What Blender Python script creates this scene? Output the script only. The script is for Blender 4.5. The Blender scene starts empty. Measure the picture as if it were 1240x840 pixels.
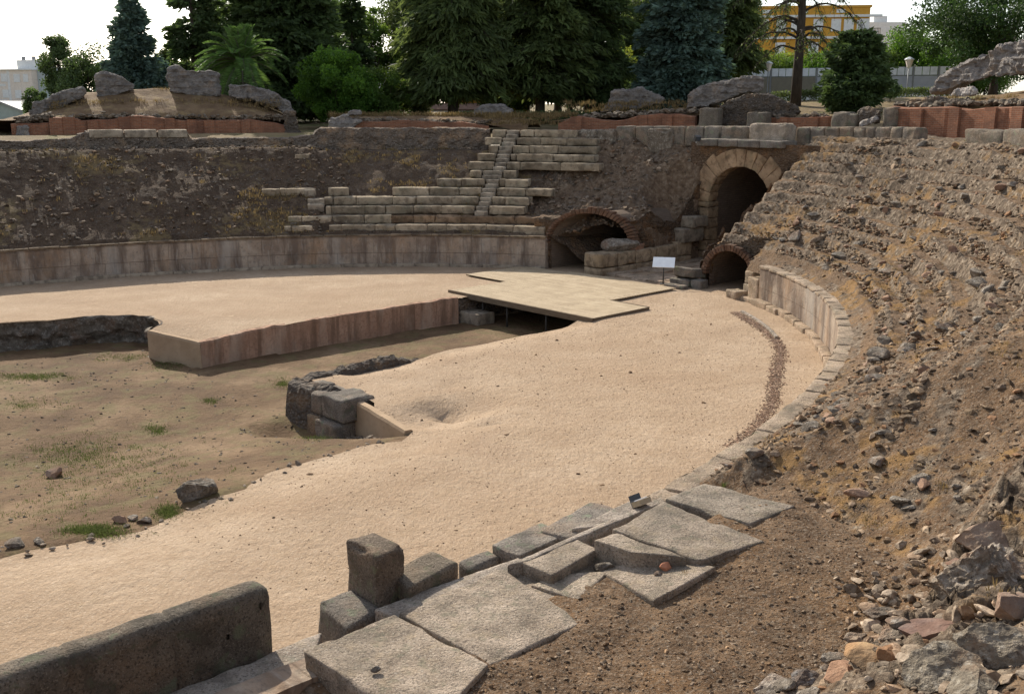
import bpy, math
import numpy as np
from math import radians, sin, cos, pi
from mathutils.geometry import delaunay_2d_cdt
from mathutils import Vector

SC = bpy.context.scene
COL = SC.collection
RNG = np.random.default_rng(7)

# ------------------------------------------------------------------ survey
# Camera station and the arena ellipse (metres, arena sand = z 0)
FPX, HZ, CAMZ = 1263.66, 125.42, 8.142
ECX, ECY, EPH = -16.471, 26.886, .752
EA, EB, PODZ = 32.25, 20.6, 1.6
TH = math.atan((420-HZ)/FPX)
CP, SP = cos(EPH), sin(EPH)

def _ray(u, v):
    x = (u-620)/FPX; y = (420-v)/FPX
    return x, cos(TH)+y*sin(TH), -sin(TH)+y*cos(TH)
def at(u, v, z=0.):
    x, f, w = _ray(u, v); t = (z-CAMZ)/w
    return np.array([x*t, f*t, z])
def atd(u, v, Y):
    x, f, w = _ray(u, v); t = Y/f
    return np.array([x*t, Y, CAMZ+w*t])
def W(A, B, z=None):
    A = np.asarray(A, float); B = np.asarray(B, float)
    X = ECX+A*CP-B*SP; Y = ECY+A*SP+B*CP
    if z is None: return np.stack([X, Y], -1)
    return np.stack([X, Y, np.broadcast_to(np.asarray(z, float), X.shape)], -1)
def AB(x, y):
    X = x-ECX; Y = y-ECY
    return X*CP+Y*SP, -X*SP+Y*CP
def E(t, s, z=None):
    """point at ellipse parameter t (degrees), s metres outside the podium face"""
    t = np.radians(np.asarray(t, float)); s = np.asarray(s, float)
    nx = np.cos(t)/EA; ny = np.sin(t)/EB; l = np.hypot(nx, ny)
    return W(EA*np.cos(t)+s*nx/l, EB*np.sin(t)+s*ny/l, z)
def near(x, y):
    A, B = AB(np.asarray(x, float), np.asarray(y, float))
    t = np.arctan2(B/EB, A/EA)
    for _ in range(14):
        g = (EA*np.cos(t)-A)*(-EA*np.sin(t))+(EB*np.sin(t)-B)*(EB*np.cos(t))
        h = EA**2*np.sin(t)**2+EB**2*np.cos(t)**2-(EA*np.cos(t)-A)*EA*np.cos(t)-(EB*np.sin(t)-B)*EB*np.sin(t)
        t = t-g/np.maximum(h, 30)
    nx = np.cos(t)/EA; ny = np.sin(t)/EB; l = np.hypot(nx, ny)
    return np.degrees(t), ((A-EA*np.cos(t))*nx+(B-EB*np.sin(t))*ny)/l
def col_t(u, s, v=190):
    """(t, distance) where image column u meets the ring s on the far side"""
    f = cos(TH)+(420-v)/FPX*sin(TH)
    Y = np.linspace(8, 140, 1600); S = near((u-620)/FPX*Y/f, Y)[1]
    i = np.where(S < s)[0]
    y = Y[i[-1]]+.04 if len(i) else Y[np.argmin(S)]
    return near((u-620)/FPX*y/f, y)[0], y
def ringp(u, v, s):
    return atd(u, v, col_t(u, s, v)[1])

# ------------------------------------------------------------------ noise
def _h(ix, iy, iz, seed):
    n = (ix.astype(np.int64)*374761393+iy.astype(np.int64)*668265263+iz.astype(np.int64)*1440662683+seed*974634) & 0xffffffff
    n = ((n ^ (n >> 13))*1274126177) & 0xffffffff
    n = ((n ^ (n >> 16))*2246822519) & 0xffffffff
    return ((n ^ (n >> 15)) & 0xffffff)/float(0xffffff)
def vn(p, seed=0):
    p = np.asarray(p, float); i = np.floor(p); f = p-i; f = f*f*(3-2*f); i = i.astype(np.int64)
    r = 0
    for dx in (0, 1):
        wx = f[:, 0] if dx else 1-f[:, 0]
        for dy in (0, 1):
            wy = f[:, 1] if dy else 1-f[:, 1]
            for dz in (0, 1):
                wz = f[:, 2] if dz else 1-f[:, 2]
                r = r+wx*wy*wz*_h(i[:, 0]+dx, i[:, 1]+dy, i[:, 2]+dz, seed)
    return r*2-1
def fbm(p, o=4, seed=0, g=.5):
    p = np.asarray(p, float); a = 1; s = 0; n = 0
    for k in range(o):
        s = s+a*vn(p*(2.03**k)+k*17.3, seed+k); n += a; a *= g
    return s/n
def ridged(p, o=4, seed=0):
    p = np.asarray(p, float); a = 1; s = 0; n = 0
    for k in range(o):
        s = s+a*(1-np.abs(vn(p*(2.1**k)+k*9.7, seed+k))*2); n += a; a *= .55
    return s/n
def worley(p, seed=0):
    p = np.asarray(p, float); i = np.floor(p).astype(np.int64); b = np.full(len(p), 9.); b2 = b.copy(); cid = np.zeros(len(p))
    for dx in (-1, 0, 1):
        for dy in (-1, 0, 1):
            for dz in (-1, 0, 1):
                c = i+[dx, dy, dz]
                q = np.stack([c[:, k]+_h(c[:, 0], c[:, 1], c[:, 2], seed+k*7) for k in range(3)], -1)
                d = np.sqrt(((q-p)**2).sum(1))
                m = d < b
                b2 = np.where(m, b, np.minimum(b2, d)); cid = np.where(m, _h(c[:, 0], c[:, 1], c[:, 2], seed+31), cid); b = np.where(m, d, b)
    return b, b2, cid
def sst(a, b, x):
    t = np.clip((x-a)/(b-a), 0, 1); return t*t*(3-2*t)
def p2(x, y, s=1., z=0.):
    return np.stack([np.asarray(x)*s, np.asarray(y)*s, np.zeros_like(np.asarray(x, float))+z], -1)

# ------------------------------------------------------------------ objects
def tag(o, label=None, cat=None, group=None, kind=None):
    if label: o['label'] = label
    if cat: o['category'] = cat
    if group: o['group'] = group
    if kind: o['kind'] = kind
    elif label: o['kind'] = 'thing'
    return o
def thing(name, label, cat, loc=(0, 0, 0), rz=0., group=None):
    o = bpy.data.objects.new(name, None); COL.objects.link(o)
    o.location = loc; o.rotation_euler = (0, 0, rz); o.empty_display_size = .2
    return tag(o, label, cat, group)
def mesh(name, V, F, mat, parent=None, smooth=True, uv=None, colr=None, base=False):
    """link ONE mesh object; V world coordinates; F list of (n,k) index arrays"""
    V = np.asarray(V, float)
    if isinstance(F, np.ndarray): F = [F]
    F = [np.asarray(f) for f in F if len(f)]
    me = bpy.data.meshes.new(name)
    off = np.zeros(3)
    if base:
        off = np.array([(V[:, 0].min()+V[:, 0].max())/2, (V[:, 1].min()+V[:, 1].max())/2, V[:, 2].min()])
    elif parent is not None:
        off = np.array(parent.location[:])
    L = V-off
    if parent is not None and parent.rotation_euler[2]:
        a = -parent.rotation_euler[2]; c, s = cos(a), sin(a)
        L = np.stack([L[:, 0]*c-L[:, 1]*s, L[:, 0]*s+L[:, 1]*c, L[:, 2]], -1)
    me.vertices.add(len(L)); me.vertices.foreach_set('co', L.astype(np.float32).ravel())
    tot = np.concatenate([np.full(len(f), f.shape[1]) for f in F]); idx = np.concatenate([f.ravel() for f in F])
    me.loops.add(len(idx)); me.loops.foreach_set('vertex_index', idx.astype(np.int32))
    st = np.concatenate([[0], np.cumsum(tot)[:-1]])
    me.polygons.add(len(tot)); me.polygons.foreach_set('loop_start', st.astype(np.int32))
    me.polygons.foreach_set('use_smooth', np.full(len(tot), bool(smooth)))
    if uv is not None:
        l = me.uv_layers.new(name='UVMap'); l.data.foreach_set('uv', np.asarray(uv, np.float32)[idx].ravel())
    if colr is None: colr = np.ones(len(V))
    if True:
        a = me.attributes.new('Col', 'FLOAT_COLOR', 'POINT'); c = np.ones((len(V), 4), np.float32)
        colr = np.asarray(colr)
        if colr.ndim == 1: c[:, :3] = colr[:, None]
        else: c[:, :3] = colr
        a.data.foreach_set('color', c.ravel())
    me.update(calc_edges=True); me.validate()
    me.materials.append(mat)
    o = bpy.data.objects.new(name, me); COL.objects.link(o)
    if parent is not None: o.parent = parent
    elif base: o.location = off
    return o
class MB:
    """collects pieces into one mesh"""
    def __init__(s): s.V = []; s.F = {}; s.n = 0; s.U = []; s.C = []
    def add(s, V, F, uv=None, c=None):
        V = np.asarray(V, float)
        if isinstance(F, np.ndarray): F = [F]
        for f in F:
            f = np.asarray(f)
            if len(f): s.F.setdefault(f.shape[1], []).append(f+s.n)
        s.V.append(V); s.n += len(V)
        s.U.append(np.zeros((len(V), 2)) if uv is None else np.asarray(uv))
        s.C.append(np.ones((len(V), 3)) if c is None else np.broadcast_to(np.asarray(c, float), (len(V), 3)))
        return s
    def box(s, x0, x1, y0, y1, z0, z1, M=None):
        V = np.array([(x, y, z) for x in (x0, x1) for y in (y0, y1) for z in (z0, z1)], float)
        if M is not None: V = M(V)
        return s.add(V, np.array([(0, 1, 3, 2), (4, 6, 7, 5), (0, 4, 5, 1), (2, 3, 7, 6), (0, 2, 6, 4), (1, 5, 7, 3)]))
    def tube(s, P, R, n=8, cap=True):
        P = np.asarray(P, float); R = np.broadcast_to(np.asarray(R, float), (len(P),))
        T = np.gradient(P, axis=0); T /= np.linalg.norm(T, axis=1)[:, None]+1e-9
        ref = np.array([0., 0., 1.]) if abs(T[0, 2]) < .9 else np.array([1., 0, 0])
        X = np.cross(T, ref); X /= np.linalg.norm(X, axis=1)[:, None]+1e-9; Y = np.cross(T, X)
        a = np.arange(n)*2*pi/n
        V = P[:, None]+R[:, None, None]*(X[:, None]*np.cos(a)[None, :, None]+Y[:, None]*np.sin(a)[None, :, None])
        m = len(P); i = np.arange(m-1)[:, None]*n; j = np.arange(n)[None]; k = (j+1) % n
        Q = np.stack([i+j, i+k, i+n+k, i+n+j], -1).reshape(-1, 4)
        F = [Q]
        V = V.reshape(-1, 3)
        if cap:
            V = np.vstack([V, P[0], P[-1]]); jj = np.arange(n); kk = (jj+1) % n
            F.append(np.stack([np.full(n, m*n), kk, jj], -1)); F.append(np.stack([np.full(n, m*n+1), (m-1)*n+jj, (m-1)*n+kk], -1))
        return s.add(V, F)
    def build(s, name, mat, parent=None, smooth=False, base=False, col=False, uv=False):
        return mesh(name, np.vstack(s.V), [np.vstack(f) for f in s.F.values()], mat, parent, smooth,
                    uv=np.vstack(s.U) if uv else None, colr=np.vstack(s.C) if col else None, base=base)
def gridF(n, m, mask=None):
    i = np.arange(n-1)[:, None]*m; j = np.arange(m-1)[None]
    q = np.stack([i+j, i+m+j, i+m+j+1, i+j+1], -1).reshape(-1, 4)
    if mask is not None: q = q[mask.reshape(-1)[q].all(1)]
    return q
def compact(V, F, *extra):
    u, inv = np.unique(F, return_inverse=True)
    return (V[u], inv.reshape(F.shape))+tuple(e[u] for e in extra)

# rounded, weathered stone block given as 8 corners (bottom 4 then top 4, ccw)
def rblock(C8, cell=.12, r=.05, amp=.02, nsc=3., seed=0, maxn=40, chip=0.):
    C8 = np.asarray(C8, float)
    L = [np.linalg.norm(C8[1]-C8[0])*.5+np.linalg.norm(C8[2]-C8[3])*.5, np.linalg.norm(C8[3]-C8[0])*.5+np.linalg.norm(C8[2]-C8[1])*.5, np.linalg.norm(C8[4]-C8[0])]
    ax = []
    for l in L:
        rr = min(r, l*.3); n = int(np.clip(round((l-2*rr)/cell), 1, maxn))
        ax.append(np.concatenate([[0, rr*.4/l], np.linspace(rr/l, 1-rr/l, n+1), [1-rr*.4/l, 1]]))
    nx, ny, nz = map(len, ax)
    idx = -np.ones((nx, ny, nz), int); G = np.stack(np.meshgrid(*ax, indexing='ij'), -1)
    sm = np.zeros((nx, ny, nz), bool); sm[[0, -1]] = 1; sm[:, [0, -1]] = 1; sm[:, :, [0, -1]] = 1
    idx[sm] = np.arange(sm.sum()); P = G[sm]
    Q = []
    for k in (0, -1):
        for a in (idx[k], idx[:, k], idx[:, :, k]):
            q = np.stack([a[:-1, :-1], a[1:, :-1], a[1:, 1:], a[:-1, 1:]], -1).reshape(-1, 4); Q.append(q)
    h = np.array(L)/2; p = P*np.array(L)-h; rr = np.minimum(r, h*.6)
    q = np.clip(p, -(h-rr), h-rr); d = p-q; dn = np.linalg.norm(d/rr, axis=1)[:, None]
    p = q+np.where(dn > 1e-6, d/np.maximum(dn, 1e-6), 0)
    nrm = np.where(np.abs(p) > h-rr-1e-6, p/h, 0); nrm /= np.linalg.norm(nrm, axis=1)[:, None]+1e-9
    f = (p+h)/(2*h)
    x, y, z = f[:, :1], f[:, 1:2], f[:, 2:]
    bl = lambda c: (1-x)*(1-y)*c[0]+x*(1-y)*c[1]+x*y*c[2]+(1-x)*y*c[3]
    V = bl(C8[:4])*(1-z)+bl(C8[4:])*z
    ex = (C8[1]-C8[0])/L[0]; ey = (C8[3]-C8[0])/L[1]; ez = (C8[4]-C8[0])/L[2]
    N = nrm[:, :1]*ex+nrm[:, 1:2]*ey+nrm[:, 2:]*ez
    D = amp*fbm(V*nsc, 4, seed)+amp*.6*fbm(V*nsc*.35, 2, seed+5)
    if chip:
        e = np.sort(np.abs(p)/h, axis=1)[:, 1]   # near an edge
        D = D-chip*sst(.75, 1., e)*np.maximum(0, fbm(V*2.2, 3, seed+9)+.1)*2
    V = V+N*D[:, None]
    return V, orient(V, np.vstack(Q))
def orient(V, F):
    """flip faces of a roughly convex body outwards"""
    c = V.mean(0); a = V[F]; n = np.cross(a[:, 2]-a[:, 0], a[:, 3 if F.shape[1] == 4 else 1]-(a[:, 1] if F.shape[1] == 4 else a[:, 0]))
    if F.shape[1] == 3: n = np.cross(a[:, 1]-a[:, 0], a[:, 2]-a[:, 0])
    m = (n*(a.mean(1)-c)).sum(1) < 0
    F = F.copy(); F[m] = F[m][:, ::-1]
    return F
def quad8(top4, thick):
    t = np.asarray(top4, float); b = t.copy(); b[:, 2] -= thick
    # ccw seen from above
    a = (t[1]-t[0]); c = (t[3]-t[0])
    if a[0]*c[1]-a[1]*c[0] < 0: t = t[[0, 3, 2, 1]]; b = b[[0, 3, 2, 1]]
    return np.vstack([b, t])
def arcblock8(t0, t1, s0, s1, z0, z1):
    return np.vstack([E([t1, t1, t0, t0], [s0, s1, s1, s0], z0)[[0, 3, 2, 1]], E([t1, t1, t0, t0], [s0, s1, s1, s0], z1)[[0, 3, 2, 1]]])

_ico = {}
def ico(n):
    if n not in _ico:
        import bmesh
        bm = bmesh.new(); bmesh.ops.create_icosphere(bm, subdivisions=n, radius=1)
        bm.verts.ensure_lookup_table()
        _ico[n] = (np.array([v.co[:] for v in bm.verts]), np.array([[v.index for v in f.verts] for f in bm.faces])); bm.free()
    return _ico[n]
def rock(n=3, seed=0, planes=14, flat=.6, rough=.03, elong=1.3, dm=.62):
    """angular stone of unit half-width"""
    r = np.random.default_rng(seed); V, F = ico(n); V = V.copy()*1.35
    N = r.normal(size=(planes, 3)); N /= np.linalg.norm(N, axis=1)[:, None]
    for k in range(planes):
        d = r.uniform(dm, 1.0); e = V@N[k]-d; m = e > 0; V[m] -= e[m, None]*N[k]
    V = V*[elong, 1, flat]
    if rough: 
        nn = V/np.linalg.norm(V, axis=1)[:, None]
        V = V+nn*(rough*fbm(V*3+seed, 3, seed)+rough*.5*fbm(V*9+seed, 2, seed+3))[:, None]
    return V, F
def rotm(a, b=0, c=0):
    ca, sa = cos(a), sin(a); cb, sb = cos(b), sin(b); cc, sc = cos(c), sin(c)
    return np.array([[ca, -sa, 0], [sa, ca, 0], [0, 0, 1]])@np.array([[1, 0, 0], [0, cb, -sb], [0, sb, cb]])@np.array([[cc, 0, sc], [0, 1, 0], [-sc, 0, cc]])
def scatter(P, size, lv=1, seed=0, flat=(.45, .8), tilt=.35, nrm=None, shade=(.5, 1.), tint=None, nt=14):
    """many small angular stones as one vertex/face soup with per-stone colour"""
    r = np.random.default_rng(seed); T = [rock(lv, seed*50+k, 9, 1., .0 if lv < 2 else .07, r.uniform(1, 1.7), .42) for k in range(nt)]
    F0 = T[0][1]; n = len(P); k = r.integers(0, nt, n)
    B = np.stack([t[0] for t in T])[k]
    fl = r.uniform(*flat, n)[:, None]; B = B*np.stack([np.ones((n, 1)), np.ones((n, 1)), fl], -1)
    a = r.uniform(0, 2*pi, n); ca, sa = np.cos(a), np.sin(a); Z = np.zeros(n); O = np.ones(n)
    Rz = np.stack([np.stack([ca, -sa, Z], -1), np.stack([sa, ca, Z], -1), np.stack([Z, Z, O], -1)], 1)
    b = r.normal(0, tilt, n); cb, sb = np.cos(b), np.sin(b)
    Rx = np.stack([np.stack([O, Z, Z], -1), np.stack([Z, cb, -sb], -1), np.stack([Z, sb, cb], -1)], 1)
    a2 = r.uniform(0, 2*pi, n); c2, s2 = np.cos(a2), np.sin(a2)
    Rz2 = np.stack([np.stack([c2, -s2, Z], -1), np.stack([s2, c2, Z], -1), np.stack([Z, Z, O], -1)], 1)
    M = Rz2@Rx@Rz
    V = np.einsum('nij,nkj->nki', M, B)*np.asarray(size)[:, None, None]+np.asarray(P)[:, None]
    m = B.shape[1]
    F = (F0[None]+(np.arange(n)*m)[:, None, None]).reshape(-1, 3)
    g = r.uniform(*shade, n)
    C = np.stack([g, g, g], -1)
    if tint is not None: C = C*np.asarray(tint)[r.integers(0, len(tint), n)]
    return V.reshape(-1, 3), F, np.repeat(C, m, 0)

def remeshed(polys, vox, smooth=2):
    """closed prisms (list of (front pts, back pts)) merged by a voxel remesh -> V,F quads"""
    V = []; F = []; n = 0
    me = bpy.data.meshes.new('tmp'); faces = []
    for a, b in polys:
        a = np.asarray(a); b = np.asarray(b); k = len(a); V += list(a)+list(b)
        faces.append(list(range(n, n+k))[::-1]); faces.append(list(range(n+k, n+2*k)))
        for i in range(k): faces.append([n+i, n+(i+1) % k, n+k+(i+1) % k, n+k+i])
        n += 2*k
    me.from_pydata([tuple(v) for v in V], [], faces)
    o = bpy.data.objects.new('tmp', me); COL.objects.link(o)
    import bmesh
    bm = bmesh.new(); bm.from_mesh(me); bmesh.ops.recalc_face_normals(bm, faces=bm.faces); bmesh.ops.triangulate(bm, faces=bm.faces); bm.to_mesh(me); bm.free()
    m = o.modifiers.new('r', 'REMESH'); m.mode = 'VOXEL'; m.voxel_size = vox
    if smooth:
        m2 = o.modifiers.new('s', 'SMOOTH'); m2.iterations = smooth; m2.factor = .5
    ev = o.evaluated_get(bpy.context.evaluated_depsgraph_get()); em = ev.to_mesh()
    nv = len(em.vertices); v = np.zeros(nv*3); em.vertices.foreach_get('co', v)
    nn = np.zeros(nv*3); em.vertices.foreach_get('normal', nn)
    f = np.array([p.vertices[:] for p in em.polygons if len(p.vertices) == 4]); 
    ev.to_mesh_clear(); bpy.data.objects.remove(o); bpy.data.meshes.remove(me)
    return v.reshape(-1, 3), f, nn.reshape(-1, 3)
# ------------------------------------------------------------------ materials
def lin(r, g, b):
    f = lambda c: (c/255/12.92 if c <= 10 else ((c/255+.055)/1.055)**2.4)
    return (f(r), f(g), f(b))
class NT:
    def __init__(s, name):
        s.m = bpy.data.materials.new(name); s.m.use_nodes = True; s.t = s.m.node_tree; s.t.nodes.clear()
        s.out = s.n('ShaderNodeOutputMaterial'); s.b = s.n('ShaderNodeBsdfPrincipled'); s.l(s.b.outputs[0], s.out.inputs[0])
        s.b.inputs['Specular IOR Level'].default_value = .15
    def n(s, t, **k):
        x = s.t.nodes.new(t)
        for a, v in k.items(): setattr(x, a, v)
        return x
    def l(s, a, b): s.t.links.new(a, b)
    def vec(s, coord, st=(1, 1, 1)):
        key = (coord, st)
        if not hasattr(s, '_v'): s._v = {}
        if key in s._v: return s._v[key]
        if coord == 'pos': o = s.n('ShaderNodeNewGeometry').outputs['Position']
        elif coord == 'uv': o = s.n('ShaderNodeUVMap').outputs[0]
        else: o = s.n('ShaderNodeTexCoord').outputs['Object']
        if st != (1, 1, 1):
            mp = s.n('ShaderNodeVectorMath', operation='MULTIPLY'); mp.inputs[1].default_value = st; s.l(o, mp.inputs[0]); o = mp.outputs[0]
        s._v[key] = o
        return o
    def noise(s, scale, detail=6, rough=.6, coord='pos', st=(1, 1, 1), kind='noise'):
        if kind == 'vor':
            x = s.n('ShaderNodeTexVoronoi'); x.inputs['Scale'].default_value = scale; s.l(s.vec(coord, st), x.inputs['Vector']); return x.outputs['Distance']
        x = s.n('ShaderNodeTexNoise'); x.inputs['Scale'].default_value = scale; x.inputs['Detail'].default_value = detail; x.inputs['Roughness'].default_value = rough
        s.l(s.vec(coord, st), x.inputs['Vector']); return x.outputs[0]
    def ramp(s, fac, stops):
        x = s.n('ShaderNodeValToRGB'); e = x.color_ramp.elements
        while len(e) < len(stops): e.new(.5)
        for k, (p, c) in enumerate(stops):
            e[k].position = p; e[k].color = (c[0], c[1], c[2], 1) if not np.isscalar(c) else (c, c, c, 1)
        s.l(fac, x.inputs[0]); return x.outputs[0]
    def mix(s, fac, a, b, mode='MIX'):
        x = s.n('ShaderNodeMix', data_type='RGBA', blend_type=mode)
        for sock, v in ((x.inputs[0], fac), (x.inputs[6], a), (x.inputs[7], b)):
            if isinstance(v, (int, float)): sock.default_value = v
            elif isinstance(v, tuple): sock.default_value = (*v, 1)
            else: s.l(v, sock)
        return x.outputs[2]
    def bump(s, hs, dist=1.):
        """hs: list of (socket, metres)"""
        acc = None
        for o, a in hs:
            m = s.n('ShaderNodeMath', operation='MULTIPLY'); s.l(o, m.inputs[0]); m.inputs[1].default_value = a
            if acc is None: acc = m.outputs[0]
            else:
                d = s.n('ShaderNodeMath', operation='ADD'); s.l(acc, d.inputs[0]); s.l(m.outputs[0], d.inputs[1]); acc = d.outputs[0]
        b = s.n('ShaderNodeBump'); b.inputs['Strength'].default_value = 1.; b.inputs['Distance'].default_value = dist
        s.l(acc, b.inputs['Height']); s.l(b.outputs[0], s.b.inputs['Normal'])
def M(name, cols, scale=1.5, layers=(), bump=(), rough=.92, coord='pos', st=(1, 1, 1), attr=None, detail=7, spec=.15, brick=None, trans=None):
    """cols: ramp stops over fractal noise; layers: (scale, lo, hi, colour, amount, stretch, kind); bump: (scale, metres, stretch, kind)"""
    k = NT(name)
    c = k.ramp(k.noise(scale, detail, .62, coord, st), cols)
    hs = []
    if brick:
        x = k.n('ShaderNodeTexBrick'); x.inputs['Scale'].default_value = 1.
        x.inputs['Brick Width'].default_value = brick['w']; x.inputs['Row Height'].default_value = brick['h']; x.inputs['Mortar Size'].default_value = brick['m']
        x.inputs['Mortar Smooth'].default_value = .3; x.inputs['Bias'].default_value = brick.get('bias', 0.)
        x.inputs['Color1'].default_value = (*brick['c1'], 1); x.inputs['Color2'].default_value = (*brick['c2'], 1); x.inputs['Mortar'].default_value = (*brick['cm'], 1)
        if 'off' in brick: x.offset = brick['off']
        k.l(k.vec('uv'), x.inputs['Vector'])
        c = k.mix(brick.get('amt', .85), c, x.outputs[0], brick.get('mode', 'MIX'))
        iv = k.n('ShaderNodeMath', operation='SUBTRACT'); iv.inputs[0].default_value = 1; k.l(x.outputs['Fac'], iv.inputs[1])
        hs.append((iv.outputs[0], brick.get('d', .012)))
    for L in layers:
        sc, lo, hi, colr, amt = L[:5]; stt = L[5] if len(L) > 5 else st; kd = L[6] if len(L) > 6 else 'noise'
        cd = L[7] if len(L) > 7 else coord
        f = k.ramp(k.noise(sc, 5, .6, cd, stt, kd), [(lo, 0.), (hi, amt)])
        c = k.mix(f, c, colr)
    if attr == 'mul':
        a = k.n('ShaderNodeAttribute', attribute_name='Col'); c = k.mix(1., c, a.outputs['Color'], 'MULTIPLY')
    k.l(c, k.b.inputs['Base Color']); k.b.inputs['Roughness'].default_value = rough; k.b.inputs['Specular IOR Level'].default_value = spec
    for B in bump:
        sc, am = B[:2]; stt = B[2] if len(B) > 2 else (1, 1, 1); kd = B[3] if len(B) > 3 else 'noise'
        hs.append((k.noise(sc, 6, .65, 'pos', stt, kd), am))
    if hs: k.bump(hs)
    if trans:
        tr = k.n('ShaderNodeBsdfTranslucent'); ms = k.n('ShaderNodeMixShader'); ms.inputs[0].default_value = trans[1]
        tr.inputs[0].default_value = (*trans[0], 1)
        if attr == 'mul':
            t2 = k.mix(1., trans[0], a.outputs['Color'], 'MULTIPLY'); k.l(t2, tr.inputs[0])
        k.l(k.b.outputs[0], ms.inputs[1]); k.l(tr.outputs[0], ms.inputs[2]); k.l(ms.outputs[0], k.out.inputs[0])
    return k.m
def flat(name, c, rough=.6, metal=0., spec=.3, emit=None):
    return M(name, [(.3, tuple(x*.88 for x in c)), (.7, tuple(min(1, x*1.08) for x in c))], 3., rough=rough, spec=spec) if not metal else _metal(name, c, rough)
def _metal(name, c, rough):
    k = NT(name); k.b.inputs['Base Color'].default_value = (*c, 1); k.b.inputs['Metallic'].default_value = .9; k.b.inputs['Roughness'].default_value = rough
    return k.m

mt = {}
mt['sand'] = M('arena_sand', [(.32, (.362, .251, .163)), (.5, (.426, .306, .203)), (.68, (.487, .36, .248))], .35,
    layers=[(.09, .45, .62, (.34, .22, .13), .5), (.55, .50, .62, (.34, .228, .14), .45), (1.7, .52, .62, (.36, .25, .155), .4), (7., .53, .64, (.33, .225, .14), .45), (3.2, .62, .8, (.34, .225, .13), .35), (16., .55, .66, (.28, .19, .12), .6), (22., .56, .66, (.60, .48, .36), .5), (2.2, .6, .78, (.58, .44, .29), .45)],
    bump=[(1.1, .05), (4.5, .045), (9., .045, (1.3, .6, 1)), (17., .02), (45., .012)], detail=9)
mt['pit'] = M('pit_soil', [(.32, (.10, .058, .03)), (.5, (.152, .092, .048)), (.68, (.215, .136, .074))], .5,
    layers=[(.25, .5, .62, (.25, .168, .098), .55), (1.2, .5, .64, (.145, .118, .05), .65), (5., .54, .66, (.085, .052, .03), .5), (14., .6, .75, (.10, .065, .04), .6)], bump=[(2., .06), (8., .035), (40., .012)])
SOIL = [(.28, (.085, .052, .028)), (.5, (.135, .085, .045)), (.72, (.20, .135, .075))]
def bank_mat(name, soil, stone, dry, lay):
    k = NT(name)
    a = k.n('ShaderNodeAttribute', attribute_name='Col'); sp = k.n('ShaderNodeSeparateColor'); k.l(a.outputs['Color'], sp.inputs[0])
    c = k.ramp(k.noise(1.7, 8), soil)
    for sc, lo, hi, colr, amt in lay:
        c = k.mix(k.ramp(k.noise(sc, 5), [(lo, 0.), (hi, amt)]), c, colr)
    st = k.ramp(k.noise(5.5, 8, .7), stone)
    vo = k.n('ShaderNodeTexVoronoi'); vo.inputs['Scale'].default_value = 7.; k.l(k.vec('pos'), vo.inputs['Vector'])
    hs = k.n('ShaderNodeSeparateColor'); k.l(vo.outputs['Color'], hs.inputs[0])
    st = k.mix(.75, st, k.ramp(hs.outputs[0], [(0., .45), (1., 1.25)]), 'MULTIPLY')
    m = k.n('ShaderNodeMath', operation='ADD'); k.l(sp.outputs[0], m.inputs[0]); nz = k.ramp(k.noise(4., 6), [(.35, 0.), (.65, .5)]); k.l(nz, m.inputs[1])
    c = k.mix(k.ramp(m.outputs[0], [(.55, 0.), (.8, 1.)]), c, st)
    g = k.n('ShaderNodeMath', operation='ADD'); k.l(sp.outputs[1], g.inputs[0]); k.l(k.ramp(k.noise(2.6, 6), [(.35, 0.), (.65, .6)]), g.inputs[1])
    c = k.mix(k.ramp(g.outputs[0], [(.7, 0.), (1.1, .8)]), c, dry)
    wm = k.ramp(k.noise(4.5, 7, .7), [(.3, (.09, .058, .036)), (.5, (.19, .125, .078)), (.68, (.33, .245, .165))])
    c = k.mix(k.ramp(sp.outputs[2], [(.1, 0.), (.9, .9)]), c, wm)
    k.l(c, k.b.inputs['Base Color']); k.b.inputs['Roughness'].default_value = .95
    k.bump([(k.noise(7., 7, .7), .05), (k.noise(28., 4), .022), (vo.outputs['Distance'], .03)])
    return k.m
STONE = [(.32, (.068, .048, .033)), (.48, (.158, .115, .08)), (.58, (.25, .193, .138)), (.7, (.41, .335, .252))]
mt['bankR'] = bank_mat('rubble_bank_soil', [(.32, (.092, .054, .029)), (.5, (.155, .094, .052)), (.68, (.23, .145, .083))], STONE, (.27, .155, .06), [(.5, .5, .7, (.25, .13, .05), .5), (11., .52, .64, (.21, .155, .105), .6), (26., .54, .64, (.32, .26, .20), .6), (18., .54, .62, (.06, .04, .025), .6)])
mt['bankL'] = bank_mat('dark_bank_soil', [(.3, (.055, .034, .022)), (.5, (.098, .064, .041)), (.7, (.165, .112, .072))], [(.3, (.06, .048, .038)), (.5, (.13, .105, .084)), (.7, (.29, .245, .20))], (.20, .14, .068), [(.6, .46, .62, (.095, .06, .035), .6), (9., .54, .66, (.15, .118, .09), .7), (16., .55, .64, (.02, .014, .01), .7)])
mt['rubble'] = M('loose_rubble', [(.3, (.165, .124, .09)), (.5, (.31, .242, .178)), (.7, (.50, .405, .31))], 9., attr='mul', bump=[(18., .02), (60., .008)])
GR = [(.3, (.23, .182, .142)), (.45, (.38, .308, .245)), (.55, (.49, .40, .322)), (.7, (.60, .495, .405))]
mt['granite'] = M('weathered_granite', GR, 2.2, layers=[(.7, .5, .7, (.21, .185, .15), .6), (30., .52, .62, (.13, .11, .09), .75), (38., .55, .64, (.66, .59, .5), .6), (3.5, .52, .66, (.44, .35, .25), .5), (5., .56, .66, (.22, .22, .16), .5), (1.6, .53, .62, (.17, .15, .12), .5)],
    bump=[(6., .05), (22., .05), (50., .03)], detail=9, attr='mul')
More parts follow.
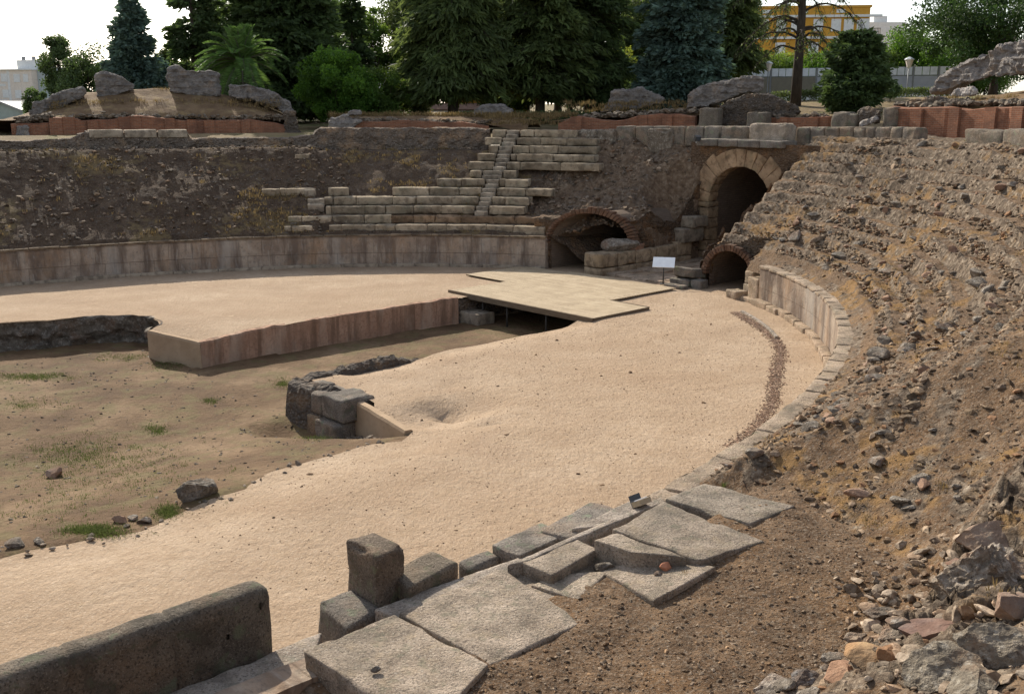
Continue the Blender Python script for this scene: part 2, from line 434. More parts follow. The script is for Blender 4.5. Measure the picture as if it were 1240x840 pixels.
mt['granite_dark'] = M('lichened_granite', [(.25, (.10, .085, .072)), (.5, (.17, .145, .12)), (.75, (.26, .225, .185))], 2.5, layers=[(.9, .48, .66, (.25, .17, .11), .6), (32., .52, .62, (.06, .05, .042), .8), (40., .56, .66, (.40, .35, .29), .5), (4., .57, .64, (.19, .21, .14), .65), (2., .54, .62, (.08, .068, .055), .6)],
    bump=[(6., .05), (22., .05), (50., .03)], detail=9, attr='mul')
mt['seat'] = M('seat_granite', [(.3, (.20, .158, .115)), (.5, (.32, .256, .188)), (.7, (.44, .36, .27))], 1.1, layers=[(3., .48, .62, (.12, .092, .068), .7), (1.6, .58, .72, (.34, .26, .17), .5), (12., .6, .72, (.12, .10, .08), .5), (.9, .55, .7, (.20, .205, .15), .4)],
    bump=[(5., .03), (20., .02)], attr='mul')
mt['podium'] = M('podium_ashlar', [(.3, (.25, .19, .14)), (.5, (.37, .285, .215)), (.7, (.48, .395, .305))], .8, coord='uv', st=(1, 1, 1),
    layers=[(1.1, .46, .60, (.13, .092, .07), .85, (1.3, .22, 1)), (.5, .5, .6, (.17, .12, .09), .6), (.7, .5, .66, (.38, .24, .14), .6, (1, .5, 1)), (5., .52, .68, (.18, .15, .12), .6), (4.5, .55, .72, (.44, .39, .33), .5, (1.6, .3, 1)), (11., .60, .72, (.09, .07, .06), .6, (1, .45, 1)), (.35, .54, .64, (.40, .36, .31), .55, (1.5, .3, 1))],
    bump=[(4., .03), (14., .022), (40., .008)], brick=dict(w=1.12, h=.80, m=.014, c1=(1, 1, 1), c2=(.84, .82, .80), cm=(.42, .37, .32), mode='MULTIPLY', amt=.6, d=.02, off=.37))
mt['brick'] = M('old_brick', [(.3, (.22, .085, .045)), (.7, (.33, .14, .08))], 1.2, coord='uv', layers=[(.8, .48, .62, (.15, .075, .05), .7), (6., .6, .75, (.42, .30, .21), .45), (2., .62, .75, (.14, .085, .06), .6)],
    bump=[(14., .012)], brick=dict(w=.30, h=.085, m=.013, c1=(.34, .135, .07), c2=(.20, .075, .042), cm=(.30, .215, .15), amt=.75, d=.012))
mt['rubble_wall'] = M('rubble_masonry', [(.25, (.13, .105, .085)), (.5, (.23, .19, .15)), (.75, (.36, .30, .24))], 3.5, layers=[(7., .0, .28, (.07, .055, .045), .8, (1, 1, 1.4), 'vor'), (1., .5, .68, (.26, .17, .10), .7), (9., .6, .72, (.40, .35, .29), .6)], bump=[(6., .09, (1, 1, 1.5)), (7., .10, (1, 1, 1.4), 'vor'), (22., .03)], attr='mul')
mt['opus'] = M('roman_concrete', [(.25, (.115, .10, .09)), (.5, (.21, .185, .165)), (.75, (.34, .30, .265))], 2.2, layers=[(5., .52, .68, (.10, .08, .07), .7, (1, 1, 2.5)), (1.1, .55, .7, (.29, .20, .13), .5), (14., .6, .72, (.42, .38, .34), .5)], bump=[(4., .12, (1, 1, 2.2)), (11., .06, (1, 1, 1.6)), (30., .02)], attr='mul')
mt['conc'] = M('pinkish_concrete', [(.3, (.36, .205, .13)), (.55, (.44, .265, .175)), (.75, (.50, .32, .22))], 1., coord='uv', layers=[(2.4, .46, .58, (.16, .095, .06), .7, (1., .09, 1)), (9., .5, .62, (.2, .12, .08), .5), (1.1, .5, .64, (.50, .37, .27), .5, (1, .3, 1)), (.8, .54, .66, (.30, .17, .11), .5), (8., .62, .75, (.22, .13, .09), .4)],
    bump=[(6., .012), (30., .006)], brick=dict(w=1.9, h=5., m=.01, c1=(1, 1, 1), c2=(.93, .92, .91), cm=(.6, .55, .5), mode='MULTIPLY', amt=.8, d=.006, off=0.))
mt['plaster'] = M('tan_plaster', [(.3, (.36, .25, .155)), (.7, (.46, .33, .215))], 1.5, layers=[(5., .55, .72, (.27, .185, .12), .5), (1.5, .56, .7, (.33, .22, .14), .5, (1, 1, .4))], bump=[(10., .01)])
mt['mound'] = M('mound_earth', [(.32, (.105, .063, .034)), (.5, (.165, .102, .055)), (.7, (.25, .165, .09))], .9, layers=[(1.3, .5, .66, (.33, .235, .11), .6), (12., .6, .74, (.10, .07, .045), .6), (16., .64, .76, (.42, .36, .29), .5)], bump=[(3., .08), (14., .04)])
mt['garden'] = M('garden_ground', [(.3, (.14, .10, .055)), (.52, (.22, .16, .085)), (.7, (.30, .225, .12))], .5, layers=[(.22, .5, .6, (.10, .12, .035), .6), (6., .58, .72, (.13, .10, .06), .6)], bump=[(3., .05), (14., .03)])
mt['drygrass'] = M('dry_grass', [(.3, (.26, .175, .08)), (.7, (.40, .285, .14))], 3., attr='mul', trans=((.35, .25, .1), .3))
mt['grass'] = M('green_grass', [(.3, (.10, .125, .04)), (.7, (.20, .21, .075))], 2., attr='mul', trans=((.18, .22, .06), .25))
mt['wood'] = M('weathered_decking', [(.3, (.42, .32, .205)), (.5, (.51, .395, .26)), (.7, (.58, .46, .31))], 1.2, coord='uv', layers=[(5., .5, .7, (.30, .24, .17), .5, (.35, 3., 1))], brick=dict(w=4.3, h=.16, m=.014, c1=(1, 1, 1), c2=(.82, .80, .77), cm=(.2, .18, .15), mode='MULTIPLY', amt=.95, d=.006, off=.4), rough=.75)
mt['wood_dark'] = M('timber_edge', [(.3, (.12, .085, .055)), (.7, (.20, .15, .10))], 3., st=(1, 1, 4), bump=[(20., .004)])
mt['bark'] = M('bark', [(.3, (.035, .027, .02)), (.7, (.085, .066, .05))], 3., st=(3, 3, .6), bump=[(7., .06, (2, 2, .4))])
mt['bark_pale'] = M('grey_bark', [(.3, (.10, .085, .07)), (.7, (.17, .145, .12))], 3., st=(3, 3, .6), bump=[(7., .05, (2, 2, .4))])
def leafm(name, a, b, tr, ta=.35, sc=1.6): return M(name, [(.3, a), (.7, b)], sc, attr='mul', trans=(tr, ta), rough=.6, spec=.25)
mt['lf_dark'] = leafm('dark_needles', (.052, .085, .03), (.11, .155, .058), (.13, .20, .05), .32)
mt['lf_blue'] = leafm('blue_needles', (.075, .125, .10), (.15, .215, .17), (.12, .19, .10), .28)
mt['lf_cyp'] = leafm('cypress_needles', (.062, .092, .030), (.13, .168, .056), (.18, .23, .06), .38)
mt['lf_bright'] = leafm('bright_leaves', (.045, .11, .018), (.10, .19, .03), (.17, .32, .03), .5)
mt['lf_mid'] = leafm('green_leaves', (.05, .095, .02), (.11, .175, .04), (.19, .29, .035), .45)
mt['lf_yel'] = leafm('yellow_green_leaves', (.07, .11, .018), (.15, .19, .03), (.30, .34, .04), .5)
mt['lf_pine'] = leafm('pine_needles', (.03, .066, .016), (.062, .115, .03), (.08, .14, .03), .25)
mt['palm'] = leafm('palm_leaflets', (.07, .14, .035), (.14, .24, .065), (.18, .30, .06), .4)
mt['metal_grey'] = flat('grey_metal', (.25, .25, .25), .45); mt['metal_dark'] = flat('dark_metal', (.05, .045, .04), .5)
mt['white'] = flat('white_panel', (.78, .79, .80), .4); mt['ochre'] = flat('ochre_render', (.58, .30, .045), .85); mt['cream'] = flat('cream_render', (.74, .65, .56), .85)
mt['whitew'] = flat('white_render', (.72, .72, .70), .85); mt['tile'] = M('roof_tiles', [(.3, (.23, .13, .09)), (.7, (.34, .22, .16))], 4., bump=[(6., .1, (1, 1, 1))])
mt['glass'] = flat('window_glass', (.06, .075, .09), .12, spec=.6); mt['shutter'] = flat('pale_shutter', (.62, .60, .57), .7); mt['shed'] = flat('shed_wall', (.36, .40, .36), .8)
mt['fence_pale'] = M('corrugated_panel', [(.4, (.42, .43, .47)), (.6, (.48, .49, .53))], 1.5, bump=[(9., .03, (0, 0, 1))], rough=.5); mt['fence_tan'] = flat('tan_panel', (.24, .21, .155), .7)
mt['shade'] = flat('dark_recess', (.03, .026, .022), .95)
mt['rust'] = M('reddish_stone', [(.3, (.20, .115, .075)), (.55, (.31, .19, .125)), (.75, (.42, .30, .21))], 4., layers=[(1.6, .5, .66, (.20, .17, .155), .6)], bump=[(8., .03), (30., .01)])
mt['rockgrey'] = M('bare_rock', [(.3, (.10, .08, .062)), (.5, (.20, .165, .128)), (.7, (.33, .28, .225))], 3., layers=[(1.3, .5, .62, (.23, .145, .095), .7), (9., .53, .64, (.45, .40, .34), .6), (22., .54, .64, (.06, .048, .04), .6)], bump=[(5., .1), (18., .06), (45., .03)], attr='mul')
mt['rust_mul'] = M('reddish_stone_tinted', [(.3, (.20, .125, .085)), (.55, (.31, .20, .14)), (.75, (.42, .31, .22))], 4., layers=[(1.6, .5, .66, (.20, .17, .155), .6)], bump=[(8., .03), (30., .01)], attr='mul')
mt['terracotta'] = flat('terracotta', (.48, .20, .11), .85)
# ------------------------------------------------------------------ arena sand and the excavated pit
# pit outline in arena axes (A along the gate axis, B across)
cornerW = at(242, 415, -.25); w1aW = at(178, 400, -.1); w2eW = at(555, 360, -.02)
cA, cB = AB(cornerW[0], cornerW[1]); aA, aB = AB(w1aW[0], w1aW[1]); eA, eB = AB(w2eW[0], w2eW[1])
HARD = [(-16, 11.6), (-8, 11.3), (0, 11.3), (3, 11.5), (6.07, 11.05), (7.5, 10.4), (8.87, 10.18), (10., 9.5), (10.9, 8.5), (10.5, 7.), (aA, aB), (cA, cB), (eA, eB), (30, 3.1), (30, -1.6)]
SOFT = [(26, -1.7), (25.8, -3.5), (22.2, -3.62), (18.4, -3.53), (15.1, -3.92), (12.05, -3.91), (10.2, -4.11), (10.25, -6.5), (9.6, -10.06), (8.9, -10.5), (7.63, -10.28), (5.34, -10.23), (3.85, -11.), (1.28, -11.46), (-.9, -10.9), (-8, -11), (-16, -11.2)]
def densify(P, d):
    o = []
    for a, b in zip(P[:-1], P[1:]):
        n = max(1, int(np.hypot(b[0]-a[0], b[1]-a[1])/d)); o += [(a[0]+(b[0]-a[0])*k/n, a[1]+(b[1]-a[1])*k/n) for k in range(n)]
    return o+[P[-1]]
def wob(P, keep, amp=.12, seed=0):
    P = np.array(P); n1 = vn(p2(P[:, 0], P[:, 1], 1.1), seed)+.5*vn(p2(P[:, 0], P[:, 1], 3.), seed+2); n2 = vn(p2(P[:, 0], P[:, 1], 1.1, 5), seed+1)
    m = np.array([min(1, min(np.hypot(p[0]-k[0], p[1]-k[1]) for k in keep)/1.) for p in P])
    return np.stack([P[:, 0]+amp*n1*m, P[:, 1]+amp*n2*m], -1)
hardP = np.array(densify(HARD, .3))
rockP = np.array(densify(HARD[:11], .25)); rockP = wob(rockP, [HARD[10]], .28, 3)
concP = np.array(densify(HARD[10:15], .3))
softP = wob(densify(SOFT, .3), [SOFT[6], SOFT[7], SOFT[8]], .2, 5)
PIT = np.vstack([rockP, concP[1:], softP])
PITW = W(PIT[:, 0], PIT[:, 1])
def seg_dist(x, y, P):
    d = np.full(x.shape, 1e9)
    for a, b in zip(P[:-1], P[1:]):
        ab = b-a; l = max((ab**2).sum(), 1e-9); t = np.clip(((x-a[0])*ab[0]+(y-a[1])*ab[1])/l, 0, 1)
        d = np.minimum(d, np.hypot(x-a[0]-t*ab[0], y-a[1]-t*ab[1]))
    return d
def inside(x, y, P):
    r = np.zeros(x.shape, bool); n = len(P)
    for i in range(n):
        a = P[i]; b = P[(i+1) % n]
        c = (a[1] > y) != (b[1] > y)
        with np.errstate(divide='ignore', invalid='ignore'):
            r ^= c & (x < (b[0]-a[0])*(y-a[1])/(b[1]-a[1]+1e-12)+a[0])
    return r
def sand_z(A, B):
    """arena surface, arena axes"""
    z = .05*fbm(p2(A, B, .25), 3, 11)+.012*fbm(p2(A, B, 1.6), 3, 13)
    z = z-.05+.0*A
    dS = seg_dist(A, B, np.array(SOFT)[4:]) ; 
    ends = seg_dist(A, B, np.array(SOFT)[6:8])      # behind the ashlar blocks the sand keeps level
    soft_front = seg_dist(A, B, np.array(SOFT)[8:])
    z = z-.16*(1-sst(0, 2.6, soft_front))*sst(.2, 2.6, ends)
    dit = seg_dist(A, B, np.array(SOFT)[2:6]); z = z-.16*(1-sst(0, 1.3, dit))*sst(.3, 1.5, ends)
    c = np.hypot(A-cA, B-cB); z = z-.22*(1-sst(.2, 4.5, c))                                   # slump above the concrete corner
    z = z-.10*(1-sst(0, 1.2, seg_dist(A, B, np.array([(aA, aB), (cA, cB)]))))
    # washed-out hollow beside the stub wall
    gx, gy = AB(*at(545, 492)[:2]); q = np.hypot((A-gx)*.9, (B-gy)*1.1); z = z-.55*(1-sst(.1, 1.7, q))*(.7+.6*vn(p2(A, B, 1.5), 8))
    for (u0, v0, u1, v1) in ((580, 512, 625, 505), (540, 466, 566, 459)):
        a = np.array(AB(*at(u0, v0)[:2])); b = np.array(AB(*at(u1, v1)[:2])); z = z-.10*(1-sst(.02, .35, seg_dist(A, B, np.array([a, b]))))
    # drop along the gravel strip, a shallow drain
    return z
th = np.linspace(0, 2*pi, 420, endpoint=False)
re = EA*1.015*EB*1.02/np.sqrt((EB*1.02*np.cos(th))**2+(EA*1.015*np.sin(th))**2)
with np.errstate(divide='ignore'):
    rr = np.minimum(np.abs(49/np.cos(th)), np.abs(6.7/np.sin(th))); rr[np.cos(th) < 0] = 0
R = np.maximum(re, rr)
outer = np.stack([R*np.cos(th), R*np.sin(th)], -1)
# interior points, finer near the camera
pts = []
for (x0, x1, y0, y1, d) in ((-40, 50, -25, 25, .42),):
    gx, gy = np.meshgrid(np.arange(x0, x1, d), np.arange(y0, y1, d)); g = np.stack([gx.ravel(), gy.ravel()], -1); g += RNG.uniform(-.12, .12, g.shape); pts.append(g)
g = np.vstack(pts)
m = inside(g[:, 0], g[:, 1], outer) & ~inside(g[:, 0], g[:, 1], PIT) & (seg_dist(g[:, 0], g[:, 1], np.vstack([PIT, PIT[:1]])) > .15) & (seg_dist(g[:, 0], g[:, 1], np.vstack([outer, outer[:1]])) > .25)
# drop areas far outside the view
g = g[m]
sl = np.array(SOFT)
near_soft = RNG.uniform(-1, 1, (4000, 2))
base = sl[RNG.integers(1, len(sl)-1, 4000)]
nxt = base+(near_soft*1.8); m2 = inside(nxt[:, 0], nxt[:, 1], outer) & ~inside(nxt[:, 0], nxt[:, 1], PIT) & (seg_dist(nxt[:, 0], nxt[:, 1], np.vstack([PIT, PIT[:1]])) > .12)
g = np.vstack([g, nxt[m2]])
allp = np.vstack([outer, PIT, g]); no, npit = len(outer), len(PIT)
edges = [(i, (i+1) % no) for i in range(no)]+[(no+i, no+(i+1) % npit) for i in range(npit)]
vv, ee, ff, *_ = delaunay_2d_cdt([Vector(p) for p in allp], edges, [], 0, 1e-6)
vv = np.array([v[:] for v in vv]); ff = np.array([f for f in ff if len(f) == 3])
cc = vv[ff].mean(1); keep = inside(cc[:, 0], cc[:, 1], outer) & ~inside(cc[:, 0], cc[:, 1], PIT)
ff = ff[keep]
a_ = vv[ff]; cr = (a_[:, 1, 0]-a_[:, 0, 0])*(a_[:, 2, 1]-a_[:, 0, 1])-(a_[:, 1, 1]-a_[:, 0, 1])*(a_[:, 2, 0]-a_[:, 0, 0]); ff[cr < 0] = ff[cr < 0][:, ::-1]
tag(mesh('arena_sand', W(vv[:, 0], vv[:, 1], sand_z(vv[:, 0], vv[:, 1])), ff, mt['sand']), kind='structure')

def pit_z(A, B):
    z = -1.12+.06*fbm(p2(A, B, .4), 4, 21)+.03*fbm(p2(A, B, 2.), 3, 22)
    wide = -1.15+.91*sst(-2.5, -11., B)+.0*A
    arm = -1.12+.75*sst(-1.6, -4.2, B)*sst(12.5, 15.5, A)
    k = sst(9.6, 11., A)
    zz = wide*(1-k)+arm*k
    zz = zz-.25*(1-sst(3.5, 6, np.hypot(A-8.6, B+3.5)))*0
    gully = 1-sst(.2, 1.6, seg_dist(A, B, np.array([(8.6, -5.5), (9.9, -9.2)])))
    zz = zz-.45*gully*sst(-12, -8, B)
    fs = np.array(SOFT)[8:]; d = seg_dist(A, B, fs)
    zz = zz+.05*np.maximum(0, 1-d/1.5)
    return zz+(z+1.12)
gx, gy = np.meshgrid(np.arange(-16, 30.6, .22), np.arange(-12.6, 11.6, .22)); x, y = gx.ravel(), gy.ravel()
ins = inside(x, y, PIT); ds = seg_dist(x, y, softP); mk = ins | (ds < .9)
z = pit_z(x, y)
z = np.where(ins, z, np.minimum(z, sand_z(x, y)+.02-.35*ds))
nr, nc = gx.shape
V, F = W(x, y, z), gridF(nr, nc, mk)
V, F = compact(V, F)
tag(mesh('pit_floor', V, F[:, ::-1], mt['pit']), kind='structure')

# far rock face of the pit
def strip(P, ztop, zbot, rows, amp, seed, inward=0., sc=1.5):
    """vertical face below the polyline P (arena axes); displaced along its normal"""
    P = np.asarray(P); T = np.gradient(P, axis=0); Nn = np.stack([T[:, 1], -T[:, 0]], -1); Nn /= np.linalg.norm(Nn, axis=1)[:, None]
    L = np.concatenate([[0], np.cumsum(np.linalg.norm(np.diff(P, axis=0), axis=1))])
    f = np.linspace(0, 1, rows)
    zt = np.broadcast_to(ztop, len(P)); zb = np.broadcast_to(zbot, len(P))
    Z = zt[:, None]*(1-f)+zb[:, None]*f
    X = P[:, None, 0]+0*Z; Y = P[:, None, 1]+0*Z
    q = np.stack([X*sc, Y*sc, Z*sc*1.3], -1).reshape(-1, 3)
    w1, w2, wc = worley(q, seed); d = amp*(fbm(q, 4, seed)*.8+(wc-.5)*.9+np.minimum(w2-w1, .3)*.8-.25).reshape(Z.shape)
    d = d*np.where(f < .02, .3, 1)[None]+inward*f[None]
    X = X+Nn[:, None, 0]*d; Y = Y+Nn[:, None, 1]*d
    return W(X.ravel(), Y.ravel(), Z.ravel()), gridF(len(P), rows), np.stack([np.repeat(L, rows), Z.ravel()], -1)
rp = np.array(densify([tuple(p) for p in rockP], .1))
V, F, U = strip(rp, sand_z(rp[:, 0], rp[:, 1])+.02, -1.3, 26, -.42, 4, -.35, 1.1)
tag(mesh('rock_outcrop', V, F, mt['rockgrey']), 'dark jagged rock face at the left end of the sunken pit', 'rock')
# lower walls of the narrow trench
def thickwall(name, P, ztop, zbot, th, mat, label, cat, seed, amp=.02, parent=None, uv=True, sc=1.5):
    P = np.array(densify(P, .12)); T = np.gradient(P, axis=0); Nn = np.stack([T[:, 1], -T[:, 0]], -1); Nn /= np.linalg.norm(Nn, axis=1)[:, None]
    n = len(P); L = np.concatenate([[0], np.cumsum(np.linalg.norm(np.diff(P, axis=0), axis=1))])
    zt = np.interp(L/L[-1], np.linspace(0, 1, len(ztop)), ztop) if np.ndim(ztop) else np.full(n, ztop)
    zb = np.full(n, zbot)
    prof = [(0, 0., 1), (0, .25, 1), (0, .5, 1), (0, .75, 1), (0, .94, 1), (.03, 1, 1), (th-.03, 1, 0), (th, .94, 0), (th, 0, 0)]
    VV = []; UU = []
    for (o, f, k) in prof:
        X = P[:, 0]-Nn[:, 0]*o; Y = P[:, 1]-Nn[:, 1]*o; Z = zb+(zt-zb)*f
        nn = amp*fbm(np.stack([X*sc, Y*sc, Z*sc], -1), 4, seed)
        VV.append(W(X+Nn[:, 0]*nn, Y+Nn[:, 1]*nn, Z+(amp*2.*fbm(np.stack([X*2, Y*2, Z*0], -1), 4, seed+3) if f > .9 else 0))); UU.append(np.stack([L, Z+o], -1))
    V = np.stack(VV, 1).reshape(-1, 3); U = np.stack(UU, 1).reshape(-1, 2); m = len(prof); F = gridF(n, m)
    MBo = MB(); MBo.add(V, F, U)
    for e in (0, n-1):
        c = V[e*m:(e+1)*m]; MBo.add(c, np.array([[0, 1, 7, 8], [1, 2, 6, 7], [2, 3, 5, 6], [3, 4, 5, 5]])[:3], U[e*m:(e+1)*m])
    o = MBo.build(name, mat, parent, smooth=False, base=parent is None, uv=True)
    if label: tag(o, label, cat)
    return o
n2 = np.linspace(0, 1, 9)
thickwall('retaining_wall', [(cA+.02, cB), (eA, eB)], [-.25, -.12, -.06, -.05, -.03, -.05, -.02, -.03, -.02], -1.4, .30, mt['conc'], 'long streaked pinkish concrete retaining wall lining the narrow trench', 'retaining wall', 31, .03)
thickwall('retaining_wall', [(aA, aB), (cA, cB-.0)], [-.1, -.25], -1.5, .22, mt['plaster'], 'short smooth tan end wall beside the jagged rock face in the pit', 'retaining wall', 32, .008)
thickwall('trench_wall', [(eA-.1, eB+.05), (30.1, 3.2), (30.1, -1.5)], -.12, -1.5, .3, mt['rubble_wall'], 'shadowed masonry wall under the wooden deck', 'wall', 33, .08)
# stub wall + ashlar end of the trench side
thickwall('stub_wall', [(10.15, -6.5), (9.55, -10.1)][::-1], [-.12, -.02], -1.35, .25, mt['plaster'], 'low sloping tan wall beside the stacked grey ashlar blocks', 'wall', 34, .01)
rb = np.array(densify([(14.9, -3.95), (12., -3.9), (10.15, -4.0), (9.75, -4.3), (9.85, -6.3)], .06))
T = np.gradient(rb, axis=0)
V = []; r_ = np.linspace(-pi*.5, pi*.5, 9)
Nn = np.stack([T[:, 1], -T[:, 0]], -1)/np.linalg.norm(T, axis=1)[:, None]
f = np.linspace(0, 1, len(rb)); zt = .02+.04*np.sin(f*9)-.3*sst(.25, 0., f)
prof = [(-.5, -1.3), (-.45, -.8), (-.42, -.4), (-.36, -.12), (-.2, 0.), (.0, .03), (.2, -.03), (.3, -.25), (.36, -.9), (.4, -1.4)]
for (o, zz) in prof: V.append(W(rb[:, 0]-Nn[:, 0]*o, rb[:, 1]-Nn[:, 1]*o, zt+zz))
V = np.stack(V, 1).reshape(-1, 3); w1, w2, wc = worley(V*4., 6)
V = V+np.stack([fbm(V*3, 3, 1), fbm(V*3, 3, 2), fbm(V*3, 3, 3)], -1)*.09; V[:, 2] += (wc-.5)*.12
tag(mesh('rubble_kerb', V, gridF(len(rb), len(prof)), mt['rubble_wall'], smooth=False, base=True), 'grey rubble edging along the near lip of the trench', 'kerb')
def blk(name, C8, mat, label=None, cat=None, group=None, parent=None, cell=.12, r=.05, amp=.025, seed=0, chip=.04, shade=1., tint=None, nsc=3.):
    V, F = rblock(C8, cell, r, amp, nsc, seed, chip=chip)
    c = np.full((len(V), 3), shade) if tint is None else np.tile(np.array(tint)*shade, (len(V), 1))
    o = mesh(name, V, F, mat, parent, True, colr=c, base=parent is None)
    if label: tag(o, label, cat, group)
    return o
def ab8(A0, A1, B0, B1, z0, z1, dz=0.):
    return np.vstack([W([A0, A1, A1, A0], [B0, B0, B1, B1], z0), W([A0, A1, A1, A0], [B0, B0, B1, B1], z1)])
kb = [((9.45, 10.3, -5.45, -4.75, -.62, .06), 'grey ashlar block, leftmost of the top course at the trench end'), ((9.35, 10.3, -6.15, -5.47, -.62, .02), 'rounded grey ashlar block in the middle of the top course at the trench end'),
      ((9.3, 10.45, -7.25, -6.18, -.60, .07), 'large grey ashlar block on top beside the sloping tan wall'), ((9.25, 10.2, -6.05, -5.35, -1.4, -.66), 'tan boulder at the foot of the trench-end stack'), ((9.1, 10.3, -7.15, -6.08, -1.4, -.64), 'large ashlar block in the lower course of the trench-end stack'), ((9.55, 10.2, -5.33, -4.7, -1.4, -.64), 'small rough block low at the left corner of the trench-end stack')]
for k, (a, l) in enumerate(kb):
    blk('ashlar_block', ab8(*a), mt['granite_dark'], l, 'stone block', 'ashlar blocks at the trench end', cell=.09, r=.07, amp=.04, seed=40+k, chip=.07, shade=1.3 if k != 3 else 1.2, tint=(1, 1, 1) if k != 3 else (1.35, 1.1, .85))
# stones under the deck
for k, (u, v, w_, h, l) in enumerate([(575, 392, 1.5, .45, 'low stone step in the shade under the deck'), (585, 380, 1.1, .85, 'upper stone step in the shade under the deck')]):
    p = at(u, v, -1.1); A0, B0 = AB(p[0], p[1]); A0 += .9*k
    blk('stone_step', ab8(A0-.1, A0+.9, B0-w_*.2, B0+w_*.8+.3, -1.3, -1.1+h), mt['seat'], l, 'stone step', cell=.15, seed=60+k, shade=1.)
# scattered pit stones, rocks
def lone(name, u, v, z, size, mat, label, seed, flat=.6, lv=3, cat='rock', group=None, sink=.3, elong=1.3, rz=None, rough=.05, tint=1., tilt=0.):
    if z is None:
        z = -.6
        for _ in range(12): q_ = AB(*at(u, v, z)[:2]); a_, b_ = np.array([q_[0]]), np.array([q_[1]]); z = float(pit_z(a_, b_)[0] if inside(a_, b_, PIT)[0] else sand_z(a_, b_)[0])
    p = at(u, v, z); V, F = rock(lv, seed, 13, flat, rough, elong); V = (V*size)@rotm(RNG.uniform(0, 6) if rz is None else rz, tilt).T
    V = V+p; V[:, 2] += -V[:, 2].min()+z-sink*size
    o = mesh(name, V, F, mat, smooth=False, base=True, colr=np.full((len(V), 3), tint)); tag(o, label, cat, group); return o
lone('boulder', 240, 601, None, .27, mt['rockgrey'], 'big grey boulder half buried at the near edge of the pit', 71, .8, 4, elong=1.9, rz=.75, rough=.12, sink=.4)
lone('boulder', 66, 577, None, .22, mt['rust'], 'brown rock alone on the pit floor', 72, .7)
for k, (u, v, s, l) in enumerate([(146, 632, .17, 'reddish rock at the pit edge beside small pale stones'), (176, 632, .15, 'dark rock at the pit edge nearest the big boulder'), (20, 661, .2, 'dark rock at the pit edge beside the grass, far left of the photo'), (48, 657, .14, 'pale rock at the pit edge left of the grass patch'), (160, 629, .12, 'small pale stone between two rocks on the pit edge')]):
    lone('rock', u, v, None, s*.75, mt['rockgrey'] if k != 0 else mt['rust'], l, 73+k, .7, 2, group='rocks along the pit edge', tint=1.4 if k > 2 else 1.)
n = 120; q = softP[RNG.integers(len(softP)//2, len(softP), n)]+RNG.normal(0, .25, (n, 2)); m = q[:, 1] < -10
q = q[m]; V, F, C = scatter(W(q[:, 0], q[:, 1], np.maximum(pit_z(q[:, 0], q[:, 1]), sand_z(q[:, 0], q[:, 1])-.02)), RNG.uniform(.02, .075, len(q)), 1, 3)
q2 = np.stack([RNG.uniform(-2, 10, 900), RNG.uniform(-10, 9, 900)], -1); V2, F2, C2 = scatter(W(q2[:, 0], q2[:, 1], pit_z(q2[:, 0], q2[:, 1])), RNG.uniform(.012, .05, 900), 1, 4, shade=(.25, .7))
q3 = np.stack([RNG.uniform(8.6, 10.6, 350), RNG.uniform(-9.5, -6, 350)], -1); q3 = q3[q3[:, 0] < 10.15]; V3, F3, C3 = scatter(W(q3[:, 0], q3[:, 1], pit_z(q3[:, 0], q3[:, 1])), RNG.uniform(.03, .11, len(q3)), 1, 5, shade=(.4, .9))
b = MB().add(V, F, None, C).add(V2, F2, None, C2).add(V3, F3, None, C3)
tag(b.build('small_stones', mt['rubble'], col=True), 'small loose stones strewn over the pit floor and its edge', 'stones', kind='stuff')

# gravel drain strip along the right podium wall
n = 5200; t = RNG.uniform(-63, -22, n); s = -1.62+RNG.normal(0, .11, n)+.12*np.sin(t*.3)
P = E(t, s); ag, bg = AB(P[:, 0], P[:, 1]); V, F, C = scatter(E(t, s, sand_z(ag, bg)+.01), RNG.uniform(.010, .027, n), 1, 6, shade=(.45, .95), tint=[(1.6, 1.3, 1.2), (1.3, 1.05, .95), (1.8, 1.55, 1.4), (1.1, 1., .98)])
tag(mesh('gravel_strip', V, F, mt['rubble'], smooth=False, colr=C), 'strip of dark reddish gravel curving along the foot of the right podium wall', 'gravel', kind='stuff')
tt = np.linspace(-22, -35, 60)
bk = MB()
for k in range(12):
    V, F = rblock(arcblock8(-22.3-1.05*k, -22.3-1.05*k-1.0, -1.48, -1.36, -.12, .035), .15, .02, .012, 4, k); bk.add(V, F)
o = bk.build('edging_kerb', mt['granite'], base=True, col=True); tag(o, 'thin stone edging at the top end of the gravel strip', 'kerb')

# sand scuffs: tiny dry crumbs over the near sand
n = 5000; A = RNG.uniform(2, 28, n); B = RNG.uniform(-20, -4, n); m = ~inside(A, B, PIT) & (near(*W(A, B).T)[1] < -.3); A, B = A[m], B[m]
V, F, C = scatter(W(A, B, sand_z(A, B)), RNG.uniform(.006, .02, len(A))*(1+2*(RNG.random(len(A)) > .985)), 1, 8, shade=(.3, .8), tint=[(1., .8, .6), (.7, .55, .42)])
tag(mesh('sand_pebbles', V, F, mt['rubble'], smooth=False, colr=C), 'fine pebbles strewn over the arena sand', 'pebbles', kind='stuff')

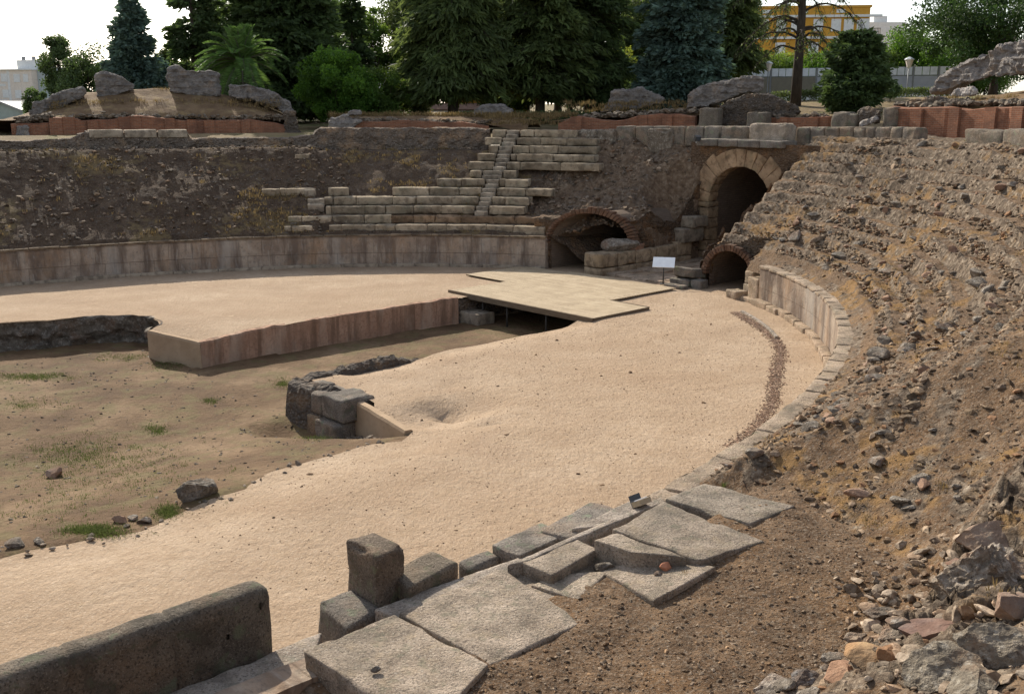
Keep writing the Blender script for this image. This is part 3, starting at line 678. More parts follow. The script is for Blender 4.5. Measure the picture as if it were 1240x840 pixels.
# grass tufts
def tufts(P, h, n_bl, seed, spread=.12, w=.012, shade=(.6, 1.1), lean=.5):
    r = np.random.default_rng(seed); P = np.repeat(np.asarray(P), n_bl, 0); n = len(P); h = np.repeat(np.broadcast_to(h, (n//n_bl,)), n_bl)*r.uniform(.5, 1.15, n)
    a = r.uniform(0, 2*pi, n); d = np.stack([np.cos(a), np.sin(a), 0*a], -1); b = P+d*(r.random(n)*spread)[:, None]
    s = np.stack([-np.sin(a), np.cos(a), 0*a], -1)*w; ln = (r.random(n)*lean)[:, None]
    mid = b+d*ln*h[:, None]*.35+np.array([0, 0, 1])*h[:, None]*.6; tip = b+d*ln*h[:, None]+np.array([0, 0, 1])*h[:, None]*.95
    V = np.stack([b-s, b+s, mid-s*.7, mid+s*.7, tip], 1).reshape(-1, 3); o = (np.arange(n)*5)[:, None]
    return V, [o+np.array([0, 1, 3, 2]), o+np.array([2, 3, 4])], np.repeat(r.uniform(*shade, n), 5)
def tuft_obj(name, P, h, nb, mat, label, cat, seed, **k):
    V, F, C = tufts(P, h, nb, seed, **k); return tag(mesh(name, V, F, mat, colr=C), label, cat, kind='stuff')
gp = []
for (u, v, ru, rv, n) in [(40, 457, 45, 4, 200), (150, 433, 30, 4, 60), (110, 648, 38, 4, 260), (205, 622, 14, 6, 90), (190, 519, 12, 4, 60), (95, 545, 60, 12, 160), (40, 490, 40, 8, 60), (343, 465, 8, 5, 60), (258, 486, 8, 3, 30), (205, 442, 22, 4, 60), (130, 550, 90, 30, 200), (60, 620, 60, 20, 60), (385, 532, 25, 6, 60), (140, 575, 120, 40, 200)]:
    uu = u+RNG.normal(0, .55, n)*ru; vv_ = v+RNG.normal(0, .55, n)*rv
    for a, b_ in zip(uu, vv_):
        p = at(a, b_, -.7); x, y = AB(p[0], p[1]); p = at(a, b_, float(pit_z(np.array([x]), np.array([y]))[0])); x, y = AB(p[0], p[1])
        if inside(np.array([x]), np.array([y]), PIT)[0] or seg_dist(np.array([x]), np.array([y]), softP)[0] < .5: p[2] = float(pit_z(np.array([x]), np.array([y]))[0]); gp.append(p)
tuft_obj('pit_grass', np.array(gp), RNG.uniform(.02, .06, len(gp)), 16, mt['grass'], 'thin green grass patches on the pit floor', 'grass', 9, spread=.3, w=.007)
# ------------------------------------------------------------------ podium walls, seating banks
SLOPE = .585
def bank_prof(s): return 1.58+SLOPE*np.clip(s-.15, 0, 8.5)+.02*np.clip(s-8.65, 0, 3)
def arcwall(name, tA, tB, s0, zb, ztf, mat, parent, th=.5, seed=0, amp=.02, dt=.35, mz=7):
    """curved wall facing the arena; ztf(t) gives the top"""
    t = np.arange(tA, tB+1e-6, dt); n = len(t); zt = np.array([ztf(x) for x in t]); P0 = E(t, s0)
    L = np.concatenate([[0], np.cumsum(np.linalg.norm(np.diff(P0, axis=0), axis=1))])
    prof = [(0, f) for f in np.linspace(0, .97, mz)]+[(.025, 1.), (th, 1.), (th, 0.)]
    V = []; U = []
    for o, f in prof:
        z = zb+(zt-zb)*f; q = E(t, np.full(n, s0+o), z); d = amp*fbm(q*1.7, 4, seed)
        V.append(E(t, s0+o-(d if o < th else 0), z+(amp*fbm(q*2.5, 3, seed+4) if f == 1. else 0))); U.append(np.stack([L, z-zb+o], -1))
    V = np.stack(V, 1).reshape(-1, 3); U = np.stack(U, 1).reshape(-1, 2); m = len(prof)
    b = MB().add(V, gridF(n, m)[:, ::-1], U)
    for e in (0, n-1):
        c = V[e*m:(e+1)*m]; b.add(c, np.array([[i, i+1, m-2, m-1] if i == 0 else [i, i+1, m-2, m-2] for i in range(1)]), U[e*m:(e+1)*m]+[0, 0])
        b.add(np.vstack([c]), np.array([[i, i+1, m-2] for i in range(1, m-3)]), np.stack([np.linspace(0, .6, m), c[:, 2]], -1))
    return b.build(name, mat, parent, smooth=False, uv=True)
p0 = E(60, 0)
pw = thing('podium_wall', 'long low podium wall of stained pinkish ashlar along the far side of the sand', 'podium wall', (*p0, 0))
arcwall('ashlar_face', 17.7, 128, 0, -.15, lambda t: 1.52, mt['podium'], pw, .55, 1, .03)
for k, t0 in enumerate(np.arange(17.7, 127, 2.45)):
    g = RNG.uniform(.8, 1.15); V, F = rblock(arcblock8(t0, t0+2.42, -.035, .6, 1.50, 1.60+RNG.uniform(-.015, .025)), .2, .03, .02, 3, k)
    mesh('coping', V, F, mt['seat'], pw, True, colr=np.tile(np.array([.62, .55, .48])*g, (len(V), 1)))
for k, t0 in enumerate(np.arange(17.7, 127, 4.2)):
    V, F = rblock(arcblock8(t0, t0+4.15, -.10+RNG.uniform(-.03, .03), .1, -.15, .10+RNG.uniform(-.03, .03)), .25, .03, .02, 3, k)
    mesh('plinth', V, F, mt['seat'], pw, True, colr=np.full((len(V), 3), 1.1))
# right podium wall
pr = thing('podium_wall', 'curved podium wall on the right with tan ashlar blocks and worn coping slabs', 'podium wall', (*E(-45, 0), 0))
def ztr(t): return 1.50 if t < -18.2 else .95
arcwall('ashlar_face', -100., -18.2, 0, -.15, lambda t: 1.5, mt['podium'], pr, .5, 2, .03)
t0 = -18.25; k = 0
while t0 > -80:
    dl = RNG.uniform(1.3, 2.5); w = RNG.uniform(.48, .58); g = RNG.uniform(.75, .95)
    C = arcblock8(t0-dl+.015, t0, -.02+RNG.uniform(-.015, .015), w, 1.46, 1.57+RNG.uniform(-.02, .02))
    C[:, 2] += RNG.uniform(-.015, .015, 8)
    V, F = rblock(C, .14, .035, .03, 3, 100+k, chip=.05); mesh('coping', V, F, mt['granite'], pr, True, colr=np.tile(np.array([1.15, 1.06, .95])*g, (len(V), 1))); t0 -= dl; k += 1
t0 = -15.5
while t0 > -64:
    dl = RNG.uniform(2.2, 3.6); V, F = rblock(arcblock8(t0-dl+.06, t0, -.28+RNG.uniform(-.05, .05), .02, -.15, .16+RNG.uniform(-.05, .05)), .16, .05, .03, 3, 130+k); k += 1
    mesh('plinth', V, F, mt['granite'], pr, True, colr=np.tile(np.array([1.05, .93, .8]), (len(V), 1))); t0 -= dl
C = arcblock8(-18.1, -15.9, .0, .6, -.1, .98); V, F = rblock(C, .15, .06, .04, 3, 150, chip=.06); mesh('end_block', V, F, mt['granite'], pr, True, colr=np.tile(np.array([1.05, .95, .82]), (len(V), 1)))
for k, (a, l) in enumerate([((-15.6, -14.0, .25, .95, -.1, .56), 'lower of two stacked blocks right of the small brick arch'), ((-15.6, -14.1, .3, .95, .58, 1.12), 'upper of two stacked squared blocks right of the small brick arch'), ((-15.4, -13.2, -.45, .22, -.1, .3), 'low worn block on the sand in front of the right brick arch')]):
    blk('ashlar_block', arcblock8(a[1]-1.6+1.6, a[0], *a[2:]), mt['granite'], l, 'stone block', 'stone blocks beside the right arch', seed=160+k, r=.06, amp=.035, shade=1., tint=(1.05, .96, .84))

# ------------------------------------------------ left / far bank
TL0, TL1 = 1., 130.
def cut_left(A, B):
    """distance (m) behind the broken oblique front of the left chamber, positive = bank stands"""
    a = np.array([31.2, 6.45]); b = np.array([34.3, 2.9]); d = (b-a)/np.hypot(*(b-a)); return -((A-a[0])*d[1]-(B-a[1])*d[0])
t = np.concatenate([np.arange(TL0, 30, .16), np.arange(30, TL1, .24)]); s = np.concatenate([[.1], np.arange(.35, 9.4, .13), [9.8, 10.4]])
tg, sg = np.meshgrid(t, s, indexing='ij'); T_, S_ = tg.ravel(), sg.ravel(); XY = E(T_, S_); A_, B_ = AB(XY[:, 0], XY[:, 1])
w = p2(XY[:, 0], XY[:, 1])
z = bank_prof(S_)
zr = 1.2*fbm(w*.35, 3, 5)*sst(.3, 2, S_)*.22+.10*fbm(w*1.1, 4, 6)+.05*ridged(w*2.3, 3, 7)-.03
st = .5+.5*fbm(w*.8, 4, 9)
w1, w2, wc = worley(w*3.2, 11); zr += .05*(wc-.5)*sst(.4, .6, wc)
er = sst(22.5, 19, T_)   # eroded flank between the stairs and the gate
erz = 1.0*sst(7.6, 4.2, B_)*sst(.5, 4, S_)
rec = (1-sst(.35, 1., np.hypot((A_-37.7)/2.2, (B_-3.6)/1.8)))
z = z+zr-er*(.25+.45*fbm(w*.5, 3, 14)*.6)-erz*.25-1.9*rec*sst(.3, 1, er)
z = z-.2*sst(26, 23, T_)*sst(1, 3, S_)
z = z+er*(.40*ridged(w*.9, 4, 15)+.16*ridged(w*2.6, 3, 17)+.10*(worley(w*2.2, 18)[2]-.5)-.2)
z = np.where(S_ < .3, 1.40, z); z = np.where((T_ > 27) & (S_ > 7.0), np.minimum(z, 5.72+.08*fbm(w*1.5, 3, 90)), z)
edge = sst(3.0, 3.5, B_+.22*fbm(w*1.4, 3, 16)); z = np.where(T_ < 16, z*edge+(-.3)*(1-edge), z)
crown = np.interp(S_, [0, 8.6, 9.2], [0, 0, .0])
# terrain between rows of benches is lower so the seats show
seatz = (T_ > 21) & (T_ < 45); z = z-.20*seatz*sst(.4, .8, S_)
keep = ~((cut_left(A_, B_) < 0.02) & (T_ < 17.2)) & ~((T_ < 17.2) & (A_ < 31.1)) & ~((B_ < 3.3) & (A_ > 39.3) & (z < 6.1)) & ~((A_ > 39.75) & (B_ < 3.2))
V = np.stack([XY[:, 0], XY[:, 1], z], -1); F = gridF(len(t), len(s), keep.reshape(tg.shape))
cst = np.clip(.22*st+.22*(wc-.3)+.2*sst(7.4, 8.6, S_)+.25*er, 0, 1)
cdry = np.clip(fbm(w*.45, 3, 23)*.9+.10+.25*sst(48, 60, T_)-.8*er-.2*sst(7, 9, S_), 0, 1)
V, F, C = compact(V, F, np.stack([cst, cdry, np.clip(er*(.75+.5*fbm(w*.6, 3, 24)), 0, 1)], -1))
bl = mesh('seating_bank', V, F[:, ::-1], mt['bankL'], colr=C); tag(bl, kind='structure')
LB = dict(t=t, s=s, z=z.reshape(tg.shape))
def bil(D, tq, sq):
    i = np.clip(np.searchsorted(D['t'], tq)-1, 0, len(D['t'])-2); j = np.clip(np.searchsorted(D['s'], sq)-1, 0, len(D['s'])-2)
    a = (tq-D['t'][i])/(D['t'][i+1]-D['t'][i]); b = (sq-D['s'][j])/(D['s'][j+1]-D['s'][j]); Z = D['z']
    return Z[i, j]*(1-a)*(1-b)+Z[i+1, j]*a*(1-b)+Z[i, j+1]*(1-a)*b+Z[i+1, j+1]*a*b
# stones on the far bank
n = 15000; tq = RNG.uniform(5, 112, n); sq = RNG.uniform(.5, 9.2, n)
dens = .5+.5*fbm(p2(*E(tq, sq).T, .9), 3, 33); m = (RNG.random(n) < (dens*.8+.3*(tq < 22)+.25*(sq > 7.6)))
tq, sq = tq[m], sq[m]; pq = E(tq, sq); aq, bq = AB(pq[:, 0], pq[:, 1]); m = ~((cut_left(aq, bq) < .1) & (tq < 17.4)) & (bq > 3.0) & ~((tq > 22) & (tq < 42) & (sq < 8)); tq, sq, pq = tq[m], sq[m], pq[m]
sz = .03+.11*RNG.random(len(tq))**2.6; V, F, C = scatter(np.column_stack([pq, bil(LB, tq, sq)+.2*sz]), sz, 1, 12, shade=(.25, 1.), tint=[(1, .95, .9), (1, .9, .8), (.8, .8, .82), (.75, .6, .5)])
tag(mesh('bank_stones', V, F, mt['rubble'], smooth=False, colr=C), 'loose stones strewn over the dark far seating bank', 'stones', kind='stuff')
# dry grass on the far bank
n = 9000; tq = RNG.uniform(20, 115, n); sq = RNG.uniform(.4, 9.6, n); wv = fbm(p2(*E(tq, sq).T, .45), 3, 23)*.9+.25*fbm(p2(*E(tq, sq).T, 1.6), 3, 29)
m = (wv > .26) | (RNG.random(n) < .03); tq, sq = tq[m], sq[m]
seg = [(46, 53, 3.0, 3.9), (28, 40, 3.6, 4.6)]
for a, b_, c_, d_ in seg: k = 110; tq = np.append(tq, RNG.uniform(a, b_, k)); sq = np.append(sq, RNG.uniform(c_, d_, k))
tuft_obj('dry_grass', np.column_stack([E(tq, sq), bil(LB, tq, sq)-.03]), RNG.uniform(.07, .22, len(tq)), 12, mt['drygrass'], 'dry straw-coloured grass on the far seating bank', 'grass', 21, spread=.3, w=.014, shade=(.45, 1.))

# ------------------------------------------------ right bank
t = [-4.]; 
while t[-1] > -114:
    q = E(t[-1], 2); d = np.hypot(*q); step = np.interp(d, [9, 14, 25, 48], [.035, .05, .085, .14]); arc = np.hypot(EA*sin(radians(t[-1])), EB*cos(radians(t[-1])))+2; t.append(t[-1]-np.degrees(step/arc))
t = np.array(t[::-1]); s = np.concatenate([[.1], np.arange(.3, 6, .05), np.arange(6, 9.6, .07), [9.8, 10.2, 11, 12.]])
tg, sg = np.meshgrid(t, s, indexing='ij'); T_, S_ = tg.ravel(), sg.ravel(); XY = E(T_, S_); A_, B_ = AB(XY[:, 0], XY[:, 1]); w = p2(XY[:, 0], XY[:, 1]); PX = XY[:, 0]; PY = XY[:, 1]
LPOLY = np.array([at(u, v, 1.8)[:2] for u, v in [(850, 577), (958, 607), (1010, 640), (1050, 680), (1072, 740), (1010, 788), (905, 842), (800, 905), (500, 980), (0, 1000)]]+[(-14, 5), tuple(E(-116, 3)), tuple(E(-116, .1))]+[tuple(E(q, .1)) for q in range(-112, -74, 4)])
def land_dist(PXY):
    x, y = PXY[:, 0], PXY[:, 1]; d = np.full(len(x), 50.); m = near_cam = (np.hypot(x, y) < 30)
    d[m] = np.where(inside(x[m], y[m], LPOLY), 0, seg_dist(x[m], y[m], np.vstack([LPOLY, LPOLY[:1]])))
    return d
def landing_mask(T, S, PXY):
    return sst(.35, -.15, land_dist(PXY)-.1-.3*fbm(PXY*.9, 3, 44))
lm = landing_mask(T_, S_, w)
q = S_/.74+(.18+.27*sst(-50, -66, T_))*fbm(w*.30, 3, 51)+(.12+.13*sst(-50, -66, T_))*fbm(w*.9, 2, 52); fr = q-np.floor(q)
kk = np.clip(.75+.6*fbm(w*.5, 3, 53), .2, 1.)*sst(.6, 1.6, S_)*sst(-76, -56, T_*1.)
terr = SLOPE*.74*(np.floor(q)+sst(.55, .92, fr)-q)
stone = np.clip(sst(.4, .62, fr)*(1-sst(.95, 1.05, fr))*(.3+.85*kk)+(.4+.35*sst(-54, -66, T_))*fbm(w*.6, 3, 55)+.06, 0, 1)
w1, w2, wc = worley(w*3.6+.4*np.stack([fbm(w*2, 2, 1), fbm(w*2, 2, 2), 0*T_], -1), 57); v1, v2, vc = worley(w*7.5, 59)
relief = (.11+.06*sst(-54, -66, T_))*fbm(w*.6, 4, 60)+stone*(.10*(wc-.35)*(w2-w1 > .06)+.055*(vc-.4)*(v2-v1 > .08))+.06*ridged(w*2.2, 4, 61)+.02*fbm(w*9, 3, 62)
zb = bank_prof(S_)+terr*kk*1.3+relief-.05
# landing by the tribune
low = 1.15+.52*sst(1.35, 1.75, S_+.5*sst(-90., -88.6, T_))
low = np.maximum(low, 1.15+.46*sst(-83.5, -81.5, T_))-.06+.33*sst(-84.8, -79.0, T_)*sst(1.4, 1.8, S_)
zl = low+.025*fbm(w*1.2, 4, 70)+.012*ridged(w*6, 3, 71)
ld = land_dist(w); zb = np.minimum(zb, np.where(T_ < -60, 1.72+.56*ld+.8*relief+.10*fbm(w*1.3, 3, 73), 99))
z = zb*(1-lm)+np.where(S_ < 1.8, np.minimum(zl, zb+.4), zl)*lm
z = np.where((S_ < .9) & (T_ > -82), np.minimum(z, 1.5+.6*(S_-.3)+.25*relief), z)
# flank towards the gate corridor
ed = sst(-2.05, -2.75, B_+.2*fbm(w*1.6, 3, 77)); slopeg = np.clip((-2.3-B_)*1.1+1.9, 0, 9)+.25*ridged(w*1.5, 3, 78)
z = np.where(T_ > -16, np.where(A_ < 40, z*ed+(-.3)*(1-ed), z), z)
z = np.where((S_ < .25) & (T_ > -74), 1.2, z)
HEAP = np.array([at(u, v, 2.4)[:2] for u, v in [(1035, 775), (1085, 715), (1150, 640), (1200, 610), (1330, 590), (1400, 900), (940, 900), (985, 815)]])
hm = np.zeros(len(T_)); hq = np.hypot(PX, PY) < 16; hm[hq] = np.where(inside(PX[hq], PY[hq], HEAP), 1, 0)*sst(0, .5, seg_dist(PX[hq], PY[hq], np.vstack([HEAP, HEAP[:1]])))
w4, w5, wd_ = worley(w*2.3+.3*np.stack([fbm(w*2, 3, 91), fbm(w*2, 3, 92), 0*PX], -1), 93); w6, w7, we_ = worley(w*6., 94)
z = z+hm*(.10+.42*(wd_-.3)*sst(0, .12, w5-w4)+.12*(we_-.4)*sst(0, .1, w7-w6)+.10*ridged(w*4, 4, 95)-.05)
keep = ~((A_ < 32.75) & (B_ > -5.35)) & ~((A_ > 39.75) & (B_ > -1.6-.3)) & ~((B_ > -2.0) & (A_ < 40))
rubm = np.clip(stone*1.05+.3*(wc > .6)*stone, 0, 1)*(1-lm)+lm*.12; rubm = np.maximum(rubm, hm*1.)
cdry = np.clip(.7*fbm(w*.8, 3, 81)+.22, 0, 1)*(1-lm)
V = np.stack([PX, PY, z], -1); F = gridF(len(t), len(s), keep.reshape(tg.shape))
V, F, C = compact(V, F, np.stack([rubm, cdry, 0*rubm], -1))
tag(mesh('rubble_bank', V, F[:, ::-1], mt['bankR'], colr=C), kind='structure')
RB = dict(t=t, s=s, z=z.reshape(tg.shape)); RST = dict(t=t, s=s, z=(stone*(1-lm)).reshape(tg.shape))
# stones: many small ones, biased to the stony bands; nearer areas carry smaller stones
n = 90000; tq = -114+RNG.random(n)*110; 
tq = np.where(RNG.random(n) < .55, RNG.uniform(-100, -60, n), RNG.uniform(-62, -5, n)); sq = RNG.uniform(.35, 9.5, n); pq = E(tq, sq); dd = np.hypot(pq[:, 0], pq[:, 1])
sv = bil(RST, tq, sq); aq, bq = AB(pq[:, 0], pq[:, 1])
nearb = sst(-52, -64, tq); m = (RNG.random(n) < .06+.22*nearb+.70*sv**2*(.45+.55*nearb)) & ~((bq > -2.4) & (tq > -17)) & ~((aq < 32.9) & (bq > -5.4)) & (dd > 5) & ~((dd < 20) & (pq[:, 0]/np.maximum(pq[:, 1], .1) < -.1))
tq, sq, pq, dd, sv = tq[m], sq[m], pq[m], dd[m], sv[m]
sz = (.012+.055*RNG.random(len(tq))**5)*np.interp(dd, [8, 20, 48], [.95, 1.1, 1.])
lmq = landing_mask(tq, sq, p2(*pq.T)); sz = np.where(lmq > .5, sz*.33, sz)
rr_ = []
for row in range(1, 12):
    nn = 900; tt_ = RNG.uniform(-74, -7, nn); ww = fbm(np.stack([tt_*.22, np.full(nn, row*3.7), 0*tt_], -1), 3, 66); kp = ww > -.22+.02*np.clip(-tt_-50, 0, 30); tt_ = tt_[kp]; rr_.append(np.stack([tt_, .74*(row+.62)+.05*fbm(np.stack([tt_*.5, np.full(len(tt_), row*9.1), 0*tt_], -1), 2, 67)+RNG.normal(0, .05, len(tt_))], -1))
rr_ = np.vstack(rr_); pr_ = E(rr_[:, 0], rr_[:, 1]); qa, qb = AB(pr_[:, 0], pr_[:, 1]); qm = ~((qb > -2.6) & (rr_[:, 0] > -17)) & ~((qa < 33.2) & (qb > -5.5)) & (rr_[:, 1] < 8.9) & (landing_mask(rr_[:, 0], rr_[:, 1], p2(*pr_.T)) < .2); rr_, pr_ = rr_[qm], pr_[qm]
rs_ = RNG.uniform(.028, .085, len(rr_))*(1+.8*(RNG.random(len(rr_)) > .94)); tq = np.concatenate([tq, rr_[:, 0]]); sq = np.concatenate([sq, rr_[:, 1]]); pq = np.vstack([pq, pr_]); sz = np.concatenate([sz, rs_])
V, F, C = scatter(np.column_stack([pq, bil(RB, tq, sq)+.12*sz]), sz, 1, 13, flat=(.35, .8), shade=(.3, 1.1), tint=[(1.05, .96, .85), (.9, .82, .74), (1, .88, .73), (.85, .6, .44), (.62, .56, .52), (1.25, 1.12, .98)])
tag(mesh('bank_rubble', V, F, mt['rubble'], smooth=False, colr=C), 'countless loose stones covering the sunlit right bank', 'stones', kind='stuff')
# the larger stones one can count
n = 900; tq = np.where(RNG.random(n) < .5, RNG.uniform(-88, -60, n), RNG.uniform(-62, -8, n)); sq = RNG.uniform(.7, 8.8, n); pq = E(tq, sq); sv = bil(RST, tq, sq); lmq = landing_mask(tq, sq, p2(*pq.T)); aq, bq = AB(pq[:, 0], pq[:, 1])
dd = np.hypot(pq[:, 0], pq[:, 1]); px_ = 620+FPX*pq[:, 0]/np.maximum(pq[:, 1], 1)
m = (sv > .35) & (lmq < .2) & (px_ < 1230) & ~((bq > -5.5) & (tq > -17)) & (dd > 9); idx = np.where(m)[0][:190]
protos = []
for k in range(12): protos.append(rock(3, 900+k, 12, RNG.uniform(.4, .75), .06, RNG.uniform(1.1, 1.7)))
pm = []
for k, (V, F) in enumerate(protos):
    o = mesh('loose_stone', V-[0, 0, V[:, 2].min()], F, mt['rockgrey'] if k % 4 else mt['rust'], smooth=False, colr=np.full((len(V), 3), 1.15)); pm.append(o)
for j, i in enumerate(idx):
    o = pm[j] if j < 12 else pm[j % 12].copy()
    if j >= 12: COL.objects.link(o)
    sc = RNG.uniform(.055, .135)*np.interp(dd[i], [9, 20, 48], [.7, 1., 1.25])*(1.5 if RNG.random() < .08 else 1)
    o.location = (*pq[i], float(bil(RB, tq[i:i+1], sq[i:i+1])[0])-.38*sc); o.scale = (sc, sc, sc); o.rotation_euler = (RNG.normal(0, .25), RNG.normal(0, .25), RNG.uniform(0, 6.28))
    tag(o, 'angular loose stone bedded in the rubble of the right bank', 'stone', 'larger loose stones on the right bank')
# dry grass right
n = 2600; tq = RNG.uniform(-84, -8, n); sq = RNG.uniform(.5, 9, n); wv = fbm(p2(*E(tq, sq).T, .8), 3, 81)*.55+.3*fbm(p2(*E(tq, sq).T, 2.4), 2, 83); m = (wv > .18) & (landing_mask(tq, sq, p2(*E(tq, sq).T)) < .3); tq, sq = tq[m], sq[m]
pq = E(tq, sq); aq, bq = AB(pq[:, 0], pq[:, 1]); m = ~((bq > -5.5) & (tq > -17)); tq, sq = tq[m], sq[m]
tuft_obj('dry_grass', np.column_stack([E(tq, sq), bil(RB, tq, sq)-.02]), RNG.uniform(.04, .10, len(tq)), 16, mt['drygrass'], 'short orange-brown dry grass on the right bank', 'grass', 22, spread=.22, w=.006, shade=(.6, 1.), lean=.9)
# ------------------------------------------------------------------ stone seating left of the gate
def tcol(u, s): return float(col_t(u, s)[0])
ROWS = [  # (row, [(u0,u1),...]) image columns of each surviving stretch, bottom row first
 (1, [(395, 660, 'lowest bench row running right above the podium coping', 0), (340, 375, 'short two-block stub of the lowest bench row at its left end', 0)]),
 (2, [(345, 650, 'long second bench row from the bottom with an eroded right half', 1)]),
 (3, [(392, 574, 'third bench row from the bottom, left of the staircase', 0), (592, 635, 'third bench row from the bottom, right of the staircase', 0)]),
 (4, [(390, 579, 'fourth bench row from the bottom, left of the staircase', 0), (596, 641, 'fourth bench row from the bottom, right of the staircase', 0)]),
 (5, [(474, 582, 'fifth bench row from the bottom, left of the staircase', 0), (601, 668, 'fifth bench row from the bottom, jutting furthest right of the lower rows', 0), (396, 421, 'single squared bench block alone among dry grass, left of the fifth row', 0), (315, 381, 'long pale bench slab with grass on top at the far left of the rows', 2)]),
 (6, [(528, 587, 'sixth bench row from the bottom, left of the staircase', 0), (605, 639, 'sixth bench row from the bottom, right of the staircase', 0)]),
 (7, [(568, 583, 'single bench block left of the staircase below the upper rows', 0), (609, 625, 'single bench block right of the staircase below the upper rows', 0)]),
 (8, [(567, 598, 'short bench row left of the staircase, lowest of the upper rows', 0), (613, 725, 'lowest of the long upper bench rows right of the staircase', 0)]),
 (9, [(578, 600, 'short bench row left of the staircase, second of the upper rows', 0), (618, 720, 'second of the long upper bench rows right of the staircase', 0), (357, 375, 'small square stone block alone on the dark bank, left of the rows', 0)]),
 (10, [(592, 603, 'single bench block left of the staircase, third of the upper rows', 0), (621, 722, 'third of the long upper bench rows right of the staircase', 0)]),
 (11, [(587, 607, 'short bench row left of the staircase, second from the top', 0), (625, 722, 'second from the top of the long bench rows right of the staircase', 0)]),
 (12, [(596, 612, 'topmost bench block left of the staircase', 0), (629, 698, 'topmost bench row right of the staircase', 0)])]
RISE = .421
def rowS(i): return .55+.70*(i-1)
def rowZ(i): return 1.6+RISE*i
for i, segs in ROWS:
    s0 = rowS(i); z1 = rowZ(i)
    for (u0, u1, lab, kind) in segs:
        ta, tb = tcol(u1, s0), tcol(u0, s0)
        if kind == 2: ta, tb = tcol(381, rowS(5)), tcol(315, rowS(5))
        pc = E((ta+tb)/2, s0, z1-.5)
        one = (u1-u0) < 20
        root = thing('seat_block' if one else 'bench_row', lab, 'seat block' if one else 'stone bench', tuple(pc), 0, 'surviving stone seats of the amphitheatre')
        t0 = ta; k = 0
        while t0 < tb-.15:
            L = RNG.uniform(.9, 1.75); dt = np.degrees(L/np.hypot(EA*sin(radians(t0)), EB*cos(radians(t0))))
            t1 = min(t0+dt, tb); 
            if tb-t1 < .5: t1 = tb
            if one: t1 = tb
            er = kind == 1 and t0 < tcol(480, s0)
            C = arcblock8(t0+.006, t1-.006, s0+RNG.uniform(-.012, .012)+(.12 if er else 0), s0+.85, z1-.41-(.2 if kind == 2 else 0), z1+RNG.uniform(-.008, .008)-(.05 if er else 0))
            V, F = rblock(C, .11, .028, .022 if not er else .08, 3, 200+i*40+k, chip=.06)
            g = RNG.uniform(.72, 1.3); tint = np.array([1, .97, .90]) if not er else np.array([.9, .72, .58])
            mesh('block', V, F, mt['seat'], root, True, colr=np.tile(tint*g, (len(V), 1))); t0 = t1; k += 1
# right end blocks and the eroded end of row two
blk('ruined_block', arcblock8(tcol(676, .9), tcol(648, .9), rowS(2)-.5, rowS(2)+.9, 1.58, 2.5), mt['rubble_wall'], 'eroded brown masonry lump at the right end of the lower benches', 'ruined masonry', cell=.12, r=.12, amp=.10, seed=301, chip=.1, tint=(1.15, .95, .75))
# staircase
us = {3: (575, 591), 4: (580, 595), 5: (582, 600), 6: (588, 604), 7: (584, 608), 8: (598, 613), 9: (601, 617), 10: (604, 620), 11: (608, 624), 12: (613, 628)}
stc = thing('stone_stairs', 'narrow stone staircase climbing between the bench rows', 'stairs', tuple(E(tcol(600, 4), .6, 1.6)))
for i in range(3, 13):
    ta, tb = tcol(us[i][1], rowS(i)), tcol(us[i][0], rowS(i))
    for h in (0, 1):
        s0 = rowS(i)+(-.30 if h == 0 else .05); z1 = rowZ(i)-RISE*.5+(.0 if h == 0 else RISE*.5)-.02
        V, F = rblock(arcblock8(ta+.02, tb-.02, s0, s0+.75, z1-.32, z1), .14, .04, .03, 3, 400+i*2+h, chip=.05); mesh('step', V, F, mt['seat'], stc, True, colr=np.full((len(V), 3), RNG.uniform(.7, 1.1)))
for k, (u0, u1, i, l) in enumerate([(370, 390, 3.45, 'small worn step at the left end of the third bench row'), (370, 391, 4, 'small worn steps at the left end of the fourth bench row'), (367, 380, 5, 'pale block beside the long grass-topped slab')]):
    s0 = rowS(i); blk('stone_step', arcblock8(tcol(u1, s0), tcol(u0, s0), s0-.15, s0+.8, rowZ(i)-.5, rowZ(i)-.06), mt['seat'], l, 'stone step', seed=450+k, shade=1.05)

# ------------------------------------------------------------------ left chamber (vault) and its oblique broken front
def vault(name, A0f, A1, B0, B1, zs, zc, mat, parent, n=26, m=14, seed=0, mb=None):
    """barrel vault with walls and back wall, A0f(B) gives the front edge"""
    a = np.linspace(0, pi, n); bc = (B0+B1)/2; hw = (B1-B0)/2
    Bq = np.concatenate([[B1]*3, bc+hw*np.cos(a[1:-1]), [B0]*3]); Zq = np.concatenate([[-.1, zs*.5, zs], zs+(zc-zs)*np.sin(a[1:-1]), [zs, zs*.5, -.1]])
    V = []; U = []; L = np.concatenate([[0], np.cumsum(np.hypot(np.diff(Bq), np.diff(Zq)))])
    for f in np.linspace(0, 1, m):
        A = A0f(Bq)*(1-f)+A1*f; q = np.stack([A, Bq, Zq], -1); d = .05*fbm(q*2, 3, seed)
        V.append(W(A, Bq-np.sign(Bq-bc)*d, Zq-d)); U.append(np.stack([A, L], -1))
    k = len(Bq); V = np.vstack(V); b = mb or MB(); b.add(V, gridF(m, k), np.vstack(U))
    c = V[-k:]; ctr = c.mean(0); b.add(np.vstack([c, ctr]), np.stack([np.arange(k-1), np.arange(1, k), np.full(k-1, k)], -1), np.vstack([np.stack([Bq, Zq], -1), [bc, 1]]))
    return b.build(name, mat, parent, smooth=False, uv=True)
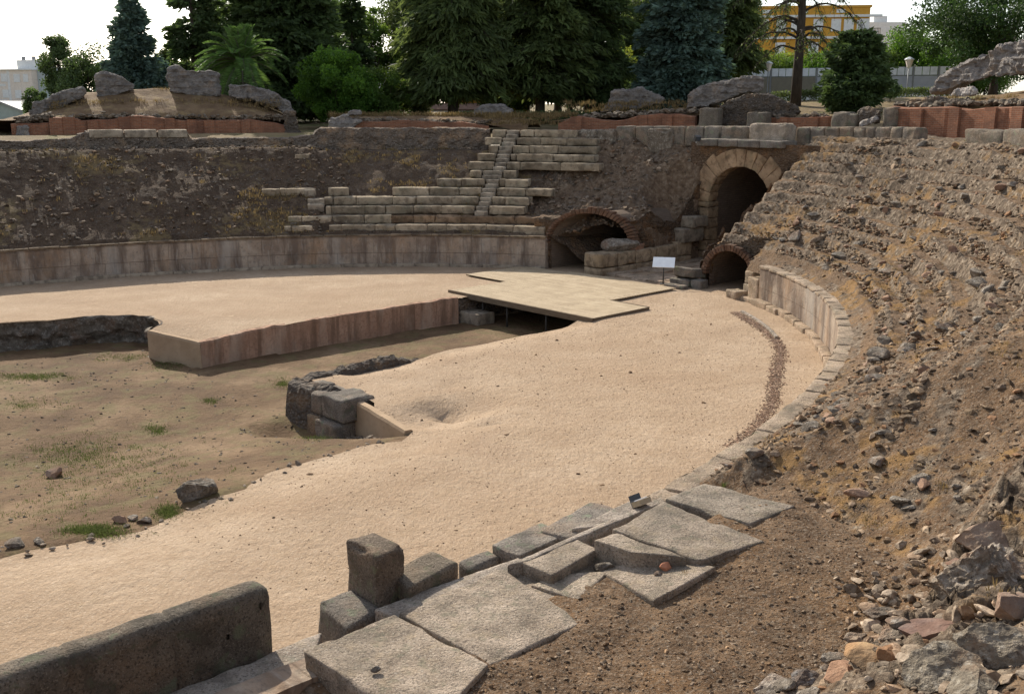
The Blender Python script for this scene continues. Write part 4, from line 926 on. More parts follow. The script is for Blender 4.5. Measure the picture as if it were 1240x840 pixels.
mt['vaultm'] = M('darkened_vault_masonry', [(.3, (.11, .078, .055)), (.7, (.20, .145, .10))], 1.5, coord='uv', layers=[(2., .5, .64, (.14, .10, .075), .6)], bump=[(10., .03)], brick=dict(w=.34, h=.12, m=.02, c1=(.22, .15, .105), c2=(.14, .10, .07), cm=(.12, .092, .07), amt=.6, d=.015))  # masonry colour darkened to deepen the shade inside the vaults
def front_left(B): return 31.2+(6.45-np.asarray(B))/(6.45-2.9)*(34.3-31.2)
la = thing('brick_arch', 'wide shadowed brick arch broken obliquely in the rubble left of the big gate', 'brick arch', tuple(W(33.4, 4.7, 0.)))
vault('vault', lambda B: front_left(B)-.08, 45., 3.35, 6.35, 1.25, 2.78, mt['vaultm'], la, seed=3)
def ring_obl(name, B0, B1, zs, zc, front, th, depth, mat, parent, n, jit, seed, legs=True, taper=None, zleg=0.):
    """voussoir ring: n separate brick wedges in one mesh, in the broken front plane"""
    r = np.random.default_rng(seed); bc = (B0+B1)/2; hw = (B1-B0)/2; b = MB()
    ang = np.linspace(0.0, pi, n+1)
    def pt(a, k, o):
        B = bc+(hw+k)*np.cos(a); Z = zs+(zc-zs+k)*np.sin(a); return B, Z
    for i in range(n):
        a0, a1 = ang[i]+.008, ang[i+1]-.008; t0 = th+r.uniform(-jit, jit); dd = r.uniform(-.03, .04)
        if taper: t0 *= taper((ang[i]+ang[i+1])/2)
        c = []
        for o in (depth, 0.):
            for (a, k) in ((a0, 0), (a1, 0), (a1, t0), (a0, t0)):
                B, Z = pt(a, k, o); c.append(W(float(front(B))-o*1.0+dd*(o > 0), B, Z+zleg*0))
        V, F = rblock(np.array(c), .12, .02, .012, 4, seed+i, maxn=3); g = r.uniform(.75, 1.2); b.add(V, F, None, np.array([.5, .52, .52])*g)
    return b.build(name, mat, parent, smooth=True, col=True)
mt['vouss'] = M('brick_voussoirs', [(.3, (.20, .10, .06)), (.5, (.30, .16, .10)), (.75, (.36, .22, .15))], 5., layers=[(3., .5, .66, (.22, .17, .13), .6)], bump=[(20., .02)], attr='mul')
ring_obl('arch_ring', 3.3, 6.4, 1.25, 2.78, front_left, .30, .35, mt['vouss'], la, 34, .05, 500, taper=lambda a: .35+.65*min(1, max(0, (a-.5)/1.2)))
fA = np.linspace(0, 1, 20); fB = np.linspace(0, 1, 14); V = []
for a_ in fA:
    Bq = 6.42-1.75*fB; Aq = front_left(Bq)*(1-a_)-.25*(1-a_)+40*a_; zq = np.maximum(-.12, (1.75-.6*a_)*(1-fB)**.85-.05); q = W(Aq, Bq, zq); V.append(q+np.stack([fbm(q*2, 4, 1), fbm(q*2, 4, 2), fbm(q*2.2, 4, 3)], -1)*.16)
mesh('rubble_fill', np.vstack(V), gridF(20, 14), mt['rubble_wall'], la, False, colr=np.tile(np.array([.95, .78, .62]), (280, 1)))
# brick legs
for (B0, B1, zt) in ((3.02, 3.3, 1.25),):
    c = ab8(0, 0, 0, 0, 0, 0); f0, f1 = front_left(B0), front_left(B1)
    c = np.vstack([W([f0-.3, f1-.3, f1+.4, f0+.4], [B0, B1, B1, B0], -.1), W([f0-.3, f1-.3, f1+.4, f0+.4], [B0, B1, B1, B0], zt)])
    V, F = rblock(c[[0, 3, 2, 1, 4, 7, 6, 5]], .1, .03, .03, 4, 555); mesh('arch_leg', V, F, mt['vouss'], la, True, colr=np.full((len(V), 3), .9))
# rubble face filling the broken front around the opening
def facade(name, P0, P1, hole, ztop, mat, parent, cell=.09, amp=.12, seed=0, label=None, cat=None, tint=(1, 1, 1), lean_=.12):
    """upright ragged face between plan points P0,P1 (arena axes); hole(B,z) True inside the opening; ztop(B)"""
    P0 = np.array(P0); P1 = np.array(P1); L = np.hypot(*(P1-P0)); n = int(L/cell)+1; zz = np.arange(-.15, 6.2, cell); f = np.linspace(0, 1, n)
    fg, zg = np.meshgrid(f, zz, indexing='ij'); A = P0[0]+(P1[0]-P0[0])*fg; B = P0[1]+(P1[1]-P0[1])*fg
    nA, nB = (P1-P0)[1]/L, -(P1-P0)[0]/L
    if nA > 0: nA, nB = -nA, -nB
    top = ztop(A, B, fg)
    k = (zg < top) & ~hole(A, B, zg, fg)
    q = np.stack([A.ravel(), B.ravel(), zg.ravel()], -1); w1, w2, wc = worley(q*3.5, seed); d = amp*(fbm(q*1.6, 4, seed)*1.2+(wc-.5)*.7+np.minimum(w2-w1, .25)).reshape(A.shape)
    lean = np.maximum(0, zg-1.)*(-lean_)
    A = A+nA*(d+lean); B = B+nB*(d+lean)
    V = W(A.ravel(), B.ravel(), zg.ravel()); F = gridF(n, len(zz), k); c = np.arange(len(V))
    for _ in range(400):
        mn = c[F].min(1); c2 = c.copy(); np.minimum.at(c2, F.ravel(), np.repeat(mn, 4))
        if (c2 == c).all(): break
        c = c2
    fc = c[F[:, 0]]; vals, cnt = np.unique(fc, return_counts=True); F = F[fc == vals[cnt.argmax()]]; V, F = compact(V, F)
    o = mesh(name, V, F, mat, parent, False, colr=np.tile(np.array(tint), (len(V), 1)), base=parent is None)
    if label: tag(o, label, cat)
    return o
def bank_top(D, A, B):
    q = W(A.ravel(), B.ravel()); t_, s_ = near(q[:, 0], q[:, 1]); return bil(D, t_, s_).reshape(A.shape)+.12
hl = lambda A, B, z, f: (np.abs(B-4.85) < 1.46) & (z < np.where(z < 1.25, 9, 1.25+1.60*np.sqrt(np.maximum(0, 1-((B-4.85)/1.50)**2))))
facade('rubble_face', (30.2, 7.6), (34.45, 2.73), hl, lambda A, B, f: np.clip(bank_top(LB, A, B), 1.6, 4.6), mt['rubble_wall'], la, amp=.13, seed=7, tint=(.95, .8, .66))
# corridor flank behind the left chamber
V = []; 
fl = np.array(densify([(33.8, 3.26), (39.4, 3.3)], .1)); zt = np.clip(bank_top(LB, fl[:, 0], fl[:, 1]+.45), 1.8, 6.3); zt = np.convolve(np.pad(zt, 8, 'edge'), np.ones(17)/17, 'valid')+.12*vn(np.stack([fl[:, 0]*3, 0*zt, 0*zt], -1), 4)
V, F, U = strip(np.array(fl), zt, -.1, 46, .22, 9, 0., 1.3)
fo = mesh('corridor_flank', V, F, mt['rubble_wall'], la, False, colr=np.tile(np.array([.95, .8, .66]), (len(V), 1)))
# low wall that remains of the partition
lw = thing('low_wall', 'low squared ashlar wall in front of the shadowed left arch', 'stone wall', tuple(W(34, 3.5, 0.)))
Al = 31.25; k = 0
while Al < 38.3:
    dA = min(RNG.uniform(1., 1.7), 38.5-Al); 
    for (z0, z1) in ((-.15, .30), (.31, .98+.10*sst(35, 37.5, Al))):
        V, F = rblock(ab8(Al+.01, Al+dA-.01, 2.9+(.03 if z0 > 0 else -.02), 4.1, z0, z1+RNG.uniform(-.02, .02)), .14, .05, .03, 3, 520+k, chip=.05); mesh('block', V, F, mt['seat'], lw, True, colr=np.tile(np.array([1.1, 1.02, .9])*RNG.uniform(.85, 1.1), (len(V), 1))); k += 1
    Al += dA
p = W(33.3, 3.5, 1.); V, F = rock(3, 33, 12, .7, .06, 1.5); o = mesh('boulder', V*.5+p+[0, 0, .22], F, mt['rockgrey'], smooth=False, base=True, colr=np.full((len(V), 3), 1.2)); tag(o, 'rounded grey rubble lump resting on the low ashlar wall', 'boulder')
for k, (a, l) in enumerate([((37.4, 39.2, 2.75, 4.3, 1.0, 1.75), 'large dark ashlar block against the left foot of the big gate, lower of two'), ((37.9, 39.3, 2.6, 4.2, 1.77, 2.35), 'dark ashlar slab against the left foot of the big gate, upper of two')]):
    blk('ashlar_block', ab8(*a), mt['seat'], l, 'stone block', 'ashlar blocks at the gate foot', seed=540+k, r=.06, amp=.04, shade=.85)

# ------------------------------------------------------------------ big gate arch
GA = 39.5; gB0, gB1 = -1.05, 2.75; gzs, gzc = 3.05, 4.98; gc = (gB0+gB1)/2; gr_ = (gB1-gB0)/2
ga = thing('gate_arch', 'tall ashlar gate arch with a wedge-stone ring and flat cornice', 'stone arch', tuple(W(GA, gc, 0.)))
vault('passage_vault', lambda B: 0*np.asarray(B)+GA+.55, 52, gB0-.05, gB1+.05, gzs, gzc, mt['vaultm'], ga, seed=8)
n = 13; ang = np.linspace(0, pi, n+1)
for i in range(n):
    a0, a1 = ang[i]+.002, ang[i+1]-.002; th_ = .92 if i not in (0, n-1) else .8; c = []
    if i in (2, 3, n-3, n-4): th_ = 1.15
    for o in (0, .8):
        for (a, k) in ((a0, 0), (a1, 0), (a1, th_), (a0, th_)):
            c.append(W(GA-.06+o+RNG.uniform(-.02, .02)*0, gc+(gr_+k)*cos(a), min(gzs+(gzc-gzs+k)*sin(a), 5.93)))
    c = np.array(c); V, F = rblock(c, .12, .02, .03, 2.5, 560+i, chip=.04); mesh('voussoir', V, F, mt['seat'], ga, True, colr=np.tile(np.array([1.2, .98, .78])*RNG.uniform(.9, 1.1), (len(V), 1)))
for (B0, B1) in ((gB1, gB1+.95), (gB0-.95, gB0)):
    z0 = -.1
    while z0 < gzs-.1:
        h = min(RNG.uniform(.5, .72), gzs-z0); V, F = rblock(ab8(GA-.04, GA+.9, B0, B1+RNG.uniform(-.1, .15)*(B0 > 0), z0, z0+h-.012), .14, .04, .035, 2.5, int(600+z0*20+B0*3), chip=.05)
        mesh('jamb_block', V, F, mt['seat'], ga, True, colr=np.tile(np.array([1.12, .97, .8])*RNG.uniform(.8, 1.15), (len(V), 1))); z0 += h
sp = lambda A, B, z, f: ((np.abs(B-gc) < gr_+.5) & (z < np.where(z < gzs, 9, gzs+(gzc-gzs+.5)*np.sqrt(np.maximum(0, 1-((B-gc)/(gr_+.5))**2)))))
facade('spandrel', (GA+.04, gB1+1.35), (GA+.04, gB0-2.6), sp, lambda A, B, f: 0*A+6.17, mt['rubble_wall'], ga, amp=.06, seed=9, tint=(1.25, 1.0, .78), lean_=0.)
b = MB(); cB_ = [3.55, 2.2, .95, -.35, -1.75]
for k in range(4):
    V, F = rblock(ab8(GA-.28, GA+1.1, cB_[k+1]+.01, cB_[k]-.01, 5.95, 6.33), .14, .06, .03, 3, 640+k, chip=.04); mesh('cornice', V, F, mt['granite_dark'], ga, True, colr=np.full((len(V), 3), 1.25))
# right flank of the gate: terrace of the bank above the chamber
# right chamber
ra = thing('brick_arch', 'small low brick arch in the rubble at the end of the right podium wall', 'brick arch', tuple(W(32.8, -3.6, 0.)))
rB0, rB1 = -4.85, -2.4
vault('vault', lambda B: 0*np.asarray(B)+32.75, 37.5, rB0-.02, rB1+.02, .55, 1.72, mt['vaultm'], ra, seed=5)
ring_obl('arch_ring', rB0, rB1, .55, 1.72, lambda B: 32.72+0*np.asarray(B), .27, .30, mt['vouss'], ra, 25, .03, 660)
rc = (rB0+rB1)/2; rh = (rB1-rB0)/2+.12
hr = lambda A, B, z, f: (np.abs(B-rc) < rh) & (z < np.where(z < .55, 9, .55+1.30*np.sqrt(np.maximum(0, 1-((B-rc)/rh)**2))))
facade('rubble_face', (32.72, -1.75), (32.72, -5.6), hr, lambda A, B, f: np.clip(bank_top(RB, A+.15, np.minimum(B, -2.6))-.05, .2, 2.7)*sst(-1.8, -2.5, B+.15*np.sin(A*9+B*7))+.1, mt['rubble_wall'], ra, cell=.08, amp=.12, seed=12, tint=(1.05, .95, .82))
rp2 = np.array(densify([(32.6, -2.0), (39.4, -2.05)], .1)); zt = np.clip(bank_top(RB, rp2[:, 0], rp2[:, 1]-.55), 1., 6.2)
V, F, U = strip(rp2[::-1], zt[::-1], -.1, 40, .2, 13, 0, 1.3)
mesh('corridor_flank', V, F, mt['rubble_wall'], ra, False, colr=np.tile(np.array([1., .85, .7]), (len(V), 1)))
# blocks left of the right arch, on the sand
for k, (c, l) in enumerate([((31.55, 32.6, -2.05, -1.0, -.1, .30), 'flat squared block under a tilted one, left of the small brick arch'), ((31.75, 32.75, -2.2, -1.05, .32, .78), 'tilted squared block lying on another left of the small brick arch'), ((31.7, 32.3, -2.7, -2.1, -.1, .34), 'small rough stone at the left foot of the small brick arch'), ((31.0, 31.5, -2.2, -1.1, -.1, .12), 'thin sill slab on the sand before the small brick arch')]):
    C = ab8(*c)
    if k == 1: C[[0, 3, 4, 7], 2] += .06; C[[2, 6], 2] -= .2
    blk('ashlar_block', C, mt['granite_dark'], l, 'stone block', 'stone blocks beside the right arch', seed=680+k, r=.07, amp=.04, shade=1.3)
# paving slabs in the gate passage
n = 0
for Ai in np.arange(31.6, 38.8, 1.15):
    for Bi in np.arange(-1.6, 2.6, 1.0):
        if RNG.random() < .28: continue
        C = ab8(Ai, Ai+1.05+RNG.uniform(-.1, .05), Bi, Bi+.93, -.1, .045+RNG.uniform(-.01, .03)); C[:, :2] += RNG.normal(0, .03, (8, 2)); C[4:, 2] += RNG.normal(0, .012, 4); blk('paving_slab', C, mt['granite'], 'worn stone paving slab in the shaded gate passage behind the sign', 'paving slab', 'paving slabs in the gate passage', seed=700+n, r=.03, amp=.015, shade=1.0, tint=(1.05, .95, .85)); n += 1
# floodlight on the gate
p = W(39.1, 3.45, 6.2); 
def boxed(name, p, rz, dims, mat, label, cat, tilt=0.):
    b = MB(); b.box(-dims[0]/2, dims[0]/2, -dims[1]/2, dims[1]/2, 0, dims[2]); return b
fl_ = thing('floodlight', 'small dark floodlight at the left end of the gate cornice', 'floodlight', tuple(p), 0)
MB().box(-.16, .16, -.1, .1, .06, .32, M=lambda v: v@rotm(.4, .5).T+p).build('lamp_housing', mt['metal_dark'], fl_); MB().box(-.13, .13, -.112, -.102, .08, .30, M=lambda v: v@rotm(.4, .5).T+p).build('lens', mt['glass'], fl_); MB().box(-.03, .03, -.03, .03, -.1, .12, M=lambda v: v+p).build('bracket', mt['metal_grey'], fl_)

# ------------------------------------------------------------------ deck over the trench end
dk = thing('wooden_deck', 'weathered wooden plank deck over the end of the trench', 'wooden deck', tuple(W(27, 0, 0.)))
def deckpart(A0, A1, B0, B1, z, first):
    b = MB(); C = ab8(A0, A1, B0, B1, z-.05, z); U = np.array([(q[1], q[0]) for q in [(A0, B0), (A1, B0), (A1, B1), (A0, B1)]]*2)
    uvw = np.array([(AB(c[0], c[1])[1], AB(c[0], c[1])[0]) for c in C]); return C, uvw
b = MB()
for (A0, A1, B0, B1, z) in ((23., 30.8, -2., 4.5, .05), (23., 26.3, -4.1, -2.003, .05), (26.4, 30.4, 4.503, 7.4, .045)):
    C, U = deckpart(A0, A1, B0, B1, z, 1)
    b.add(C, np.array([(0, 3, 2, 1), (4, 5, 6, 7), (0, 1, 5, 4), (1, 2, 6, 5), (2, 3, 7, 6), (3, 0, 4, 7)]), U)
b.build('planks', mt['wood'], dk, uv=True)
MB().add(ab8(22.9, 23., -4.15, 4.55, -.17, .06), np.array([(0, 3, 2, 1), (4, 5, 6, 7), (0, 1, 5, 4), (1, 2, 6, 5), (2, 3, 7, 6), (3, 0, 4, 7)])).build('edge_beam', mt['wood_dark'], dk)
for (A0, A1, B0, B1) in ((26.32, 26.42, -4.1, -2.05), (23.02, 26.3, -4.16, -4.11)):
    MB().add(ab8(A0, A1, B0, B1, -.1, .056), np.array([(0, 3, 2, 1), (4, 5, 6, 7), (0, 1, 5, 4), (1, 2, 6, 5), (2, 3, 7, 6), (3, 0, 4, 7)])).build('edge_strip', mt['wood_dark'], dk)
for Bq in (-1.3, 1.05, 2.6): 
    q = W(23.25, Bq); MB().tube([(q[0], q[1], -1.3), (q[0], q[1], -.01)], .045, 8).build('post', mt['metal_dark'], dk, smooth=True)
for Bq in np.arange(-3.6, 4.4, 1.6): MB().add(ab8(23.02, 30.6 if Bq > -1.9 else 26.2, Bq, Bq+.12, -.2, -.004), np.array([(0, 3, 2, 1), (4, 5, 6, 7), (0, 1, 5, 4), (1, 2, 6, 5), (2, 3, 7, 6), (3, 0, 4, 7)])).build('joist', mt['wood_dark'], dk)

# information sign
p = at(803, 344, .02); sg_ = thing('information_sign', 'white tilted information panel on a thin post at the deck corner', 'sign', tuple(p))
MB().tube([(p[0], p[1], 0), (p[0], p[1], .95)], .028, 8).build('post', mt['metal_dark'], sg_, smooth=True)
MB().box(-.16, .16, -.16, .16, .0, .03, M=lambda v: v+p).build('base_plate', mt['metal_dark'], sg_)
ry = radians(-12); Rm = rotm(ry, 0)@np.array([[1, 0, 0], [0, cos(.62), -sin(.62)], [0, sin(.62), cos(.62)]])
pan = MB().box(-.50, .50, -.33, .33, 0, .03, M=lambda v: v@Rm.T+p+[0, 0, 1.0]).build('panel', mt['white'], sg_)
b = MB()
for k, y in enumerate(np.linspace(.22, -.26, 11)): 
    if k == 1: continue
    b.box(-.42, (.42 if k else .1) - (.3*((k*37) % 3 == 0)), y, y+(.012 if k else .035), .031, .034, M=lambda v: v@Rm.T+p+[0, 0, 1.0])
b.build('printed_lines', flat('grey_print', (.50, .51, .53)), pan)
# ------------------------------------------------------------------ tribune blocks in the foreground
def slab(name, px4, z, thick, mat, label, seed, cat='stone block', group='tribune blocks in the foreground', cell=.07, r=.03, amp=.015, chip=.04, shade=1., tint=(1, 1, 1), dz=None):
    T = np.array([at(u, v, zz) for (u, v), zz in zip(px4, np.broadcast_to(z, 4))]); 
    if dz is not None: T[:, 2] += dz
    return blk(name, quad8(T, thick), mat, label, cat, group, cell=cell, r=r, amp=amp, seed=seed, chip=chip, shade=shade, tint=tint)
G, D = mt['granite'], mt['granite_dark']
slab('granite_slab', [(366, 787), (478, 742), (592, 803), (520, 880)], 1.72, .75, G, 'big pale granite slab nearest the camera, with a dark cut left face', 1001, shade=.98, tint=(1, .96, .9), r=.03, cell=.06)
slab('granite_slab', [(482, 741), (608, 688), (706, 752), (594, 803)], 1.71, .6, G, 'pale worn granite slab right of the nearest slab across an open joint', 1002, shade=.95, tint=(1, .96, .9), cell=.06)
slab('granite_slab', [(722, 687), (767, 668), (868, 685), (792, 726)], [1.67, 1.67, 1.88, 1.76], .5, G, 'low flat granite slab at the foot of the right notched block, buried in soil', 1003, shade=1.0, tint=(1, .96, .9), r=.03)
slab('granite_slab', [(600, 694), (722, 640), (768, 672), (660, 730)], 1.60, .5, G, 'flat granite bed course showing between the notched blocks and the pale slabs', 1019, shade=.9, tint=(1, .96, .9))
slab('granite_slab', [(642, 707), (670, 694), (738, 690), (702, 726)], [1.64, 1.64, 1.66, 1.65], .5, G, 'small pale slab at the foot of the left notched block', 1018, shade=1.1, tint=(1, .97, .9), r=.03)
slab('granite_block', [(629, 679), (699, 652), (724, 664), (669, 696)], 1.79, .6, G, 'granite block with a dark notch face, left of two in the middle tier', 1004, shade=.88, tint=(1, .97, .91))
slab('granite_block', [(719, 653), (747, 643), (834, 674), (765, 668)], 1.95, .6, G, 'narrow granite block with a square dark end face, right of two in the middle tier', 1005, shade=.88, tint=(1, .97, .91))
slab('granite_slab', [(741, 640), (804, 605), (927, 654), (848, 677)], 1.945, .5, G, 'broad flat granite slab behind the right notched block', 1006, shade=.82, tint=(1, .97, .92))
slab('granite_slab', [(805, 603), (853, 584), (963, 612), (909, 633)], 1.94, .5, G, 'large grey granite slab at the far end of the tribune by the rubble', 1007, shade=.76, tint=(1, .99, .95))
slab('granite_slab', [(612, 684), (800, 601), (806, 606), (640, 678)], 1.80, .4, G, 'narrow granite strip between the two coping rows', 1008, shade=.95)
slab('granite_slab', [(452, 737), (640, 668), (650, 680), (486, 748)], 1.62, .5, G, 'long narrow granite strip behind the square block', 1009, shade=.95)
slab('coping_stone', [(594, 658), (655, 632), (690, 645), (630, 672)], 1.66, .35, D, 'low coping stone with a small dark end, left of two on the edge', 1010, shade=1.5)
slab('coping_stone', [(652, 640), (715, 607), (760, 617), (690, 650)], 1.72, .35, D, 'low coping stone with a small dark end, right of two on the edge', 1011, shade=1.5)
slab('coping_stone', [(553, 678), (592, 663), (608, 672), (570, 690)], 1.55, .5, D, 'small rounded coping stone right of the long low block', 1012, shade=1.25, r=.08)
slab('coping_stone', [(690, 640), (775, 600), (790, 607), (738, 635)], 1.78, .3, G, 'narrow edge stone beside the fallen lamp', 1016, shade=.95)
slab('granite_block', [(417, 652), (452, 640), (492, 658), (458, 674)], 2.24, .95, D, 'upright square granite block standing alone on the tribune edge', 1013, shade=1.15, tint=(1.08, .97, .86), r=.07, amp=.03, cell=.06, chip=.1)
slab('granite_block', [(470, 690), (523, 664), (556, 680), (494, 712)], 1.78, .75, D, 'long low granite block right behind the upright square block', 1014, shade=1.15, tint=(1.04, .98, .88), r=.05)
slab('granite_block', [(383, 724), (428, 712), (462, 735), (420, 760)], 1.52, .7, D, 'dark granite block under the left foot of the upright square block', 1015, shade=1.2, r=.05)
slab('granite_slab', [(185, 845), (390, 764), (378, 800), (300, 900)], 1.36, .7, G, 'low pale slab along the foot of the parapet', 1017, shade=1.05, cell=.07)
# parapet: three blocks with rounded top
q0 = at(335, 775, 1.45); q0 = q0[:2]; d_ = at(0, 860, 1.55)[:2]-q0
tdir = np.array([-CP, -SP]); tdir /= np.hypot(*tdir); nrm_ = np.array([-tdir[1], tdir[0]]); nrm_ = nrm_ if nrm_[1] > 0 else -nrm_
pp = thing('parapet_wall', 'thick round-topped granite parapet on the near podium edge', 'parapet', (q0[0], q0[1], 1.1))
Lp = 5.2; a = q0; b_ = q0+tdir*Lp; th_ = .44
C = np.array([[*(a), 1.0], [*(b_), 1.0], [*(b_+nrm_*th_), 1.0], [*(a+nrm_*th_), 1.0]]); T = C.copy(); T[:, 2] = 2.22; C8 = np.vstack([C, T])
if (b_-a)[0]*nrm_[1]-(b_-a)[1]*nrm_[0] < 0: C8 = C8[[0, 3, 2, 1, 4, 7, 6, 5]]
V, F = rblock(C8, .034, .17, .02, 3, 1030, chip=0, maxn=170)
lx = (V[:, :2]-q0)@tdir; ctr = np.column_stack([q0+np.outer(lx, tdir)+nrm_*th_*.5, np.clip(V[:, 2], 1.0, 1.9)]); nv = V-ctr; nv /= np.linalg.norm(nv, axis=1)[:, None]
for k, j in enumerate((1.33, 2.55, 3.8)):
    jw = lx-j-.02*np.sin(V[:, 2]*7+k); V = V-nv*(.035*np.exp(-(jw/.022)**2)*(np.abs(lx-j) < .3))[:, None]; V[:, 2] -= .03*(fbm(np.stack([lx*1.2, 0*lx, 0*lx], -1), 2, 5))*0
g = 1+.10*vn(np.stack([np.floor((lx+1.2)/1.27), 0*lx, 0*lx], -1)*3.3, 4)
mesh('parapet_block', V, F, D, pp, True, colr=np.outer(g, [1., .97, .9]))
# fallen lamp
p = at(778, 611, 1.83); lf = thing('fallen_lamp', 'small broken floodlight lying open on the edge stones', 'lamp', tuple(p), .6)
Rl = rotm(.75, -.5)
MB().box(-.13, .13, -.10, .10, 0, .09, M=lambda v: v@Rl.T+p).build('housing', flat('tan_metal', (.40, .31, .20), .4), lf); MB().box(-.13, .13, .10, .115, .0, .2, M=lambda v: v@Rl.T+p).build('lens', mt['glass'], lf); MB().box(-.14, .14, -.02, .02, .091, .105, M=lambda v: v@Rl.T+p).build('frame', mt['white'], lf)
lone('terracotta_lump', 806, 692, 1.73, .065, mt['terracotta'], 'small round orange terracotta lump on the granite slab', 1050, .9, 3, 'stone', sink=.05)
lone('stone', 797, 697, 1.73, .05, mt['rockgrey'], 'small dark stone beside the terracotta lump', 1051, .8, 2, 'stone', sink=.05)
lone('stone', 456, 812, 1.74, .045, mt['rockgrey'], 'small grey stone lying on the nearest pale slab', 1052, .6, 2, 'stone', sink=.1)
lone('stone', 731, 690, 1.62, .12, mt['rockgrey'], 'grey lump of mortar at the foot of the notched block', 1053, .5, 3, 'stone', sink=.2)
# near rubble heap at lower right
def sz_at(x, y):
    t_, s_ = near(np.array([x]), np.array([y])); return float(bil(RB, t_ if t_[0] < 0 else t_-360, s_)[0])
def on_bank(u, v):
    z = 2.5
    for _ in range(25):
        p = at(u, v, z); z = z*.5+.5*sz_at(p[0], p[1])
    return at(u, v, z)
big = [(1145, 778, .30, 'rust', .55, 'purple-brown angular slab of stone in the near right rubble heap', 1.5, (.62, .58, .62)), (1185, 722, .46, 'rockgrey', .8, 'large pale lump of rubble concrete in the near right heap', 1.2, (1.55, 1.5, 1.45)), (1195, 655, .30, 'rust', .7, 'flat tan stone at the top of the near right heap', 1.6, (1.0, 1.08, 1.1)),
       (1075, 795, .10, 'rust', .9, 'small upright orange stone left of the purple-brown slab', .8, (1.1, .9, .65)), (1050, 800, .17, 'rust', .5, 'yellowish flat stone left of the small upright orange stone', 1.6, (1.2, 1.1, .8)), (1140, 822, .27, 'rockgrey', .6, 'grey stone in front of the purple-brown slab', 1.5, (1.3, 1.3, 1.25)),
       (940, 834, .16, 'rockgrey', .7, 'pale angular stone at the bottom edge of the photo', 1.2, (1.7, 1.7, 1.75)), (975, 826, .13, 'rockgrey', .4, 'thin slate-grey stone leaning beside the pale angular stone', 1.9, (.9, .95, 1.05)), (1020, 820, .16, 'rust', .5, 'flat brown stone at the bottom edge left of the heap', 1.5, (1.1, 1., .9)),
       (1225, 800, .3, 'rockgrey', .7, 'rough grey stone at the right edge of the near heap', 1.3, (1.4, 1.4, 1.35)), (1010, 800, .12, 'rockgrey', .6, 'small grey stone at the foot of the near heap', 1.3, (1.2, 1.2, 1.2)), (1065, 745, .14, 'rockgrey', .5, 'dark grey stone at the left edge of the near heap', 1.5, (.9, .9, .9)), (1160, 690, .17, 'rust', .7, 'reddish block bedded in the pale rubble concrete', 1.2, (.85, .78, .75)),
       (1213, 690, .15, 'rockgrey', .7, 'grey stone beside the flat tan stone on the heap', 1.3, (1.3, 1.3, 1.3)), (1040, 775, .1, 'rockgrey', .5, 'grey flat chip left of the near heap', 1.4, (1.2, 1.15, 1.1)), (1085, 770, .13, 'rockgrey', .7, 'pale stone between the dark stone and the heap', 1.3, (1.5, 1.45, 1.4)), (1230, 740, .2, 'rust', .7, 'orange-grey stone at the right edge beside the pale lump', 1.2, (.9, .9, .88)), (1180, 834, .22, 'rockgrey', .6, 'broad grey stone at the bottom right corner', 1.6, (1.15, 1.15, 1.1))]
for k, (u, v, s_, m_, fl2, l, el, ti) in enumerate(big):
    p = on_bank(u, v); V, F = rock(5 if s_ > .25 else 4, 1100+k+(40 if k == 2 else 0), 12, fl2, .05, el); V = (V*s_)@rotm(RNG.uniform(-.5, .5)+.3, RNG.normal(0, .2)).T+p; V[:, 2] += s_*fl2*(.35 if k != 2 else -.05)
    if m_ == 'rockgrey': V = V+(V-p)/s_*((ridged(V*5, 4, k)-.3)*.035+(.06 if s_ > .4 else 0)*(ridged(V*9, 3, k+4)-.3)+(.05 if s_ > .4 else 0)*(worley(V*7, k)[2]-.5))[:, None]
    col = np.tile(np.array(ti), (len(V), 1)); o = mesh('rock', V, F, mt['rockgrey'] if m_ == 'rockgrey' else mt['rust_mul'], smooth=False, base=True, colr=col); tag(o, l, 'rock', 'rocks of the near rubble heap')
n = 900; uu = RNG.normal(1140, 70, n); vv2 = RNG.normal(770, 60, n); m = (uu > 1010) & (uu < 1260) & (vv2 < 860) & (vv2-640 > (1240-uu)*.35-40); P = np.array([on_bank(a, b) for a, b in zip(uu[m][:420], vv2[m][:420])])
sz2 = .02+.09*RNG.random(len(P))**2.5; V, F, C = scatter(P+np.array([0, 0, .02]), sz2, 2, 77, shade=(.6, 1.3), tint=[(1, .97, .93), (1.1, 1.07, 1.02), (1, .86, .75), (.85, .84, .83), (1.2, 1.15, 1.1), (.7, .66, .62)])
tag(mesh('heap_rubble', V, F, mt['rubble'], smooth=False, colr=C), 'small rubble filling the near heap at lower right', 'stones', kind='stuff')
